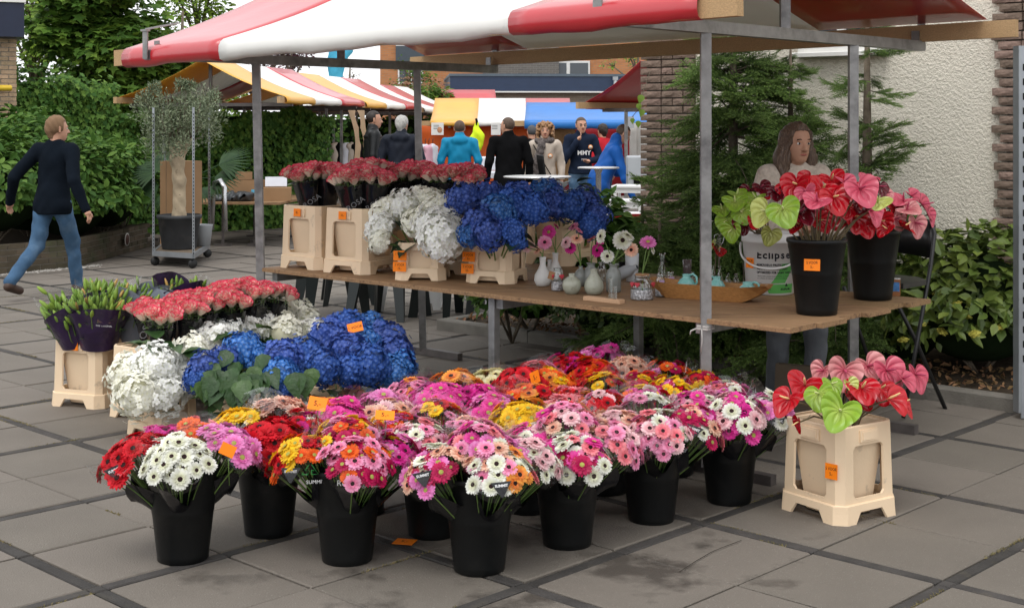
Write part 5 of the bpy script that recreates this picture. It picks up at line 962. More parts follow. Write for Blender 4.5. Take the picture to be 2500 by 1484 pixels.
# ------------------------------------------------------------------ people: smooth-blended bodies, skinned as one surface, clothes over them
def field_mesh(prims, res, trims=(), noise=None, bulge=0.0):
    P0 = np.full(3, 1e9); P1 = -P0; bb = []
    for p in prims:
        if p[0] == 'c': a, b, r = np.array(p[1], float), np.array(p[2], float), max(p[3], p[4]) + bulge; lo, hi = np.minimum(a, b) - r, np.maximum(a, b) + r
        else: c = np.array(p[1], float); r = max(p[2]) + bulge; lo, hi = c - r, c + r
        bb.append((lo, hi)); P0 = np.minimum(P0, lo); P1 = np.maximum(P1, hi)
    P0 = P0 - 4 * res; n = np.ceil((P1 - P0) / res).astype(int) + 5; f = np.full(n, .2, dtype=np.float32)
    for p, (lo, hi) in zip(prims, bb):
        k = p[-1]; i0 = np.maximum(((lo - P0 - .05 - k) / res).astype(int), 0); i1 = np.minimum(((hi - P0 + .05 + k) / res).astype(int) + 2, n)
        X, Y, Z = np.meshgrid(*[P0[d] + res * np.arange(i0[d], i1[d], dtype=np.float32) for d in range(3)], indexing='ij')
        if p[0] == 'c':
            a, b, r0, r1, ys = np.array(p[1], float), np.array(p[2], float), p[3], p[4], p[5]; ba = b - a; L2 = max((ba ** 2).sum(), 1e-9)
            t = np.clip(((X - a[0]) * ba[0] + (Y - a[1]) * ba[1] + (Z - a[2]) * ba[2]) / L2, 0, 1)
            d = np.sqrt((X - a[0] - t * ba[0]) ** 2 + ((Y - a[1] - t * ba[1]) / ys) ** 2 + (Z - a[2] - t * ba[2]) ** 2) - (r0 + (r1 - r0) * t)
        else:
            c, r, rot = np.array(p[1], float), p[2], p[3]; q = np.stack([X - c[0], Y - c[1], Z - c[2]], -1)
            if rot is not None: q = q @ np.array(rot)
            k0 = np.sqrt(((q / r) ** 2).sum(-1)); k1 = np.sqrt(((q / (np.array(r) ** 2)) ** 2).sum(-1)); d = k0 * (k0 - 1) / np.maximum(k1, 1e-6)
        d = d - bulge; s = tuple(slice(i0[d_], i1[d_]) for d_ in range(3)); g = f[s]; h = np.maximum(k - np.abs(g - d), 0) / max(k, 1e-6); f[s] = np.minimum(g, d) - h * h * k * .25
    if trims or noise is not None:
        X, Y, Z = np.meshgrid(*[P0[d] + res * np.arange(n[d], dtype=np.float32) for d in range(3)], indexing='ij')
        if noise is not None: f = f + noise(X, Y, Z)
        for t in trims: f = np.maximum(f, t(X, Y, Z))
    f[0] = f[-1] = .2; f[:, 0] = f[:, -1] = .2; f[:, :, 0] = f[:, :, -1] = .2
    ins = f < 0; m = tuple(x - 1 for x in f.shape); cnt = np.zeros(m, np.float32); acc = np.zeros(m + (3,), np.float32)
    cor = [(i, j, k) for i in (0, 1) for j in (0, 1) for k in (0, 1)]
    for a in cor:
        for d in range(3):
            if a[d]: continue
            b = list(a); b[d] = 1; sa = tuple(slice(a[q], a[q] + m[q]) for q in range(3)); sb = tuple(slice(b[q], b[q] + m[q]) for q in range(3))
            fa, fb = f[sa], f[sb]; x = ins[sa] != ins[sb]; t = np.where(x, fa / np.where(x, fa - fb, 1), 0); cnt += x
            for q in range(3): acc[..., q] += np.where(x, a[q] + (t if q == d else 0), 0)
    act = cnt > 0; idx = np.full(m, -1, np.int32); idx[act] = np.arange(act.sum()); ijk = np.argwhere(act)
    V = P0 + res * (ijk + acc[act] / cnt[act][:, None]); Fs = []
    for d in range(3):
        e, g = (d + 1) % 3, (d + 2) % 3; sa = [slice(1, x - 1) for x in f.shape]; sb = list(sa); sb[d] = slice(2, f.shape[d])
        sa = tuple(sa); x = ins[sa] != ins[tuple(sb)]; w = np.argwhere(x) + 1
        inside = ins[tuple(w.T)]
        def cell(de, dg):
            c = w.copy(); c[:, e] += de; c[:, g] += dg; return idx[tuple(c.T)]
        q = np.stack([cell(-1, -1), cell(0, -1), cell(0, 0), cell(-1, 0)], 1); q[~inside] = q[~inside][:, ::-1]; Fs.append(q)
    Fc = np.concatenate(Fs); Fc = Fc[(Fc >= 0).all(1)]; return V, Fc
def cloth_noise(amp, fz=38, s=0.0): return lambda X, Y, Z: amp * (np.sin(fz * Z + 9 * np.sin(6 * X + s) + 7 * Y + s) * .6 + np.sin(23 * Z - 17 * X + 13 * Y + 2 * s) * .5 + np.sin(61 * X + 31 * Z + s) * .25)
m_skin = mat('skin', (.50, .27, .18), .5, .35, var=.06, vs=20); m_skint = mat('tanned_skin', (.46, .25, .165), .5, .3, var=.06, vs=20)
m_eyew = mat('eye_white', (.6, .58, .55), .3, .4, var=0); m_eyed = mat('dark_iris', (.02, .012, .01), .2, .5, var=0); m_lip = mat('lips', (.36, .10, .08), .4, .4, var=.05); m_brow = mat('eyebrow', (.05, .03, .02), .8, .1, var=.1)
def person(label, x, y, yaw, H, top, legs, shoe, hair, J=None, fat=1.0, hem=.80, head=(0, 0), lean=(0, 0), res=.011, skin=None, style='short', coll=.03, hood=False, noise=.004, z0=0.0, sleeve_r=1.0, face=True, hand_open=.6):
    o = thing('person', label, 'person', (x, y, z0), yaw); s = H / 1.75; lx, ly = lean; skin = skin or m_skin
    D = dict(hipL=(-.09, 0, .93), hipR=(.09, 0, .93), kneL=(-.10, .02, .50), kneR=(.10, .02, .50), ankL=(-.11, -.02, .09), ankR=(.11, -.02, .09), shL=(-.185 * fat + lx, ly, 1.42), shR=(.185 * fat + lx, ly, 1.42),
             elbL=(-.25 * fat + lx, ly - .03, 1.14), elbR=(.25 * fat + lx, ly - .03, 1.14), hndL=(-.26 * fat + lx, ly + .05, .88), hndR=(.26 * fat + lx, ly + .05, .88))
    D.update(J or {}); D = {k: np.array(v, float) * s for k, v in D.items()}
    pel, chest, neck = np.array((0, 0, .97)) * s, np.array((lx * .8, ly * .8, 1.30)) * s, np.array((lx, ly - .005, 1.47)) * s; hy, hp = head; Rh = RZ(hy) @ RX(hp); Rn = np.array(Rh)
    hc = neck + np.array(Rh @ Vector((0, .028, .155))) * s
    def hd(p): return tuple(hc + Rn @ (np.array(p, float) * s))
    def C(a, b, r0, r1, k=.02, ys=1.0): return ('c', tuple(a), tuple(b), r0 * s, r1 * s, ys, k * s)
    B = [C(pel, chest, .115, .125, .05, .75), C(D['shL'], D['shR'], .055, .055, .05), C(chest, neck, .09, .06, .05, .8), C(neck - (0, 0, .03 * s), hc + Rn @ np.array((0, -.02, -.04)) * s, .056, .052, .02)]
    B += [('e', hd((0, -.008, .025)), tuple(np.array((.074, .094, .092)) * s), Rn, .02 * s), ('e', hd((0, .022, -.045)), tuple(np.array((.058, .068, .078)) * s), Rn, .03 * s), ('e', hd((0, .05, -.092)), tuple(np.array((.03, .03, .026)) * s), Rn, .02 * s)]
    B += [C(hd((0, .088, .005)), hd((0, .106, -.030)), .009, .0145, .008), C(hd((-.014, .092, -.034)), hd((.014, .092, -.034)), .009, .009, .008), C(hd((-.035, .080, .022)), hd((.035, .080, .022)), .010, .010, .012)]
    for sg in (-1, 1): B += [C(hd((sg * .074, -.010, .018)), hd((sg * .076, -.008, -.030)), .016, .011, .006)]
    for sd in 'LR':
        B += [C(D['sh' + sd], D['elb' + sd], .045, .038, .02), C(D['elb' + sd], D['hnd' + sd], .037, .026, .02), C(D['hip' + sd], D['kne' + sd], .07, .05, .03), C(D['kne' + sd], D['ank' + sd], .048, .036, .02)]
        w = D['hnd' + sd]; dr = w - D['elb' + sd]; dr = dr / np.linalg.norm(dr); sgn = -1 if sd == 'L' else 1; fw = np.array((0, 1, .0)); fw = fw - dr * (fw @ dr); fw /= max(np.linalg.norm(fw), 1e-6); sid = np.cross(dr, fw)
        pc = w + dr * .045 * s; B += [C(w, pc, .026, .030, .015), C(pc + fw * .018 * s, pc - fw * .018 * s, .021, .021, .015)]
        for q, (fo, fl) in enumerate(((.028, .070), (.010, .080), (-.009, .074), (-.026, .058))):
            k0 = pc + dr * .028 * s + fw * fo * s; k1 = k0 + (dr * .9 - sid * sgn * hand_open * .5) * fl * .5 * s; k2 = k1 + (dr * .6 - sid * sgn * hand_open * 1.1) * fl * .5 * s; B += [C(k0, k1, .0095, .009, .004), C(k1, k2, .009, .0075, .004)]
        B += [C(pc + fw * .022 * s - dr * .02 * s, pc + fw * .05 * s + dr * .02 * s, .012, .010, .006), C(pc + fw * .05 * s + dr * .02 * s, pc + fw * .052 * s + dr * .045 * s, .0095, .008, .004)]
    V, Fc = field_mesh(B, res * .72); link('body', nmesh('body', V, Fc, skin, True), o)
    # trousers and shoes
    T = [C(pel - (0, 0, .02 * s), pel + (0, 0, .06 * s), .150 * fat, .145 * fat, .05, .74)]
    for sd in 'LR': T += [C(D['hip' + sd] - (0, 0, .03 * s), D['kne' + sd], .098 * fat, .072, .04), C(D['kne' + sd], D['ank' + sd], .070, .058, .02)]
    V, Fc = field_mesh(T, res, [lambda X, Y, Z: Z - 1.06 * s, lambda X, Y, Z: .055 * s - Z], cloth_noise(.005, 42, x)); link('trousers', nmesh('trousers', V, Fc, legs, True), o)
    for sd in 'LR':
        a = D['ank' + sd]; kd = D['kne' + sd] - a; tz_ = max(0, a[2] - .09 * s); fwd = np.array((0, 1, -.55 * min(1, tz_ * 6)))
        V, Fc = field_mesh([C(a + (0, -.03 * s, -.045 * s), a + fwd * .15 * s + (0, 0, -.052 * s), .045, .040, .01), C(a, a + (0, 0, -.03 * s), .048, .045, .02)], res * .9, [lambda X, Y, Z: .004 - Z]); link('shoe', nmesh('shoe', V, Fc, shoe, True), o)
    # upper garment
    G = [C(pel + (0, 0, .0), chest, .158 * fat, .165 * fat, .06, .74), C(D['shL'] + (.03, 0, -.005), D['shR'] - (.03, 0, .005), .078, .078, .06), C(chest, neck - (0, 0, .01), .125, .07 + coll * .3, .06, .78), C(pel - (0, 0, .22 * s), pel, .172 * fat, .164 * fat, .05, .80)]
    G += [C((-.075 * fat * s, -.012 * s, .88 * s), (.075 * fat * s, -.012 * s, .88 * s), .118, .118, .05)]
    for sd in 'LR': G += [C(D['sh' + sd], D['elb' + sd], .072 * sleeve_r, .060 * sleeve_r, .03), C(D['elb' + sd], D['hnd' + sd], .058 * sleeve_r, .044 * sleeve_r, .02)]
    if hood: G += [('e', tuple(neck + np.array((0, -.075, -.02)) * s), tuple(np.array((.13, .07, .075)) * s), None, .03 * s)]
    if coll > .035: G += [C(neck - (0, 0, .01), neck + (0, .01 * s, coll * s), .078, .074, .01, 1.05)]
    V, Fc = field_mesh(G, res, [lambda X, Y, Z: hem * s - Z], cloth_noise(noise, 34, x * 2)); link('jacket', nmesh('jacket', V, Fc, top, True), o)
    # hair
    if hair is not None:
        Hh = [('e', hd((0, -.016, .032)), tuple(np.array((.083, .100, .096)) * s), Rn, .01), ]
        def face_cut(yf, zf):
            def t(X, Y, Z):
                q = np.stack([X - hc[0], Y - hc[1], Z - hc[2]], -1) @ Rn / s; return np.minimum(.3, np.minimum((q[..., 1] - yf) + 0 * q[..., 0], zf - q[..., 2])) * s
            return t
        tr = []
        if style == 'short': Hh[0] = ('e', hd((0, -.018, .036)), tuple(np.array((.090, .106, .100)) * s), Rn, .01); Hh += [C(hd((0, -.07, -.02)), hd((0, -.062, -.07)), .055, .040, .03)]; tr = [face_cut(.030, .075), lambda X, Y, Z: hd((0, 0, -.095))[2] - Z]
        if style == 'crop': tr = [face_cut(.012, .072), lambda X, Y, Z: hd((0, 0, -.05))[2] - Z]
        if style == 'long':
            for sg in (-1, 1): Hh += [C(hd((sg * .058, -.02, .04)), hd((sg * .086, -.02, -.09)), .045, .050, .03), C(hd((sg * .086, -.015, -.09)), hd((sg * .100, .02, -.245)), .052, .034, .03)]
            Hh += [C(hd((0, -.06, 0)), hd((0, -.07, -.2)), .08, .07, .03), C(hd((.0, .03, .105)), hd((-.062, .055, .05)), .022, .018, .02), C(hd((.0, .03, .105)), hd((.055, .058, .055)), .022, .014, .02)]; tr = [face_cut(.052, .078)]
        if style == 'curly':
            for q in range(64):
                a = q * 2.4; zz = .125 - .25 * q / 64; rr_ = min(.105, .03 + .02 * math.sqrt(q) ) ; px_, py_ = math.cos(a) * rr_ * 1.1, math.sin(a) * rr_ - .02
                if py_ > .035 and zz < .07: continue
                Hh += [('e', hd((px_, py_, zz)), (.027 * s,) * 3, None, .008)]
        nz = {'short': lambda X, Y, Z: .004 * np.sin(90 * X + 40 * Z) * np.sin(70 * Y + 30 * Z), 'crop': None, 'long': lambda X, Y, Z: .0035 * np.sin(190 * X + 25 * Y + 7 * np.sin(16 * Z)) , 'curly': lambda X, Y, Z: .010 * np.sin(110 * X) * np.sin(110 * Y) * np.sin(110 * Z)}[style]
        V, Fc = field_mesh(Hh, res * .7, tr, nz); link('hair', nmesh('hair', V, Fc, hair, True), o)
    if face:
        for sg in (-1, 1):
            b = MB(); b.ball((0, 0, 0), (.0145 * s, .008 * s, .0075 * s), 10, 6, 0); b.ball((0, .0055 * s, 0), (.0065 * s, .0045 * s, .0068 * s), 8, 6, 1); b.build('eye', [m_eyew, m_eyed], o, hd((sg * .031, .078, .003)), Rh)
            b = MB(); b.tube([(-.019 * s, -.004 * s, 0), (0, .003 * s, .005 * s), (.017 * s, -.004 * s, .001 * s)], .0032 * s, 5); b.build('eyebrow', m_brow, o, hd((sg * .032, .089, .025)), Rh)
        b = MB(); b.tube([(-.023 * s, -.006 * s, 0), (-.01 * s, .002 * s, .001 * s), (.01 * s, .002 * s, .001 * s), (.023 * s, -.006 * s, 0)], [.002 * s, .0062 * s, .0062 * s, .002 * s], 6); b.build('mouth', m_lip, o, hd((0, .089, -.064)), Rh)
    o['neck_z'] = float(neck[2]); return o, hd, s
m_jean = mat('blue_denim', (.055, .11, .19), .9, .1, var=.22, vs=9, bump=.3, bs=200, col2=(.11, .18, .27), c2s=3.5, c2lo=.5, c2hi=.68); m_djean = mat('dark_denim', (.02, .036, .065), .9, .15, var=.2, vs=8); m_gjean = mat('grey_denim', (.14, .15, .165), .85, .15, var=.2, vs=12, bump=.3, bs=160)
m_navy = mat('navy_knit', (.006, .009, .014), .95, .05, var=.2, bump=.3, bs=220); m_boot = mat('brown_leather', (.055, .030, .02), .5, .35, var=.25); m_sneak = mat('white_canvas', (.6, .6, .6), .7, .2); m_dsh = mat('dark_shoe', (.02, .02, .02), .5, .3)
m_blond = mat('sandy_hair', (.19, .115, .065), .7, .15, var=.3, vs=40, aniso=(60, 60, 8, 0)); m_dark = mat('dark_hair', (.022, .014, .011), .5, .35, var=.3, vs=50); m_grey = mat('grey_hair', (.40, .39, .37), .7, .2, var=.25, vs=50); m_brown = mat('brown_hair', (.085, .055, .038), .6, .3, var=.3, vs=40); m_long = mat('streaked_brown_hair', (.070, .042, .028), .5, .35, var=.45, vs=9, aniso=(38, 38, 3, 0), col2=(.22, .15, .10), c2s=7, c2lo=.5, c2hi=.68); m_curl = mat('auburn_curls', (.30, .17, .085), .6, .3, var=.4, vs=40)
m_puff = mat('black_puffer', (.007, .008, .009), .45, .3, var=.2); m_rain = mat('navy_raincoat', (.009, .012, .021), .65, .2, var=.2); m_cyan = mat('cyan_jacket', (.006, .21, .38), .6, .2, var=.1); m_blk = mat('black_fleece', (.006, .006, .0065), .95, .05, var=.2); m_beige = mat('beige_leather', (.46, .39, .32), .45, .35, var=.1); m_hood = mat('navy_hoodie', (.014, .021, .040), .95, .05, var=.15); m_roy = mat('royal_blue_jacket', (.008, .085, .34), .6, .2, var=.12)
m_card = mat('cream_cardigan', (.50, .43, .36), .9, .1, var=.18, vs=40, bump=.6, bs=130, sheen=.2)
# man walking away on the left
o, hd, s = person('man in dark navy sweater and blue jeans walking away past the shrubs', -4.50, 13.45, R(-14), 1.765, m_navy, m_jean, m_boot, m_blond, dict(kneL=(-.12, -.08, .50), ankL=(-.16, -.46, .19), kneR=(.09, .20, .51), ankR=(.08, .30, .09), elbL=(-.36, -.10, 1.16), hndL=(-.50, .04, .91), elbR=(.30, -.12, 1.13), hndR=(.42, -.10, .86)), fat=.98, hem=.80, head=(R(-38), 0), res=.010, lean=(.0, .04))
b = MB(); b.lathe([(.072, 0), (.075, .012), (.070, .02)], 18); b.build('shirt_collar', mat('white_plastic', (.66, .65, .64)), o, (0, .04, 1.475), (R(-8), 0, 0))
# the flower seller
o, hd, s = person('woman with long brown hair and cream cardigan standing behind the table', 1.665, 8.10, R(186), 1.705, m_card, m_gjean, m_sneak, m_long, dict(elbL=(-.30, .04, 1.12), hndL=(-.02, .20, 1.08), elbR=(.30, .04, 1.12), hndR=(.04, .22, 1.12), ankL=(-.10, .10, .09), kneL=(-.10, .10, .5)), fat=.86, hem=.84, head=(R(12), R(-4)), res=.008, skin=m_skint, style='long', noise=.003)
# market crowd
m_badge = mat('orange_badge', (.75, .28, .08), .5, .3, var=0); m_badgew = mat('badge_paper', (.7, .62, .5), .5, .3, var=0)
def badge(o, p):
    b = MB(); b.lathe([(.035, 0), (.035, .004), (.0001, .004)], 18); q = b.build('badge', m_badge, o, p, (R(-90), 0, 0)); b = MB(); b.lathe([(.024, .0042), (.024, .006), (.0001, .006)], 18); b.build('badge_centre', m_badgew, q)
o, hd, s = person('dark haired man in black quilted jacket standing in profile', at(910, 300, 20.2).x, 20.2, R(-75), 1.875, m_puff, m_djean, m_dsh, m_dark, fat=1.02, head=(R(-5), 0), style='crop', hem=.82, res=.015, coll=.06, noise=0.0)
for zz in [.90 + .062 * k for k in range(9)]:
    b = MB(); b.lathe([(.158 + .006 * math.sin(zz * 9), zz - .026), (.176 + .006 * math.sin(zz * 9), zz), (.158, zz + .026)], 20, 0, Matrix.Diagonal((1.04, .80, 1.07, 1))); b.build('quilt_row', m_puff, o)
person('grey haired man in navy hooded rain jacket seen from behind', at(980, 300, 19.6).x, 19.6, R(-8), 1.80, m_rain, m_djean, m_dsh, m_grey, fat=1.15, head=(R(-14), 0), hem=.78, res=.014, coll=.05, hood=True, noise=.006)
person('short haired man in bright cyan jacket seen from behind', at(1122, 300, 20.6).x, 20.6, R(4), 1.735, m_cyan, m_djean, m_dsh, m_brown, fat=1.12, style='crop', hem=.72, res=.014, coll=.05, hood=True, noise=.007)
person('balding man in black fleece jacket looking left', at(1242, 300, 19.2).x, 19.2, R(14), 1.775, m_blk, m_djean, m_dsh, m_brown, fat=1.15, head=(R(38), 0), style='crop', hem=.78, res=.014, coll=.05, noise=.005)
person('person in dark coat and grey cap half hidden behind the black fleece', at(1299, 300, 22.5).x, 22.5, R(20), 1.66, m_blk, m_djean, m_dsh, mat('grey_cap', (.08, .08, .085), .8, .2), style='crop', hem=.7, res=.016)
o, hd, s = person('curly haired woman in beige leather jacket and patterned scarf', at(1331, 300, 19.9).x, 19.9, R(172), 1.705, m_beige, m_djean, m_dsh, m_curl, dict(hndL=(-.25, .06, .82), hndR=(.27, .04, .84)), fat=.95, head=(R(6), 0), style='curly', hem=.90, res=.013, coll=.04)
m_scarf = mat('patterned_scarf', (.11, .095, .09), .9, .1, var=.6, vs=40); V, Fc = field_mesh([('c', (-.09, .04, 1.43), (.09, .04, 1.43), .06, .06, 1, .03), ('c', (-.08, -.04, 1.45), (.08, -.04, 1.45), .055, .055, 1, .03), ('c', (.03, .12, 1.40), (.10, .155, 1.15), .05, .06, .7, .03), ('c', (.10, .155, 1.15), (.11, .15, .86), .06, .05, .6, .03)], .014, (), cloth_noise(.010, 60, 2)); link('scarf', nmesh('scarf', V, Fc, m_scarf, True), o)
b = MB(); b.tube([(.16, .10, 1.38), (.05, .165, 1.2), (-.10, .15, .95), (-.16, .10, .86)], .008, 6); b.build('bag_strap', m_blk, o); badge(o, (-.09, .142, 1.22))
o, hd, s = person('young man in navy hoodie with glasses holding his chin', at(1418, 300, 21.0).x, 21.0, R(184), 1.785, m_hood, m_jean, m_dsh, m_brown, dict(elbR=(.27, .10, 1.10), hndR=(.07, .19, 1.40), elbL=(-.29, .03, 1.13), hndL=(-.10, .24, 1.10)), fat=1.0, head=(R(10), 0), style='crop', hem=.90, res=.013, coll=.05, hood=True)
text('MMY', .095, o, (-.03, .165, 1.24), (R(90), 0, R(180)), WHITEINK, off=.002); text('jeans', .04, o, (-.03, .165, 1.15), (R(90), 0, R(180)), WHITEINK); badge(o, (-.13, .150, 1.33))
b = MB()
for sg in (-1, 1): b.tube([(sg * .031 + .019 * math.cos(t), 0, .013 * math.sin(t)) for t in [q * .6283 for q in range(11)]], .002, 4, 0, False)
b.tube([(-.012, 0, .004), (.012, 0, .004)], .002, 4); b.build('glasses', m_blk, o, hd((0, .092, .004)), RZ(R(10)))
person('man in royal blue jacket bending forward to the right', at(1462, 300, 18.6).x, 18.6, R(-82), 1.76, m_roy, m_djean, m_dsh, m_brown, dict(elbL=(-.24, .30, 1.06), hndL=(-.20, .52, 1.04), elbR=(.25, .30, 1.00), hndR=(.22, .42, .74), shL=(-.19, .22, 1.36), shR=(.19, .20, 1.36)), fat=1.1, lean=(0, .24), head=(0, R(-30)), style='crop', hem=.72, res=.014, coll=.07, noise=.006, z0=-.05)
person('person in red top behind the young man in the hoodie', at(1472, 300, 23.0).x, 23.0, R(30), 1.68, mat('red_fleece', (.42, .02, .03), .9, .1), m_djean, m_dsh, m_dark, style='short', hem=.8, res=.016)
# ------------------------------------------------------------------ house wall, planting bed
WO = Vector((3.75, 9.07))
def WW(t, d=0.0, z=0.0): p = WO + eb * t - ea * d; return Vector((p.x, p.y, z))          # along the wall, d in front of it
m_stucco = mat('rough_render', (.72, .67, .57), .9, .1, var=.06, vs=3)
def stucco_bump(m):
    N = m.node_tree.nodes; L = m.node_tree.links; p = N['Principled BSDF']; geo = N.new('ShaderNodeNewGeometry'); h = None
    for sc, st in ((48, 1.0), (120, .6)):
        n = N.new('ShaderNodeTexNoise'); n.inputs['Scale'].default_value = sc; n.inputs['Detail'].default_value = 3; L.new(geo.outputs['Position'], n.inputs['Vector'])
        mp = N.new('ShaderNodeMath'); mp.operation = 'MULTIPLY'; mp.inputs[1].default_value = st; L.new(n.outputs[0], mp.inputs[0])
        if h is None: h = mp.outputs[0]
        else: ad = N.new('ShaderNodeMath'); L.new(h, ad.inputs[0]); L.new(mp.outputs[0], ad.inputs[1]); h = ad.outputs[0]
    b = N.new('ShaderNodeBump'); b.inputs['Strength'].default_value = 1.0; b.inputs['Distance'].default_value = .016; L.new(h, b.inputs['Height']); L.new(b.outputs[0], p.inputs['Normal'])
stucco_bump(m_stucco)
m_brick = mat('brown_brick', (.20, .145, .115), .9, .15, var=.25, vs=14, bump=.9, bs=45, orand=.22); m_mort = mat('mortar', (.24, .22, .19), .95, .1, var=.12)
m_paint = mat('white_paint', (.70, .69, .66), .5, .3, var=.05)
house = thing('house_wall', 'cream roughcast house wall with brown brick corners behind the spruce trees', 'building', WW(1.5), TANG)
def HL(t, d, z): return Vector((-(t - 1.5), -d, z))
b = MB(); b.box(HL(1.77, -.15, 2.6), (2.56, .30, 5.2)); b.build('render_panel', m_stucco, house)
b = MB(); b.box(HL(3.30, -.16, 2.6), (.50, .30, 5.2)); b.build('corner_pier', m_mort, house); b = MB(); b.box(HL(.10, -.155, 2.6), (.77, .30, 5.2)); b.build('corner_pier', m_mort, house)
b = MB(); b.box(HL(-2.6, -.15, 2.6), (4.6, .30, 5.2)); b.build('render_panel', m_stucco, house)
def brick_mesh(l, h, d, seed):
    r = random.Random(seed); b = MB(); nx, nz = 5, 3; vs = []; fs = []
    for j in range(nz + 1):
        for i in range(nx + 1): e = i in (0, nx) or j in (0, nz); vs.append((-l / 2 + l * i / nx, -d / 2 - (0 if e else r.uniform(.002, .008)), -h / 2 + h * j / nz))
    for j in range(nz):
        for i in range(nx): a = j * (nx + 1) + i; fs.append((a, a + 1, a + nx + 2, a + nx + 1))
    b.add(vs, fs); b.add([(-l / 2, -d / 2, -h / 2), (l / 2, -d / 2, -h / 2), (l / 2, -d / 2, h / 2), (-l / 2, -d / 2, h / 2), (-l / 2, d / 2, -h / 2), (l / 2, d / 2, -h / 2), (l / 2, d / 2, h / 2), (-l / 2, d / 2, h / 2)], [(0, 4, 5, 1), (3, 2, 6, 7), (1, 5, 6, 2), (0, 3, 7, 4)]); return b.mesh('brick', m_brick)
BR = {k: [brick_mesh(k, .052, .05, q) for q in range(3)] for k in (.205, .10, .155)}
rb_ = random.Random(5)
for c in range(40):
    z = .60 + c * .0635; x = 3.05 + (0 if c % 2 else -.0); seq = [.10, .205, .205] if c % 2 else [.205, .10, .205]
    for l in seq:
        p = HL(x + l / 2, .003 + rb_.uniform(0, .006), z); link('brick', rb_.choice(BR[l]), house, p, (0, 0, rb_.uniform(-.02, .02))); x += l + .011
for c in range(46):
    z = .45 + c * .0635; x = .53 + (.035 if c % 2 else -.005) + rb_.uniform(-.012, .012)
    for l in ([.205, .205] if c % 2 else [.155, .205]):
        x -= l; p = HL(x + l / 2, .016 + rb_.uniform(0, .012), z); link('brick', rb_.choice(BR[l]), house, p, (0, 0, rb_.uniform(-.03, .03))); x -= .011
w = thing('window', 'white framed window with a sloping sill high in the roughcast wall', 'window', WW(1.73, 0, 2.2), TANG); b = MB(); b.box((0, -.05, .012), (.76, .12, .035), 0, None, .008); b.build('sill', m_paint, w)
b = MB()
for x in (-.33, 0, .33): b.box((x, -.012, .5), (.06, .05, .94))
for z in (.055, .97): b.box((0, -.012, z), (.60, .045, .06))
b.build('frame', m_paint, w)
for x in (-.165, .165): b = MB(); b.box((x, .0, .5), (.27, .012, .86)); b.build('pane', mat('window_glass', (.05, .06, .07), .05, .6, var=0), w)
# kerb and soil of the bed
m_kerb = mat('concrete_kerb', (.155, .145, .125), .9, .2, var=.2, vs=7, bump=.5, bs=90, orand=.12); K0 = Vector((-.623, 11.28)); bed = thing('planting_bed_kerb', 'weathered concrete kerb edging the planting bed', 'kerb', (K0.x, K0.y, 0), TANG)
for k in range(9):
    b = MB(); b.box((.5 + k * 1.0, .05, .04), (.992, .10, .10), 0, None, .012); b.build('kerb_stone', m_kerb, bed)
b = MB(); b.box((.05, .60, .04), (.10, .99, .10), 0, None, .012); b.build('kerb_stone', m_kerb, bed)
m_bedsoil = mat('bed_soil', (.055, .042, .030), .95, .1, var=.5, vs=25, bump=.8, bs=40); b = MB(); n = 30; vs = []; fs = []
for j in range(9):
    for i in range(n + 1): p = K0 - eb * (.1 + 8.8 * i / n) + ea * (.1 + 1.2 * j / 8); vs.append((p.x, p.y, .05 + .02 * math.sin(i * 1.7) * math.sin(j * 2.1) + .06 * j / 8))
for j in range(8):
    for i in range(n): a = j * (n + 1) + i; fs.append((a, a + n + 1, a + n + 2, a + 1))
b.add(vs, fs, 0, None, True); tag(b.build('bed_soil', m_bedsoil), kind='structure')
m_litter = mat('dry_litter', (.20, .12, .06), .9, .1, var=.3, island=.45); N_ = 1500; tt_, ss = rng.uniform(.1, 5.6, N_), rng.uniform(.12, .8, N_) ** 1; P = np.stack([K0.x - eb.x * tt_ + ea.x * ss, K0.y - eb.y * tt_ + ea.y * ss, .075 + .05 * ss], 1)
V, Fc = scatter([(-.12, 0, 0), (.12, 0, 0), (.25, .5, .15), (0, 1, 0), (-.25, .5, .1)], [(0, 1, 2, 3, 4)], P, rng.normal(0, .5, (N_, 3)) + [0, 0, 1], rng.normal(0, 1, (N_, 3)), rng.uniform(.02, .06, N_)); tag(link('leaf_litter', nmesh('leaf_litter', V, Fc, m_litter)), 'dry brown leaf litter on the soil of the bed', 'leaves', kind='stuff')

# ------------------------------------------------------------------ leaves
OV = ([(0, 0, 0), (-.22, .28, .05), (-.27, .55, .04), (-.12, .84, -.03), (0, 1, -.10), (.12, .84, -.03), (.27, .55, .04), (.22, .28, .05), (0, .5, -.03)], [(8, 0, 1, 2), (8, 2, 3, 4), (8, 4, 5, 6), (8, 6, 7, 0)])
IV = ([(0, 0, 0), (-.42, -.08, .02), (-.30, .22, .03), (-.52, .48, 0), (-.22, .58, .03), (0, 1, -.06), (.22, .58, .03), (.52, .48, 0), (.30, .22, .03), (.42, -.08, .02), (0, .35, -.02)], [(10, 0, 1, 2), (10, 2, 3, 4), (10, 4, 5, 6), (10, 6, 7, 8), (10, 8, 9, 0)])
MP = ([(0, 0, 0), (-.45, .05, .03), (-.25, .25, .02), (-.62, .50, .02), (-.24, .55, .02), (0, 1, -.05), (.24, .55, .02), (.62, .50, .02), (.25, .25, .02), (.45, .05, .03), (0, .33, -.02)], [(10, 0, 1, 2), (10, 2, 3, 4), (10, 4, 5, 6), (10, 6, 7, 8), (10, 8, 9, 0)])
QD = ([(0, 0, 0), (-.13, .5, .02), (0, 1, 0), (.13, .5, .02)], [(0, 1, 2, 3)])
def leafy(name, leaf, P, N, T, S, m, parent=None, loc=(0, 0, 0)): V, Fc = scatter(leaf[0], leaf[1], P - np.array(loc), N, T, S); return link(name, nmesh(name, V, Fc, m), parent)
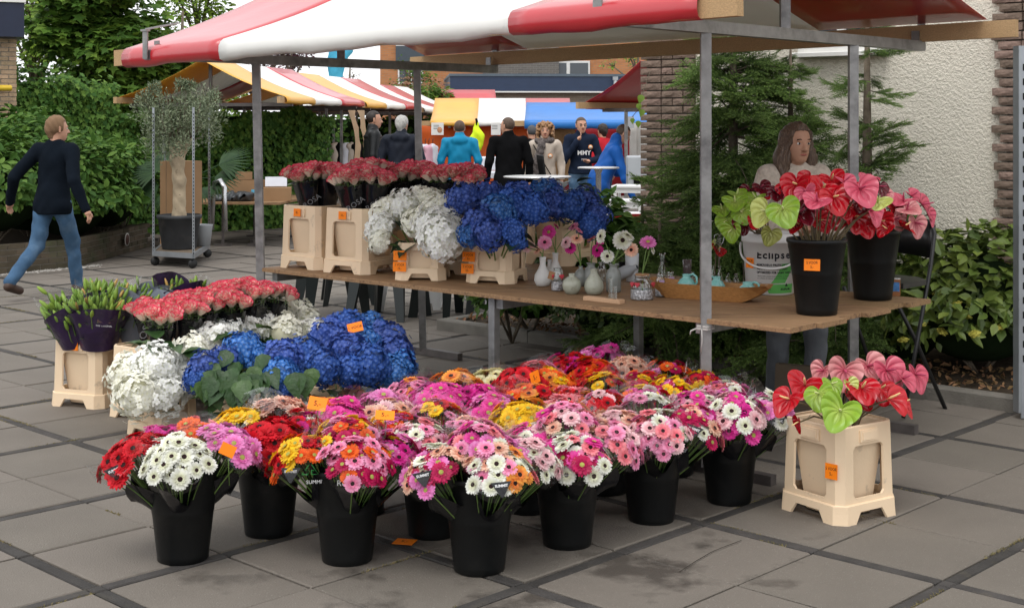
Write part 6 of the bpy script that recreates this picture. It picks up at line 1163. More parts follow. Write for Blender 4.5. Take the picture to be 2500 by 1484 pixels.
m_ivy = mat('ivy_leaf', (.072, .155, .027), .6, .15, var=.1, vs=1.5, island=.45, translucent=.15); m_maple = mat('maple_leaf', (.085, .165, .024), .6, .15, var=.15, vs=.8, island=.4, translucent=.28); m_laurel = mat('shrub_leaf', (.07, .145, .026), .6, .15, var=.12, vs=1.2, island=.4, translucent=.2)
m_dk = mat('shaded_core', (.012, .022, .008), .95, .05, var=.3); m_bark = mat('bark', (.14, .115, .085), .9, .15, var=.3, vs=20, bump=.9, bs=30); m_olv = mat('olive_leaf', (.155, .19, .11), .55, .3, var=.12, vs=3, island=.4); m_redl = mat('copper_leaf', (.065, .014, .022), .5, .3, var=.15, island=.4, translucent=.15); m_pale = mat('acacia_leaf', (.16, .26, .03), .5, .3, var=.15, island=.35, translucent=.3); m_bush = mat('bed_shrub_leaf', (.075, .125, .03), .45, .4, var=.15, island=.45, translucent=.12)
# ivy-covered wall
I0, I1 = Vector((-7.35, 19.6)), Vector((-3.05, 22.75)); idr = (I1 - I0); IL = idr.length; idr.normalize(); inn = Vector((idr.y, -idr.x))
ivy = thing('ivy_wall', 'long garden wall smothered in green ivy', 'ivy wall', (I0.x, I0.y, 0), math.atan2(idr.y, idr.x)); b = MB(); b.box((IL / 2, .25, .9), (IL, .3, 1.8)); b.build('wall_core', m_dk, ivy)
N_ = 18000; s_ = rng.uniform(0, IL, N_); z_ = rng.uniform(.0, 2.42, N_); bul = .10 * np.sin(s_ * 2.3 + 1.2 * np.sin(z_ * 2)) * np.sin(z_ * 2.9 + s_) + .10 * np.sin(s_ * 5.1) * np.sin(z_ * 4.7) * .5; out = .02 + bul + rng.uniform(-.12, .12, N_); topb = np.clip((z_ - 2.15) / .3, 0, 1); ztop = np.where(s_ < 1.75, 2.33, 1.86) + .08 * np.sin(s_ * 3.1) + .05 * np.sin(s_ * 8.3); z_ = np.where(z_ > ztop, ztop - rng.uniform(0, .15, N_), z_)
P = np.stack([s_, -out + .2 * topb * rng.uniform(0, 1, N_), z_], 1); Nn = np.stack([rng.normal(0, .35, N_), -1 + .5 * topb, .35 + topb + rng.normal(0, .3, N_)], 1); Tt = np.stack([rng.normal(0, .45, N_), -.25 + rng.normal(0, .2, N_), -1 + rng.normal(0, .2, N_)], 1)
V, Fc = scatter(*IV, P, Nn, Tt, rng.uniform(.05, .095, N_)); tag(link('ivy_leaves', nmesh('ivy_leaves', V, Fc, m_ivy), ivy), kind='stuff')
N_ = 260; s_ = rng.uniform(0, 1.75, N_); P = np.stack([s_, rng.uniform(-.05, .3, N_), 2.33 + .1 * np.sin(s_ * 3.1) + rng.exponential(.06, N_)], 1); V, Fc = scatter(*IV, P, rng.normal(0, .4, (N_, 3)) + [0, -.4, 1], rng.normal(0, 1, (N_, 3)), rng.uniform(.05, .10, N_)); tag(link('ivy_shoots', nmesh('ivy_shoots', V, Fc, m_ivy), ivy), kind='stuff')
# low brick planter and the shrubs in it
m_dbrick = mat('dark_wet_brick', (.085, .068, .045), .85, .25, var=.25, vs=8, bump=.5, bs=50, orand=.25, col2=(.05, .055, .028), c2s=2, c2lo=.5, c2hi=.65); PW = [Vector((-7.2, 13.6)), Vector((-5.13, 16.2)), Vector((-4.97, 18.75))]
pl = thing('brick_planter', 'low mossy brown brick planter wall below the shrubs', 'planter', (-5.13, 16.2, 0)); bme = MB(); bme.box((0, 0, 0), (.20, .10, .056)); ME_PB = bme.mesh('brick', m_dbrick)
for a, c in ((PW[0], PW[1]), (PW[1], PW[2])):
    d = c - a; L_ = d.length; d.normalize(); nn = Vector((d.y, -d.x)); an = math.atan2(d.y, d.x); b = MB(); M = Matrix.Translation(((a + c) / 2).to_3d() - pl.location + Vector((-nn.x * .05, -nn.y * .05, .16)) + Vector((0, 0, 0))) @ Matrix.Rotation(an, 4, 'Z'); b.box((0, 0, 0), (L_ - .02, .085, .315), 0, M); b.build('mortar_core', m_mort, pl)
    for cc in range(5):
        x = (.0 if cc % 2 else -.105)
        while x < L_ - .1:
            p = a + d * (x + .105) - nn * .05
            if abs(p.x / p.y) < .42 or p.y > 15: link('brick', ME_PB, pl, (p.x + 5.13 + nn.x * rb_.uniform(0, .004), p.y - 16.2 + nn.y * rb_.uniform(0, .004), .033 + cc * .066), (0, 0, an))
            x += .21
c = Vector((-5.04, 17.75)); b = MB(); b.lathe([(.0001, 0), (.085, 0), (.085, .004), (.0001, .004)], 28); q = b.build('emblem', m_paint, pl, (c.x + 5.13 + .06, c.y - 16.2, .19), (R(90), 0, R(86))); b = MB(); b.lathe([(.0001, .0045), (.07, .0045), (.07, .006), (.0001, .006)], 28); b.build('emblem_centre', mat('dark_red_print', (.10, .05, .04), .6, .2), q)
for zt_, s_ in ((.02, 'CAFE'), (-.02, 'TERRAS')): pass
gr = MB(); m_grav = mat('pale_gravel', (.34, .32, .29), .9, .2, var=.2, island=.3); N_ = 700; tt_ = rng.uniform(0, 1, N_); P = np.stack([-6.2 + 1.3 * tt_ + rng.normal(0, .05, N_), 14.65 + 1.75 * tt_ - .08 + rng.normal(0, .06, N_), np.full(N_, .006)], 1)
V, Fc = scatter([(-.5, -.5, 0), (.5, -.5, 0), (.5, .5, 0), (-.5, .5, 0), (0, 0, .6)], [(0, 1, 4), (1, 2, 4), (2, 3, 4), (3, 0, 4)], P, np.tile([[0, 0, 1.]], (N_, 1)), rng.normal(0, 1, (N_, 3)), rng.uniform(.008, .02, N_)); tag(link('gravel', nmesh('gravel', V, Fc, m_grav)), 'pale gravel spilt along the foot of the planter', 'gravel', kind='stuff')
b = MB(); b.add([(-7.6, 13.9, .24), (-5.2, 16.25, .24), (-5.03, 19.8, .24), (-7.6, 19.4, .24)], [(0, 1, 2, 3)]); tag(b.build('planter_soil', m_bedsoil), kind='structure')
def mound(label, c, r, n, leaf, m, size, seed, name='shrub', core=True, cat='shrub', flat=.75, zmin=.1, group=None, up=.5):
    g = np.random.default_rng(seed); o = thing(name, label, cat, (c[0], c[1], 0), 0, group); d = unit(g.normal(0, 1, (n, 3))); d[:, 2] = np.abs(d[:, 2]) * 1.0 - .15
    lump = 1 + .16 * np.sin(d[:, 0] * 5 + seed) * np.sin(d[:, 1] * 4 + 2 * seed) + .1 * np.sin(d[:, 2] * 9 + seed); rad = lump * (.62 + .42 * g.random(n) ** .45); P = d * rad[:, None] * np.array(r) + [0, 0, c[2]]; k = P[:, 2] > zmin; P, d = P[k], d[k]
    Nn = d * .7 + g.normal(0, .45, d.shape) + [0, 0, up]; Tt = d + g.normal(0, .6, d.shape) + [0, 0, -.25]; V, Fc = scatter(*leaf, P, Nn, Tt, g.uniform(size * .7, size * 1.3, len(P))); tag(link('foliage', nmesh('foliage', V, Fc, m), o), kind='stuff')
    b = MB()
    for q in range(7): a = g.uniform(0, 6.28); b.tube([(0, 0, zmin - .06), (math.cos(a) * r[0] * .3, math.sin(a) * r[1] * .3, c[2] * .6), (math.cos(a) * r[0] * .6, math.sin(a) * r[1] * .6, c[2] + r[2] * .3)], [.012, .009, .004], 5)
    b.build('stems', m_bark, o)
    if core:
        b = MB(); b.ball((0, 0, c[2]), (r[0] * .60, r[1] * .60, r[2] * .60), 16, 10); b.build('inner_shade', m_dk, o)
    return o
for i, (u, v, y, r) in enumerate([(30, 470, 16.3, (.95, .9, .80)), (120, 455, 17.6, (1.0, .95, .95)), (215, 490, 17.3, (.85, .8, .80)), (300, 490, 18.4, (.75, .8, .75)), (255, 440, 19.0, (.9, .7, .85)), (60, 415, 18.2, (1.0, .8, .9)), (345, 470, 18.9, (.45, .6, .6))]):
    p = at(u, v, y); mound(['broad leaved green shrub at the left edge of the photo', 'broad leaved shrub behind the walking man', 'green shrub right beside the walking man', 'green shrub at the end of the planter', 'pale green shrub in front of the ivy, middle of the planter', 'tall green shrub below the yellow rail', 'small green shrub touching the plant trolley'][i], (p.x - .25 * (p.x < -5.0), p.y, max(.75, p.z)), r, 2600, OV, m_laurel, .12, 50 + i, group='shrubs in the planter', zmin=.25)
# ------------------------------------------------------------------ trees
def tree(name, label, base, h, clumps, leaf, m, size, n, seed, flat=.35, cat='tree', trunk=.12, droop=-.2):
    g = np.random.default_rng(seed); o = thing(name, label, cat, base); b = MB(); top = Vector((0, 0, h)); tr = [(0, 0, 0), (.05, 0, h * .4), (-.04, .02, h * .7), (0, 0, h * .95)]; b.tube(tr, [trunk, trunk * .75, trunk * .45, trunk * .15], 8); b.build('trunk', m_bark, o); b = MB(); Ps = []; Ds = []
    for c in clumps:
        cx, cy, cz, r = c; k = int(n * r * r); zz = min(cz * .8, h * .9); b.tube([(0, 0, max(.4, zz - r)), (cx * .5, cy * .5, (zz + cz) / 2), (cx, cy, cz)], [trunk * .4, trunk * .22, .012], 5)
        for q in range(5): a = g.uniform(0, 6.28); b.tube([(cx * .8, cy * .8, cz * .97), (cx + math.cos(a) * r * .8, cy + math.sin(a) * r * .8, cz + g.uniform(-.2, .3) * r)], [.014, .004], 4)
        d = unit(g.normal(0, 1, (k, 3))); rad = g.random(k) ** .4; lay = np.round(d[:, 2] * rad * 3.0) / 3.0
        P = d * rad[:, None] * r; P[:, 2] = (lay * r * .8 + g.normal(0, .05, k) * r - .18 * r * (d[:, 0] ** 2 + d[:, 1] ** 2) * rad ** 2) * 1.0; Ps.append(P + [cx, cy, cz]); Ds.append(d)
    P = np.concatenate(Ps); d = np.concatenate(Ds); Nn = d * .35 + g.normal(0, .35, d.shape) + [0, -.15, 1]; Tt = d * [1, 1, .2] + g.normal(0, .5, d.shape) + [0, 0, droop]
    V, Fc = scatter(*leaf, P, Nn, Tt, g.uniform(size * .7, size * 1.3, len(P))); tag(link('crown', nmesh('crown', V, Fc, m), o), kind='stuff'); b.build('limbs', m_bark, o); return o
g = np.random.default_rng(2)
def clm(cx, cz, rx, rz, n, r0, seed):
    g = np.random.default_rng(seed); out = []
    for k in range(n):
        a = g.uniform(0, 6.28); f = math.sqrt(g.random()); z = g.uniform(-1, 1); w = math.sqrt(max(0, 1 - max(0, z) ** 2 * .8)); out.append((cx + rx * f * math.cos(a) * w, rx * .7 * f * math.sin(a) * w, cz + rz * z, r0 * g.uniform(.7, 1.25)))
    return out
tree('maple_tree', 'big dark green maple rising behind the ivy wall', (-7.05, 23.6, 0), 4.3, clm(0, 3.0, 1.0, 1.35, 28, .5, 1), MP, m_maple, .17, 1150, 61); tree('maple_tree', 'smaller maple with thin top shoots right of the big one', (-5.9, 24.6, 0), 3.9, clm(0, 2.3, .7, .85, 13, .42, 2), MP, m_maple, .16, 1000, 62)
tree('acacia_tree', 'yellow green acacia at the far left behind the maple', (-9.6, 27.5, 0), 4.9, clm(0, 3.4, 1.1, 1.6, 22, .5, 3), OV, m_pale, .12, 1100, 63); tree('acacia_tree', 'yellow green acacia standing behind the canopy corner', (-6.6, 29, 0), 4.6, clm(0, 3.1, .75, 1.6, 16, .45, 4), OV, m_pale, .12, 1100, 64)
tree('maple_tree', 'low maple foliage between ivy and the orange canopy', (-6.2, 24.2, 0), 2.8, clm(0, 2.2, .8, .6, 12, .45, 5), MP, m_maple, .16, 900, 65); tree('copper_beech', 'copper leaved tree showing under the canopy edge', (-6.3, 34, 0), 4.2, clm(0, 3.3, 1.2, .55, 13, .45, 6) + clm(.9, 4.9, .5, .3, 4, .4, 16), OV, m_redl, .12, 800, 66); tree('copper_tree', 'thin copper leaved twigs against the white sky', (-5.3, 33, 0), 3.6, clm(0, 3.1, .35, .7, 6, .2, 7), OV, m_redl, .11, 1500, 67)
tree('bare_tree', 'sparse grey twiggy tree behind the striped canopies', (-4.6, 39, 0), 3.5, clm(0, 2.8, .55, .45, 8, .35, 8), QD, m_bark, .12, 300, 68); tree('acer_tree', 'rusty leaved shrub before the orange brick house', (-2.6, 36, 0), 2.9, clm(0, 2.1, 1.2, .55, 12, .4, 9), OV, mat('rusty_leaf', (.20, .10, .055), .6, .2, var=.2, island=.4), .10, 800, 69)
tree('bamboo_tree', 'round bright green bush above the far stalls', (-1.85, 33, 0), 2.6, clm(0, 2.25, .35, .22, 6, .32, 10), QD, m_maple, .22, 1500, 70); tree('creeper_tree', 'green climber growing against the orange brick house', (-3.2, 43.2, 0), 3.9, clm(0, 3.2, .75, .55, 8, .35, 11), OV, m_maple, .12, 500, 71)
tree('birch_tree', 'light green twigs before the upper windows', (3.6, 39, 0), 4.0, clm(0, 3.55, .9, .3, 8, .3, 12), OV, m_pale, .12, 500, 72)
# spruces by the wall
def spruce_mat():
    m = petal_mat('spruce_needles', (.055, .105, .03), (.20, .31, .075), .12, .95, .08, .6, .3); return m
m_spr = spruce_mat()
def branch_mesh(seed, droop=.12):
    r = random.Random(seed); vs = []; fs = []; tn = []; b = MB()
    def shoot(p, d, L, up, t0):
        d = d.normalized(); x = d.cross(up).normalized(); y = x.cross(d); n = int(L / .0032)
        for k in range(n):
            f = (k + r.random()) / n; q = p + d * (L * f) + Vector((0, 0, -.10 * L * f * f)); a = r.choice([0.2, 1.0, 2.1, 2.9, 3.6, 5.6]) + r.gauss(0, .25); nd = (x * math.cos(a) + y * math.sin(a) + d * .75).normalized() * r.uniform(.015, .024)
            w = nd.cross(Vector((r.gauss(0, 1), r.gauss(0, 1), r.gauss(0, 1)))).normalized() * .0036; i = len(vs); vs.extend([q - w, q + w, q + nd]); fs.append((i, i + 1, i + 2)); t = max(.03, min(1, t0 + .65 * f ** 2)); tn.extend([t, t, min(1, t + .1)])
    ax = lambda f: Vector((.05 * math.sin(f * 5 + seed), f, .10 * math.sin(f * 3.2 + seed) - droop * f * f)); b.tube([ax(q / 6) for q in range(7)], [.014, .012, .010, .008, .006, .004, .002], 6)
    for k in range(40):
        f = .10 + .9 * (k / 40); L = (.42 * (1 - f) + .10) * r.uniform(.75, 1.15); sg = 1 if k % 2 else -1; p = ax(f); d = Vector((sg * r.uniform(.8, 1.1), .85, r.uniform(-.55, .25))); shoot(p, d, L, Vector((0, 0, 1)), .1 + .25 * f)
        if L > .14:
            for q in range(int(L / .055)): ff = .25 + .7 * q / max(1, int(L / .055)); s2 = 1 if q % 2 else -1; dn = d.normalized(); pp = p + dn * L * ff; dd = dn + Vector((dn.y, -dn.x, 0)) * s2 * .9; shoot(pp, dd, L * .42 * (1.05 - ff * .5), Vector((0, 0, 1)), .2 + .3 * f)
    shoot(ax(.85), Vector((0, 1, 0)), .18, Vector((0, 0, 1)), .5); b2 = MB(); b2.v = b.v; b2.f = b.f; b2.m = [1] * len(b.f); b2.sm = b.sm; b2.tint = [0.0] * len(b.v); b2.add(vs, fs, 0, None, False, tn); return b2.mesh('branch', [m_spr, m_bark])
SPB = [branch_mesh(k) for k in range(4)]
m_cone = mat('spruce_cone', (.10, .055, .035), .8, .2, var=.3, vs=60)
def spruce(label, x, y, h, rad, whorls, per, seed, z0=.05, low=.25, cones=0, lean=(0, 0), gap=None):
    r = random.Random(seed); o = thing('spruce_tree', label, 'tree', (x, y, z0)); b = MB(); b.tube([(0, 0, 0), (lean[0] * .5, lean[1] * .5, h * .5), (lean[0], lean[1], h)], [.05, .035, .008], 8); b.build('trunk', m_bark, o)
    for k in range(whorls):
        f = k / (whorls - 1); z = low + (h - low - .03) * f; L = rad * (1 - f) ** .8 + .16
        for q in range(max(3, int(per * (1 - .45 * f)))):
            a = 2 * math.pi * (q + r.random() * .7) / per + k * 1.9; l = L * r.uniform(.72, 1.15)
            if gap is not None and gap(a, f): continue
            el = -.24 + .5 * f + r.gauss(0, .28); d = Vector((math.cos(a) * math.cos(el), math.sin(a) * math.cos(el), math.sin(el))); link('branch', r.choice(SPB), o, (lean[0] * z / h, lean[1] * z / h, max(.1, z + r.uniform(-.09, .09))), leaf_rot(d, (0, 0, 1)) @ RY(r.uniform(-.35, .35)), l)
    return o
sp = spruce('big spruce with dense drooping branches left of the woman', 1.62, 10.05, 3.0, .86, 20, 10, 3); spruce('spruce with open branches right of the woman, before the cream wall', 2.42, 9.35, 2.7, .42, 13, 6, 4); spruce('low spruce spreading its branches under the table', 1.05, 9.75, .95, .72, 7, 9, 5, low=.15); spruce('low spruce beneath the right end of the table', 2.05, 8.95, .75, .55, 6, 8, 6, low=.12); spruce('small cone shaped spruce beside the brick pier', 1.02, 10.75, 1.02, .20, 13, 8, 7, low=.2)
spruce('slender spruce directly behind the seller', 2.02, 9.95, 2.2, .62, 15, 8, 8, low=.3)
# shrubs of the bed
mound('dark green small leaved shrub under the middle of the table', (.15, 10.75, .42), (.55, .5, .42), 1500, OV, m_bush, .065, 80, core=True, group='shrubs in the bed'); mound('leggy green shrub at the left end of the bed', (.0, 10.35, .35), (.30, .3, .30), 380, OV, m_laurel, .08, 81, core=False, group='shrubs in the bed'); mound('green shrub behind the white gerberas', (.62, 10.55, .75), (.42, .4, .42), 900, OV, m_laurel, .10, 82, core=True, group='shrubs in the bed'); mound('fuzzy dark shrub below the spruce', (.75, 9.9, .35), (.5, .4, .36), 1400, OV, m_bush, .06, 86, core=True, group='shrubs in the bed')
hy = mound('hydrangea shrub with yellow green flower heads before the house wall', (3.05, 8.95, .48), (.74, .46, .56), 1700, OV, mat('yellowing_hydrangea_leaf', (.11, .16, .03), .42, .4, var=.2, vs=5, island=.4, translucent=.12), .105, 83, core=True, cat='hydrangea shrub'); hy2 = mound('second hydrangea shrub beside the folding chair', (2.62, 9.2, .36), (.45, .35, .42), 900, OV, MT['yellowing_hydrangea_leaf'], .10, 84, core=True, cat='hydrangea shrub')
m_cor = petal_mat('yellow_green_corymb', (.42, .40, .06), (.52, .46, .09), 0, 1, .1, .6, .15); ME_COR = mop_mesh('flower_head', m_cor, 33, 60, .26); rc = random.Random(4)
for u, v, y in [(2335, 742, 8.6), (2290, 716, 8.7), (2395, 690, 8.8), (2430, 668, 8.9), (2440, 755, 8.6), (2250, 760, 8.6), (2310, 770, 8.5), (2360, 772, 8.5), (2460, 650, 9.0), (2250, 790, 8.55), (2275, 735, 8.75), (2420, 735, 8.7), (2380, 815, 8.4), (2330, 655, 9.0), (2440, 800, 8.5), (2470, 700, 8.8), (2300, 810, 8.5), (2205, 830, 8.5)]:
    c = at(u, v, y); link('flower_head', ME_COR, hy, c - hy.location, (rc.uniform(-.4, .4), rc.uniform(-.4, .4), 0), (.032, .032, .016))
# ------------------------------------------------------------------ building at the left edge
m_tan = mat('tan_brick', (.36, .26, .17), .9, .15, var=.2, vs=10, bump=.7, bs=35, orand=.14); m_navyp = mat('navy_panel', (.008, .014, .038), .4, .4, var=.1)
lb_ = thing('brick_building', 'tan brick building corner with a navy fascia at the left edge', 'building', (-6.93, 19.2, 0), R(24)); b = MB(); b.box((-1.5, 1.5, 1.45), (2.985, 2.985, 2.9)); b.build('wall_core', m_mort, lb_); bme = MB(); bme.box((0, 0, 0), (.20, .05, .052)); ME_TB = bme.mesh('brick', m_tan)
for c in range(46):
    for k in range(4): link('brick', ME_TB, lb_, (-.105 * (1 if c % 2 else 0) - .105 - k * .211 + .0, .02 + rb_.uniform(0, .006), .03 + c * .0625), (0, 0, 0), (1 if True else 1, 1, 1)) if not (c % 2 and k == 0 and False) else None
    if c % 2: link('brick', ME_TB, lb_, (-.05, .02, .03 + c * .0625), (0, 0, 0), (.5, 1, 1))
b = MB(); b.box((-1.45, 1.4, 3.12), (3.06, 3.3, .47)); b.build('fascia', m_navyp, lb_); b = MB(); b.box((-1.45, 1.4, 3.395), (3.10, 3.36, .07)); b.build('cap', m_paint, lb_); b = MB(); b.tube([(-.07, -.12, 2.18), (-.09, -.12, 2.18), (-1.6, -.12, 2.18)], [.03, .042, .042], 14); b.build('rail', mat('yellow_enamel', (.62, .42, .03), .35, .4), lb_); b = MB(); b.bar((-.5, -.12, 2.18), (-.5, .02, 2.18), .03, .03); b.build('rail_bracket', m_steel, lb_)
# ------------------------------------------------------------------ the other market stalls
def back_stall(label, c, ang, hw, L, ze, zr, left, right, poles=True, lw=.06, table=None, flap=None, wrap=.09, group='striped stalls of the market'):
    """c: middle of the near gable on the ground; ang: bearing of the ridge (0 = straight away); hw half width; stripes for both slopes from near to far"""
    d = Vector((math.sin(ang), math.cos(ang), 0)); x = Vector((d.y, -d.x, 0)); o = thing('market_stall', label, 'market stall', (c[0], c[1], 0), 0, group)
    def q(s, a, z): return d * s + x * a + Vector((0, 0, z))
    MM = [m_red, m_white, m_yel, m_orange, m_blue]
    slope(q(0, -hw, ze + .05), q(L, -hw, ze + .05), q(0, 0, zr), q(L, 0, zr), left, MM, o, sag=.05, wrap=wrap, nseg=20, mrow=6); slope(q(0, hw, ze + .05), q(L, hw, ze + .05), q(0, 0, zr), q(L, 0, zr), right, MM, o, sag=.05, wrap=wrap, nseg=20, mrow=6)
    for sg in (-1, 1): b = MB(); b.bar(q(-.18, sg * (hw - .02), ze), q(L + .1, sg * (hw - .02), ze), .05, .09); b.build('batten', m_batten, o)
    for s in (.35, L - .35):
        b = MB(); b.bar(q(s, -hw, ze - .06), q(s, hw, ze - .06), .05, .05); b.build('beam', m_rust, o); b = MB(); b.bar(q(s, 0, ze - .05), q(s, 0, zr - .03), .045, .045); b.build('upright', m_rust, o)
        for sg in (-1, 1): b = MB(); b.bar(q(s, sg * hw * .58, 0.02), q(s, sg * hw * .58, ze - .06), .045, .045); b.build('pole', m_steel, o); b = MB(); b.bar(q(s - .25, sg * hw * .58, .02), q(s + .25, sg * hw * .58, .02), .045, .04); b.build('foot', m_rust, o)
    if table is not None:
        b = MB(); b.box((0, 0, 0), (hw * 1.16, L, .03), 0, Matrix.Translation(q(L / 2, 0, table)) @ Matrix.Rotation(-ang, 4, 'Z')); b.build('counter', m_ply, o)
    return o
Y_, W_, R_ = (1.3, 2), (1.35, 1), (1.3, 0); S1 = [Y_, W_, R_]
SA = R(10); sd = Vector((math.sin(SA), math.cos(SA)))
back_stall('nearest stall behind with an orange lined yellow, white and red canopy', (-4.42, 19.5), SA, 1.24, 3.9, 2.02, 2.60, S1, S1); p = Vector((-4.42, 19.5)) + sd * 4.05; back_stall('second stall behind with a yellow, white and red canopy', p, SA, 1.24, 3.9, 2.0, 2.56, S1, S1); p = Vector((-4.42, 19.5)) + sd * 8.2; back_stall('third stall in the row behind, mostly hidden', p, SA, 1.24, 3.6, 1.95, 2.5, S1, [W_, R_, W_])
p = Vector((-4.9, 33)); back_stall('far white and yellow stall seen under the others', p, R(85), 1.2, 4.5, 1.95, 2.5, [W_, Y_, R_], [W_, Y_, R_])
back_stall('low far stall with a yellow, white and red canopy over the orange sheet', (at(1062, 300, 27).x, 27.0), R(90), 1.5, 2.65, 1.69, 2.18, [(.9, 2), (.95, 1), (.9, 0)], [(.9, 2), (.95, 1), (.9, 0)])
back_stall('far stall draped in bright blue tarpaulin', (at(1285, 300, 24.5).x, 24.5), R(92), 1.3, 2.5, 1.69, 2.06, [(1, 4)], [(1, 4)], wrap=.13); o = back_stall('red canopied stall half hidden by the brick pier', (1.66, 17.76), R(48), 1.0, 2.6, 1.93, 2.5, [(1.5, 0), (1.2, 1)], [(1.4, 0), (1.2, 1)])
# sheets, signs and goods of the far stalls
def sheet(name, label, cat, p0, p1, z0, z1, m, wav=.05, n=24, rows=8):
    p0, p1 = Vector(p0), Vector(p1); b = MB(); vs = []; fs = []; nn = Vector((-(p1 - p0).y, (p1 - p0).x)).normalized()
    for j in range(rows + 1):
        for i in range(n + 1): f = i / n; g_ = j / rows; c = p0.lerp(p1, f) + nn * (wav * math.sin(f * 17 + g_ * 3) * (1 - g_ * .6) + wav * .6 * math.sin(f * 37 + 1)); vs.append((c.x, c.y, z0 + (z1 - z0) * g_ - .03 * abs(math.sin(f * 9)) * g_))
    for j in range(rows):
        for i in range(n): a = j * (n + 1) + i; fs.append((a, a + 1, a + n + 2, a + n + 1))
    b.add(vs, fs, 0, None, True); o = b.build(name, m); md = o.modifiers.new('thickness', 'SOLIDIFY'); md.thickness = .004; return tag(o, label, cat)
m_orsh = mat('orange_sheet', (.85, .20, .045), .6, .3, var=.1, vs=3, translucent=.45); m_rdsh = mat('red_sheet', (.26, .006, .012), .6, .3, var=.1, translucent=.1); m_whc = mat('white_cloth', (.62, .63, .68), .8, .2, var=.06)
sheet('backing_sheet', 'orange tarpaulin hung as the back of the far stall', 'tarpaulin', (at(1022, 300, 25.9).x, 25.9), (at(1300, 300, 25.8).x, 25.8), .3, 1.66, m_orsh, .06); sheet('backing_sheet', 'dark red sheet hanging behind the blue stall', 'tarpaulin', (at(1285, 300, 26.6).x, 26.6), (at(1580, 300, 26.2).x, 26.2), .3, 1.70, m_rdsh, .05); sheet('backing_sheet', 'tan board behind the curly haired woman', 'board', (at(1345, 300, 25.6).x, 25.6), (at(1405, 300, 25.6).x, 25.6), .6, 1.62, mat('tan_board', (.42, .25, .12), .7, .2), .005)
sheet('white_sheet', 'grimy white plastic curtain hanging beside the brick pier', 'curtain', (at(1535, 300, 21).x, 21), (at(1600, 300, 20.9).x, 20.9), .55, 1.72, mat('grimy_plastic', (.50, .48, .45), .4, .4, var=.15, translucent=.2), .05, 16)
for i, (u0, u1, v0, v1, y, lb) in enumerate([(1053, 1083, 300, 330, 24.5, 'white price notice with a picture hung from the far stall'), (1199, 1222, 300, 330, 24.5, 'second white notice half hidden by the balding man'), (1524, 1548, 285, 313, 20.5, 'grey notice on the pole under the blue tarpaulin')]):
    a, c = at(u0, v0, y), at(u1, v1, y); o = thing('paper_notice', lb, 'notice', ((a.x + c.x) / 2, y, c.z)); b = MB(); b.box((0, 0, (a.z - c.z) / 2), (c.x - a.x, .004, a.z - c.z)); b.build('paper', m_paint if i < 2 else m_frost, o)
    if i == 0: b = MB(); b.ball((.04, -.004, .09), (.045, .004, .055), 10, 6); b.build('picture', mat('burger_print', (.5, .25, .14), .6, .2, var=.4, vs=30), o)
    if i < 2:
        for k in range(3): b = MB(); b.box((-.02, -.003, .17 - .03 * k), (.10, .002, .008)); b.build('print_line', INK, o)
V, Fc = field_mesh([('c', (0, 0, 0), (.02, 0, -.22), .05, .11, .6, .05), ('c', (.02, 0, -.22), (-.02, 0, -.42), .11, .07, .6, .05)], .02, (), cloth_noise(.02, 30, 1)); c = at(1163, 306, 22.5); o = thing('safety_vest', 'fluorescent yellow vest hanging on a peg', 'vest', c); link('fabric', nmesh('fabric', V, Fc, mat('fluo_yellow', (.62, .80, .02), .7, .2, var=.1), True), o); b = MB(); b.tube([(0, 0, 0), (.01, 0, .06), (-.005, 0, .11)], .02, 6); b.build('hanger', m_blk, o)
for i, (u, v, w, h, y, m, lb) in enumerate([(1192, 400, 70, 32, 23.5, m_whc, 'white cloth covered counter behind the cyan jacket'), (1190, 428, 66, 16, 23.0, m_whc, 'lower white box on the counter behind the cyan jacket')]):
    a = at(u, v, y); o = thing('counter', lb, 'counter', (a.x, y + .3, 0)); b = MB(); ww = w / F * y; b.box((0, 0, a.z + .0), (ww, .5, h / F * y), 0, None, .02); b.build('cloth_top', m, o)
    for sg in (-1, 1): b = MB(); b.bar((sg * ww * .45, 0, 0), (sg * ww * .45, 0, a.z - h / F * y / 2), .04, .04); b.build('leg', m_rust, o)
# bar tables
m_alu = mat('aluminium', (.45, .45, .46), .22, .5, var=.05, metal=.9); m_ttop = mat('pale_table_top', (.55, .55, .54), .3, .4, var=.05)
for u, v, y, r, zb, lb in ((1312, 430, 17.6, .435, 0, 'round white standing table behind the hydrangeas'), (1461, 408, 17.0, .255, 0, 'tall chrome standing table beside the man in royal blue')):
    a = at(u, v, y); o = thing('standing_table', lb, 'table', (a.x, y, 0)); b = MB(); b.lathe([(.0001, a.z - .02), (r - .01, a.z - .02), (r, a.z - .01), (r, a.z - .004), (r - .012, a.z), (.0001, a.z)], 36); b.build('top', m_ttop, o); b = MB(); b.lathe([(r, a.z - .021), (r + .006, a.z - .012), (r + .004, a.z - .002), (r, a.z - .003)], 36); b.build('rim', m_alu, o); b = MB(); b.lathe([(.2, 0), (.2, .02), (.05, .04), (.035, .06), (.035, a.z - .08), (.06, a.z - .02)], 18); b.build('column', m_alu, o)
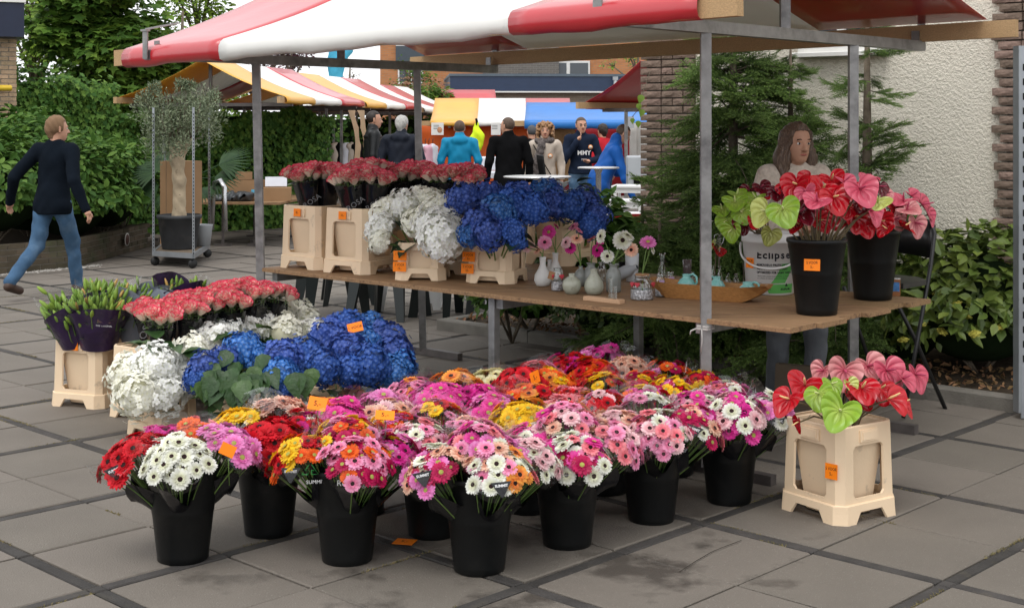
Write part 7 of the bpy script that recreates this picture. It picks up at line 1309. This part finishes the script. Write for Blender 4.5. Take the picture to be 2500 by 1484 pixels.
# stacked cafe chairs, white side tables
a = at(1388, 455, 18.3); o = thing('chair_stack', 'stack of black plastic cafe chairs before the young man', 'chairs', (at(1390, 300, 18.3).x, 18.3, 0), R(10))
for k in range(7):
    z = .45 + .055 * k; b = MB(); b.box((0, 0, z), (.42, .42, .02)); b.box((-.20, .0, z + .28), (.02, .40, .50), 0, Matrix.Translation((-.02, 0, 0)) @ Matrix.Rotation(-.14, 4, 'Y')); b.build('seat_shell', mat('chair_black', (.010, .010, .011), .55, .3), o)
for sx in (-.18, .18):
    for sy in (-.18, .18): b = MB(); b.bar((sx * 1.1, sy * 1.1, 0), (sx, sy, .45), .03, .03); b.build('leg', m_ch, o)
m_wfur = mat('white_furniture', (.66, .66, .65), .45, .35, var=.05)
for u, v, y, w, lb in ((1527, 487, 14.6, .42, 'white side table higher behind the spruce tip'), (1522, 519, 13.4, .36, 'white side table nearer behind the blue hydrangeas'), (1550, 452, 16.2, .5, 'white table stacked with white boards')):
    a = at(u, v, y); o = thing('side_table', lb, 'table', (a.x, y, 0), R(-12), 'white side tables'); b = MB(); b.box((0, 0, a.z - .012), (w, w * .9, .024), 0, None, .004); b.build('top', m_wfur, o); b = MB(); b.box((0, 0, a.z - .055), (w * .9, w * .8, .06)); b.build('apron', m_wfur, o)
    for sx in (-1, 1):
        for sy in (-1, 1): b = MB(); b.bar((sx * w * .42, sy * w * .36, 0), (sx * w * .42, sy * w * .36, a.z - .03), .035, .035); b.build('leg', m_wfur, o)
c = at(1560, 425, 17.2); o = thing('till', 'grey cash box machine on the table behind the man in blue', 'till', (c.x, c.y, c.z - .12)); b = MB(); b.box((0, 0, .15), (.30, .3, .40), 0, None, .02); b.build('casing', m_frost, o); b = MB(); b.box((.02, -.155, .02), (.20, .02, .10)); b.build('keypad', m_blk, o)
b = MB(); b.box((0, 0, 0), (.24, .03, .16)); tag(b.build('red_box', mat('red_box', (.30, .01, .015), .5, .3), None, at(1530, 545, 11.8)), 'dark red board edge seen above the shrub', 'board'); c = at(1566, 510, 12.5)
# plastic garden chairs seen under the table
def garden_chair(x, y, yaw, m, label):
    o = thing('garden_chair', label, 'chair', (x, y, 0), yaw, 'plastic garden chairs behind the stall')
    for sx in (-1, 1):
        for sy in (-1, 1):
            b = MB(); b.add([(sx * .26 - .035, sy * .25, 0), (sx * .26 + .035, sy * .25, 0), (sx * .255 + .02, sy * .25 - sy * .05, 0), (sx * .20 - .06, sy * .20, .44), (sx * .20 + .06, sy * .20, .44), (sx * .20 + .03, sy * .20 - sy * .09, .44)], [(0, 1, 4, 3), (1, 2, 5, 4), (2, 0, 3, 5), (0, 2, 1), (3, 4, 5)]); b.build('leg', m, o)
    b = MB(); b.box((0, 0, .445), (.46, .44, .025), 0, None, .01); b.build('seat', m, o); b = MB()
    for k in range(5): b.box((-.16 + .08 * k, .235, .66), (.045, .018, .38), 0, Matrix.Rotation(R(-7), 4, 'X'))
    b.tube([(-.22, .18, .46), (-.23, .25, .80), (-.12, .27, .87), (.12, .27, .87), (.23, .25, .80), (.22, .18, .46)], .022, 8); b.build('backrest', m, o)
    for sx in (-1, 1): b = MB(); b.tube([(sx * .24, -.20, .44), (sx * .26, -.20, .62), (sx * .26, .22, .66)], .022, 7); b.build('armrest', m, o)
m_gch = mat('dark_green_plastic', (.008, .013, .013), .35, .45, var=.1)
for i, (x, y, a, w) in enumerate([(-1.60, 12.15, 20, 'leftmost dark plastic chair under the crates'), (-1.08, 12.0, -25, 'second dark plastic chair behind the table'), (-.52, 11.95, 40, 'third dark plastic chair behind the steel legs'), (-.08, 12.3, -10, 'dark plastic chair right of the steel legs'), (-1.55, 13.0, 100, 'dark plastic chair farther back behind the leftmost')]): garden_chair(x, y, R(a), m_gch, w)
garden_chair(-.98, 12.65, R(10), m_wfur, 'white plastic chair between the dark ones'); garden_chair(-.36, 12.75, R(-20), m_wfur, 'white plastic chair right of the middle table leg')
# trolley with the olive tree
m_galv = mat('zinc_post', (.32, .34, .36), .35, .5, var=.15, metal=.6); m_slot = mat('dark_slot', (.015, .015, .015), .9, .05, var=0)
def slotted(o, p, h, ang, w=.035, n=40):
    b = MB(); M = Matrix.Translation(p) @ Matrix.Rotation(ang, 4, 'Z'); b.box((0, 0, h / 2), (w, .003, h), 0, M); b.box((-w / 2 + .0015, w / 2 + .0015, h / 2), (.003, w - .003, h), 0, M); q = b.build('post', m_galv, o); b = MB()
    for k in range(n): b.box((.004, -.0022, .06 + (h - .1) * k / n), (w * .30, .002, (h / n) * .45), 0, M)
    b.build('slots', m_slot, q)
FL, FRr, RR, RL = Vector((-4.26, 16.3)), Vector((-3.71, 15.98)), Vector((-3.83, 17.35)), Vector((-4.45, 17.6)); o = thing('plant_trolley', 'galvanised plant trolley carrying the potted olive tree', 'trolley', (FL.x, FL.y, 0))
def tl3(p, z): return Vector((p.x, p.y, z)) - o.location
for p in (FL, FRr, RR, RL):
    slotted(o, tl3(p, .12), 1.76, R(-30)); b = MB(); b.lathe([(.0001, -.02), (.05, -.02), (.055, 0), (.05, .02), (.0001, .02)], 18); b.build('wheel', m_dsh, o, tl3(p + (Vector((-4.06, 16.8)) - p) * .06, .056), (R(90), 0, R(40)))
for a, c in ((FL, FRr), (FRr, RR), (RR, RL), (RL, FL)): b = MB(); b.bar(tl3(a, .15), tl3(c, .15), .03, .06); b.build('deck_rail', m_galv, o)
b = MB(); cx = [tl3(p, .175) for p in (FL, FRr, RR, RL)]; b.add(cx + [c - Vector((0, 0, .012)) for c in cx], [(0, 1, 2, 3), (7, 6, 5, 4)]); b.build('deck', m_pap, o)
pc = Vector((-4.03, 16.62)); o = thing('olive_tree', 'grey green olive tree with a knobbly pale trunk', 'tree', (pc.x, pc.y, .18)); m_otr = mat('olive_bark', (.40, .32, .22), .9, .15, var=.25, vs=9, bump=.9, bs=22, col2=(.12, .09, .06), c2s=9, c2lo=.6, c2hi=.7)
V, Fc = field_mesh([('c', (0, 0, .35), (.0, 0, .8), .085, .072, 1, .03), ('c', (0, 0, .8), (-.03, 0, 1.10), .072, .085, 1, .05), ('c', (-.03, 0, 1.08), (-.14, .05, 1.38), .06, .03, 1, .05), ('c', (-.02, 0, 1.05), (.15, -.03, 1.33), .055, .03, 1, .05), ('c', (-.03, 0, 1.08), (.02, .08, 1.40), .045, .02, 1, .05)], .013, (), lambda X, Y, Z: .008 * np.sin(40 * X + 5 * Z) * np.sin(35 * Z + 20 * Y)); link('trunk', nmesh('trunk', V, Fc, m_otr, True), o)
g = np.random.default_rng(31); N_ = 9000; cl = [(g.uniform(-.42, .42), g.uniform(-.38, .38), 1.50 + g.uniform(-.26, .30), g.uniform(.14, .24)) for _ in range(26)] + [(-.30, 0, 1.93, .08), (.02, 0, 1.98, .07), (.12, .05, 1.96, .07), (-.42, 0, 1.80, .10), (.42, 0, 1.80, .10)]; ci = g.integers(0, len(cl), N_); C_ = np.array(cl); d = unit(g.normal(0, 1, (N_, 3))); P = C_[ci, :3] + d * (g.random(N_) ** .45 * C_[ci, 3])[:, None]
V, Fc = scatter([(0, 0, 0), (-.13, .5, .02), (0, 1, 0), (.13, .5, .02)], [(0, 1, 2, 3)], P, g.normal(0, 1, (N_, 3)), d + [0, 0, .7] + g.normal(0, .4, (N_, 3)), g.uniform(.035, .062, N_)); tag(link('crown', nmesh('crown', V, Fc, m_olv), o), kind='stuff'); b = MB()
for c in cl: b.tube([(c[0] * .25, c[1] * .25, 1.30), (c[0] * .7, c[1] * .7, 1.3 + (c[2] - 1.3) * .6), (c[0], c[1], c[2] + c[3] * .7)], [.014, .008, .002], 4)
b.build('twigs', m_bark, o)
po = thing('plant_pot', 'large scuffed dark grey plastic pot of the olive tree', 'pot', (pc.x, pc.y, .18)); b = MB(); b.lathe([(.20, 0), (.205, .01), (.252, .36), (.268, .365), (.270, .405), (.255, .41), (.245, .36), (.0001, .35)], 36); b.build('pot_body', mat('scuffed_grey_plastic', (.035, .037, .04), .6, .3, var=.35, vs=6, col2=(.08, .075, .07), c2s=5, c2lo=.55, c2hi=.75), po)
o = thing('cardboard_box', 'tall brown cardboard box standing on the trolley behind the olive pot', 'box', (-4.16, 17.25, .18), R(-28)); m_cb = mat('corrugated_card', (.30, .18, .095), .8, .2, var=.1, vs=4); b = MB(); b.box((0, 0, .52), (.40, .32, 1.04)); b.build('carton', m_cb, o)
for k in (-1, 1): b = MB(); b.box((k * .1, -.161, .55), (.004, .003, 1.0)); b.build('fold_line', m_pap, o)
b = MB(); b.lathe([(.09, 0), (.12, .25), (.126, .26), (.118, .262), (.085, .01)], 22); tag(b.build('grey_bucket', m_frost, None, (-3.83, 17.0, .18)), 'small grey bucket at the rear of the trolley', 'bucket')
b = MB(); b.tube([(-3.92, 17.9, .30), (-3.90, 17.9, .78), (-3.86, 17.85, .92), (-3.78, 17.8, .95), (-3.72, 17.75, .86), (-3.70, 17.7, .3)], .035, 10); tag(b.build('pipe', m_alu), 'bent silver duct pipe behind the trolley', 'pipe')
pm = thing('fan_palm', 'dark fan palm half hidden behind the olive tree', 'palm', (-4.25, 18.0, 0)); m_palm = mat('palm_leaf', (.018, .045, .014), .6, .2, var=.2, island=.3); b = MB(); b.tube([(0, 0, 0), (0, 0, .95)], [.06, .05], 8); b.build('trunk', m_bark, pm)
for k, (a, el, L_) in enumerate([(R(190), .25, .75), (R(170), .0, .85), (R(200), -.2, .7), (R(10), .45, .8), (R(-10), .1, .65), (R(255), -.35, .55), (R(150), .55, .6), (R(300), -.25, .5)]):
    dd = Vector((math.cos(a) * math.cos(el), math.sin(a) * math.cos(el) * .5, math.sin(el))).normalized(); b = MB(); p0 = Vector((0, 0, .95)); p1 = p0 + dd * L_ * .55; b.tube([p0, p1], [.012, .008], 5); fr = leaf_rot(dd, (0, -.6, 1))
    for q in range(17): t = -1.25 + 2.5 * q / 16; e = fr @ Vector((math.sin(t), math.cos(t), -.12 * abs(t))); w = fr @ Vector((math.cos(t), -math.sin(t), 0)) * .018; b.add([p1, p1 + e * L_ * .3 - w, p1 + e * L_ * .62 + Vector((0, 0, -.05)), p1 + e * L_ * .3 + w], [(0, 1, 2, 3)])
    b.build('frond', m_palm, pm)
# trestle with boxes under the second stall
tb = thing('trestle_table', 'worn trestle table with cardboard boxes below the striped canopy', 'table', (-3.72, 19.7, 0), R(-6)); b = MB(); b.box((0, 0, .60), (1.35, 2.0, .03)); b.build('top', m_ply, tb)
for x, y in ((-.20, -.75), (.25, -.7), (-.2, .75), (.3, .75)): b = MB(); b.bar((x, y, 0.02), (x, y, .585), .03, .03); b.bar((x - .12, y, .015), (x + .12, y, .015), .03, .03); b.build('leg', m_rust, tb)
o = thing('cardboard_box', 'open cardboard box with a small blue label on the rear trestle', 'box', (-3.74, 19.3, .616), R(-10)); b = MB(); w, dpt, h = .50, .35, .28
for c_, s_ in (((0, -dpt / 2, h / 2), (w, .006, h)), ((0, dpt / 2, h / 2), (w, .006, h)), ((-w / 2, 0, h / 2), (.006, dpt, h)), ((w / 2, 0, h / 2), (.006, dpt, h)), ((0, 0, .004), (w, dpt, .006))): b.box(c_, s_)
b.build('carton', m_cb, o); b = MB(); b.box((-.1, dpt / 2, h + .05), (.25, .006, .12)); b.build('flap', m_cb, o); b = MB(); b.box((.18, -dpt / 2 - .005, .12), (.07, .002, .07)); b.build('label', mat('blue_label', (.12, .42, .60), .5, .3, var=.3, vs=60), o)
o = thing('cardboard_box', 'low cardboard box beside the rose crates', 'box', (-3.30, 19.2, .616), R(8)); b = MB(); b.box((0, 0, .09), (.42, .36, .18)); b.build('carton', m_cb, o); b = MB(); b.box((0, -.1, .24), (.30, .02, .14), 0, Matrix.Rotation(R(-20), 4, 'X')); b.build('flap', m_whc, o)
V, Fc = field_mesh([('c', (-.28, 0, .04), (.22, 0, .05), .05, .07, 1.6, .04), ('c', (-.1, .05, .08), (.15, -.02, .09), .05, .06, 1.4, .04)], .014, [lambda X, Y, Z: .004 - Z], cloth_noise(.018, 40, 3)); o = thing('plastic_sheet', 'crumpled dark grey plastic sheet on the rear trestle', 'plastic sheet', (-3.85, 18.95, .616)); link('sheet_folds', nmesh('sheet_folds', V, Fc, mat('grey_polythene', (.045, .05, .055), .35, .45, var=.2), True), o)
# clothes and carved board by the far stalls
for i, (u, m) in enumerate(((822, m_beige), (832, m_blk), (846, m_whc), (858, m_beige), (868, m_blk), (1045, mat('pink_cloth', (.62, .35, .42), .8, .2)), (1036, m_whc), (1054, m_whc))):
    y = 24.5; c = at(u, 340 if u < 900 else 372, y); o = thing('hanging_coat', ['pale coat at the left end of the clothes rail', 'black coat on the clothes rail', 'white shirt on the clothes rail', 'beige coat on the clothes rail', 'black coat beside the carved board', 'pink blouse on the right hand rail', 'white blouse left of the pink one', 'white blouse right of the pink one'][i], 'clothes', (c.x, y + .05 * i, c.z - .75 + (.2 if u > 900 else 0)), R(60), 'clothes on the rails'); V, Fc = field_mesh([('c', (-.12, 0, .62), (.12, 0, .62), .05, .05, .8, .05), ('c', (0, 0, .55), (0, 0, .10), .14, .17, .45, .06)], .028, (), cloth_noise(.012, 8, i)); link('garment', nmesh('garment', V, Fc, m, True), o); b = MB(); b.tube([(0, 0, .66), (0, 0, .76), (.02, 0, .79)], .006, 5); b.build('hanger', m_ch, o)
c = at(875, 335, 22.0); o = thing('carved_board', 'tall curved wooden board with oval holes', 'board', (c.x, 22.0, 0), R(4)); b = MB(); n = 26; vs = []; fs = []
def bw(f): return .13 + .035 * math.sin(f * 6.3), .09 * math.sin(f * 3.1 + .2) - .02
for q in range(n + 1):
    f = q / n; w, cx = bw(f); z = .45 + 1.45 * f; hole = .55 * w * abs(math.sin(f * math.pi * 5)) ** .5 if .04 < f < .97 else .02
    vs += [(cx - w, -.012, z), (cx - hole * .6, -.012, z), (cx + hole * .6, -.012, z), (cx + w, -.012, z), (cx - w, .012, z), (cx - hole * .6, .012, z), (cx + hole * .6, .012, z), (cx + w, .012, z)]
for q in range(n):
    a = q * 8; e = a + 8; fs += [(a, a + 1, e + 1, e), (a + 2, a + 3, e + 3, e + 2), (a + 5, a + 4, e + 4, e + 5), (a + 7, a + 6, e + 6, e + 7), (a + 4, a, e, e + 4), (a + 3, a + 7, e + 7, e + 3), (a + 1, a + 5, e + 5, e + 1), (a + 6, a + 2, e + 2, e + 6)]
b.add(vs, fs); b.build('board', mat('pale_plywood', (.40, .28, .18), .7, .2, var=.15), o); b = MB(); b.bar((0, .03, 0), (0, .03, .6), .05, .03); b.build('stand', m_batten, o)
# light blue wind bag
V, Fc = field_mesh([('c', (0, 0, 0), (.02, 0, .35), .18, .20, .5, .05), ('c', (.02, 0, .35), (.26, 0, .62), .20, .16, .5, .08), ('c', (-.02, 0, .3), (-.08, 0, .75), .14, .12, .5, .08)], .035, (), cloth_noise(.02, 12, 2)); c = at(820, 180, 33); o = thing('wind_flag', 'light blue flag hanging limp on a pole above the stalls', 'flag', (c.x, 33, 0)); link('cloth', nmesh('cloth', V, Fc, mat('sky_blue_cloth', (.07, .42, .62), .6, .3, var=.1, translucent=.2), True), o, (0, 0, c.z - .05)); b = MB(); b.tube([(.1, 0, 0), (.1, 0, c.z + 1.0)], .03, 8); b.build('flagpole', m_rust, o)
# ------------------------------------------------------------------ houses behind the market
def brickwall(name, c1, c2, mort, sc):
    m = bpy.data.materials.new(name); m.use_nodes = True; N = m.node_tree.nodes; L = m.node_tree.links; tc = N.new('ShaderNodeTexCoord'); mp = N.new('ShaderNodeMapping'); mp.inputs['Rotation'].default_value = (R(-90), 0, 0); br = N.new('ShaderNodeTexBrick'); br.inputs['Color1'].default_value = (*c1, 1); br.inputs['Color2'].default_value = (*c2, 1); br.inputs['Mortar'].default_value = (*mort, 1)
    br.inputs['Scale'].default_value = 1; br.inputs['Brick Width'].default_value = .21; br.inputs['Row Height'].default_value = .0625; br.inputs['Mortar Size'].default_value = .006; L.new(tc.outputs['Object'], mp.inputs[0]); L.new(mp.outputs[0], br.inputs[0]); p = N['Principled BSDF']; L.new(br.outputs[0], p.inputs['Base Color']); p.inputs['Roughness'].default_value = .9; bp = N.new('ShaderNodeBump'); bp.inputs['Strength'].default_value = .5; bp.invert = True; L.new(br.outputs['Fac'], bp.inputs['Height']); L.new(bp.outputs[0], p.inputs['Normal']); return m
m_ob = brickwall('orange_brickwork', (.46, .19, .07), (.38, .15, .055), (.30, .20, .13), 1); m_bb = brickwall('brown_brickwork', (.22, .17, .125), (.17, .13, .10), (.26, .23, .19), 1); m_gb = brickwall('grey_brickwork', (.14, .125, .11), (.10, .09, .085), (.2, .19, .17), 1); m_win = mat('window_glass', (.05, .06, .07), .05, .6, var=0)
hb = thing('brick_house', 'orange brick house with white windows above the far stalls', 'building', (0, 46, 0), R(-4))
def hbx(u, y=46): return (u - CU) / F * y
def hbz(v, y=46): return EYE - (v - HZ) * y / F
x0, x1 = hbx(925), hbx(1900); b = MB(); b.box(((x0 + x1) / 2, 3, 3.5), (x1 - x0, 6, 7.0)); b.build('wall', m_ob, hb); b = MB(); b.box(((hbx(1180) + hbx(1365)) / 2, -.15, 3.5), (hbx(1365) - hbx(1180), .3, 7.0)); b.build('bay_wall', m_gb, hb)
def win(u0, u1, v0, v1, off=0.0):
    a, c, t, bt = hbx(u0), hbx(u1), hbz(v0), hbz(v1); o = MB(); o.box(((a + c) / 2, -.05 - off, (t + bt) / 2), (c - a, .10, t - bt)); f = o.build('window', m_paint, hb); n = 2
    for k in range(n): w = (c - a) / n; q = MB(); q.box((a + w * (k + .5), -.11 - off, (t + bt) / 2), (w - .12, .02, t - bt - .14)); q.build('pane', m_win, f)
win(970, 1032, 160, 205); win(1335, 1440, 150, 192); win(990, 1030, 215, 245); b = MB(); b.box(((hbx(965) + hbx(1035)) / 2, -.06, (hbz(112) + hbz(160)) / 2), (hbx(1035) - hbx(965), .12, hbz(112) - hbz(160))); b.build('slate_panel', mat('slate_cladding', (.06, .075, .09), .6, .3, var=.1), hb); win(965, 1035, 60, 112)
for k in range(4): b = MB(); b.box((hbx(1120), -.08, hbz(207 + 11 * k)), (1.1, .06, .035)); b.build('rail', m_navyp, hb)
lw_ = thing('flat_roof_house', 'flat roofed brown brick house with a deep navy fascia', 'building', (0, 39, 0), R(4.5))
def lx(u): return (u - CU) / F * 39
b = MB(); b.box(((lx(1105) + lx(1900)) / 2, 2.5, 1.4), (lx(1900) - lx(1105), 5, 2.8)); b.build('wall', m_bb, lw_); b = MB(); b.box(((lx(1098) + lx(1900)) / 2, 2.4, 2.80), (lx(1900) - lx(1098), 5.3, .42)); b.build('fascia', mat('blue_fascia', (.022, .040, .085), .4, .4, var=.08), lw_); b = MB(); b.box(((lx(1098) + lx(1900)) / 2, 2.4, 3.045), (lx(1900) - lx(1098) + .04, 5.36, .07)); b.build('roof_edge', mat('slate_edge', (.09, .12, .15), .5, .4), lw_); b = MB(); b.box(((lx(1098) + lx(1900)) / 2, -.16, 2.57), (lx(1900) - lx(1098), .2, .04)); b.build('soffit', m_paint, lw_)
b = MB(); b.tube([(lx(1499), -.42, 2.95), (lx(1499), -.42, 2.5)], .05, 10); b.box((lx(1499), -.42, 2.95), (.14, .10, .10)); b.build('downpipe', m_frost, lw_)
wb = thing('white_tent', 'small white pointed tent top behind the stalls', 'tent', (at(985, 300, 31).x, 31, 0)); b = MB(); b.add([(-1.0, -1, 1.9), (1.0, -1, 1.9), (1.0, 1, 1.9), (-1.0, 1, 1.9), (0, 0, 2.38)], [(0, 1, 4), (1, 2, 4), (2, 3, 4), (3, 0, 4)]); b.build('roof', m_white, wb)
for sx in (-.95, .95): b = MB(); b.bar((sx, -.95, 0), (sx, -.95, 1.92), .04, .04); b.build('pole', m_steel, wb)
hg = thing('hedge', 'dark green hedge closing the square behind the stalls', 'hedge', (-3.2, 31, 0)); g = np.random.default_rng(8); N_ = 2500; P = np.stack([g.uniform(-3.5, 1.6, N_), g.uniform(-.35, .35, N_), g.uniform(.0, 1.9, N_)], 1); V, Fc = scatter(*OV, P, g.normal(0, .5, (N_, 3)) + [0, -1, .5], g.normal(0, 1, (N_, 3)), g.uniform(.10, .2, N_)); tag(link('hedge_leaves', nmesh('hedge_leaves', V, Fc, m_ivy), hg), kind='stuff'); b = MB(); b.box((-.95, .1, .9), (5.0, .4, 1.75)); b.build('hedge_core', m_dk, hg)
# roll cage at the right edge, garden vine leaves by the pier
rc_ = thing('roll_cage', 'galvanised roll cage post at the right edge', 'trolley', (2.93, 7.86, 0)); slotted(rc_, Vector((0, 0, .04)), 2.10, R(10), .06, 24); b = MB(); b.box((.04, .0, .16), (.11, .012, .30)); b.box((.55, .02, .12), (1.0, .03, .06)); b.build('base_rail', m_galv, rc_); b = MB(); b.lathe([(.0001, -.015), (.045, -.015), (.05, 0), (.045, .015), (.0001, .015)], 16); b.build('wheel', m_dsh, rc_, (.14, .05, .05), (R(90), 0, 0))
vn = thing('vine', 'few lime green vine leaves hanging beside the brick pier', 'vine', at(1570, 250, 11.2)); b = MB(); b.tube([(.06, .02, .25), (.0, 0, .08), (-.03, 0, -.05), (-.09, 0, -.12)], .003, 5); b.build('twig', m_bark, vn); m_vl = mat('lime_leaf', (.20, .31, .05), .45, .3, var=.15, translucent=.3); ME_VL = leaf_mesh(m_vl)
for x, z, s in ((-.01, .06, .075), (-.04, -.01, .06), (.0, -.06, .065), (-.09, -.13, .05), (-.04, -.15, .06)): link('leaf', ME_VL, vn, (x, 0, z), leaf_rot((random.uniform(-.4, .3), -.2, -1), (0, -1, .2)), s)
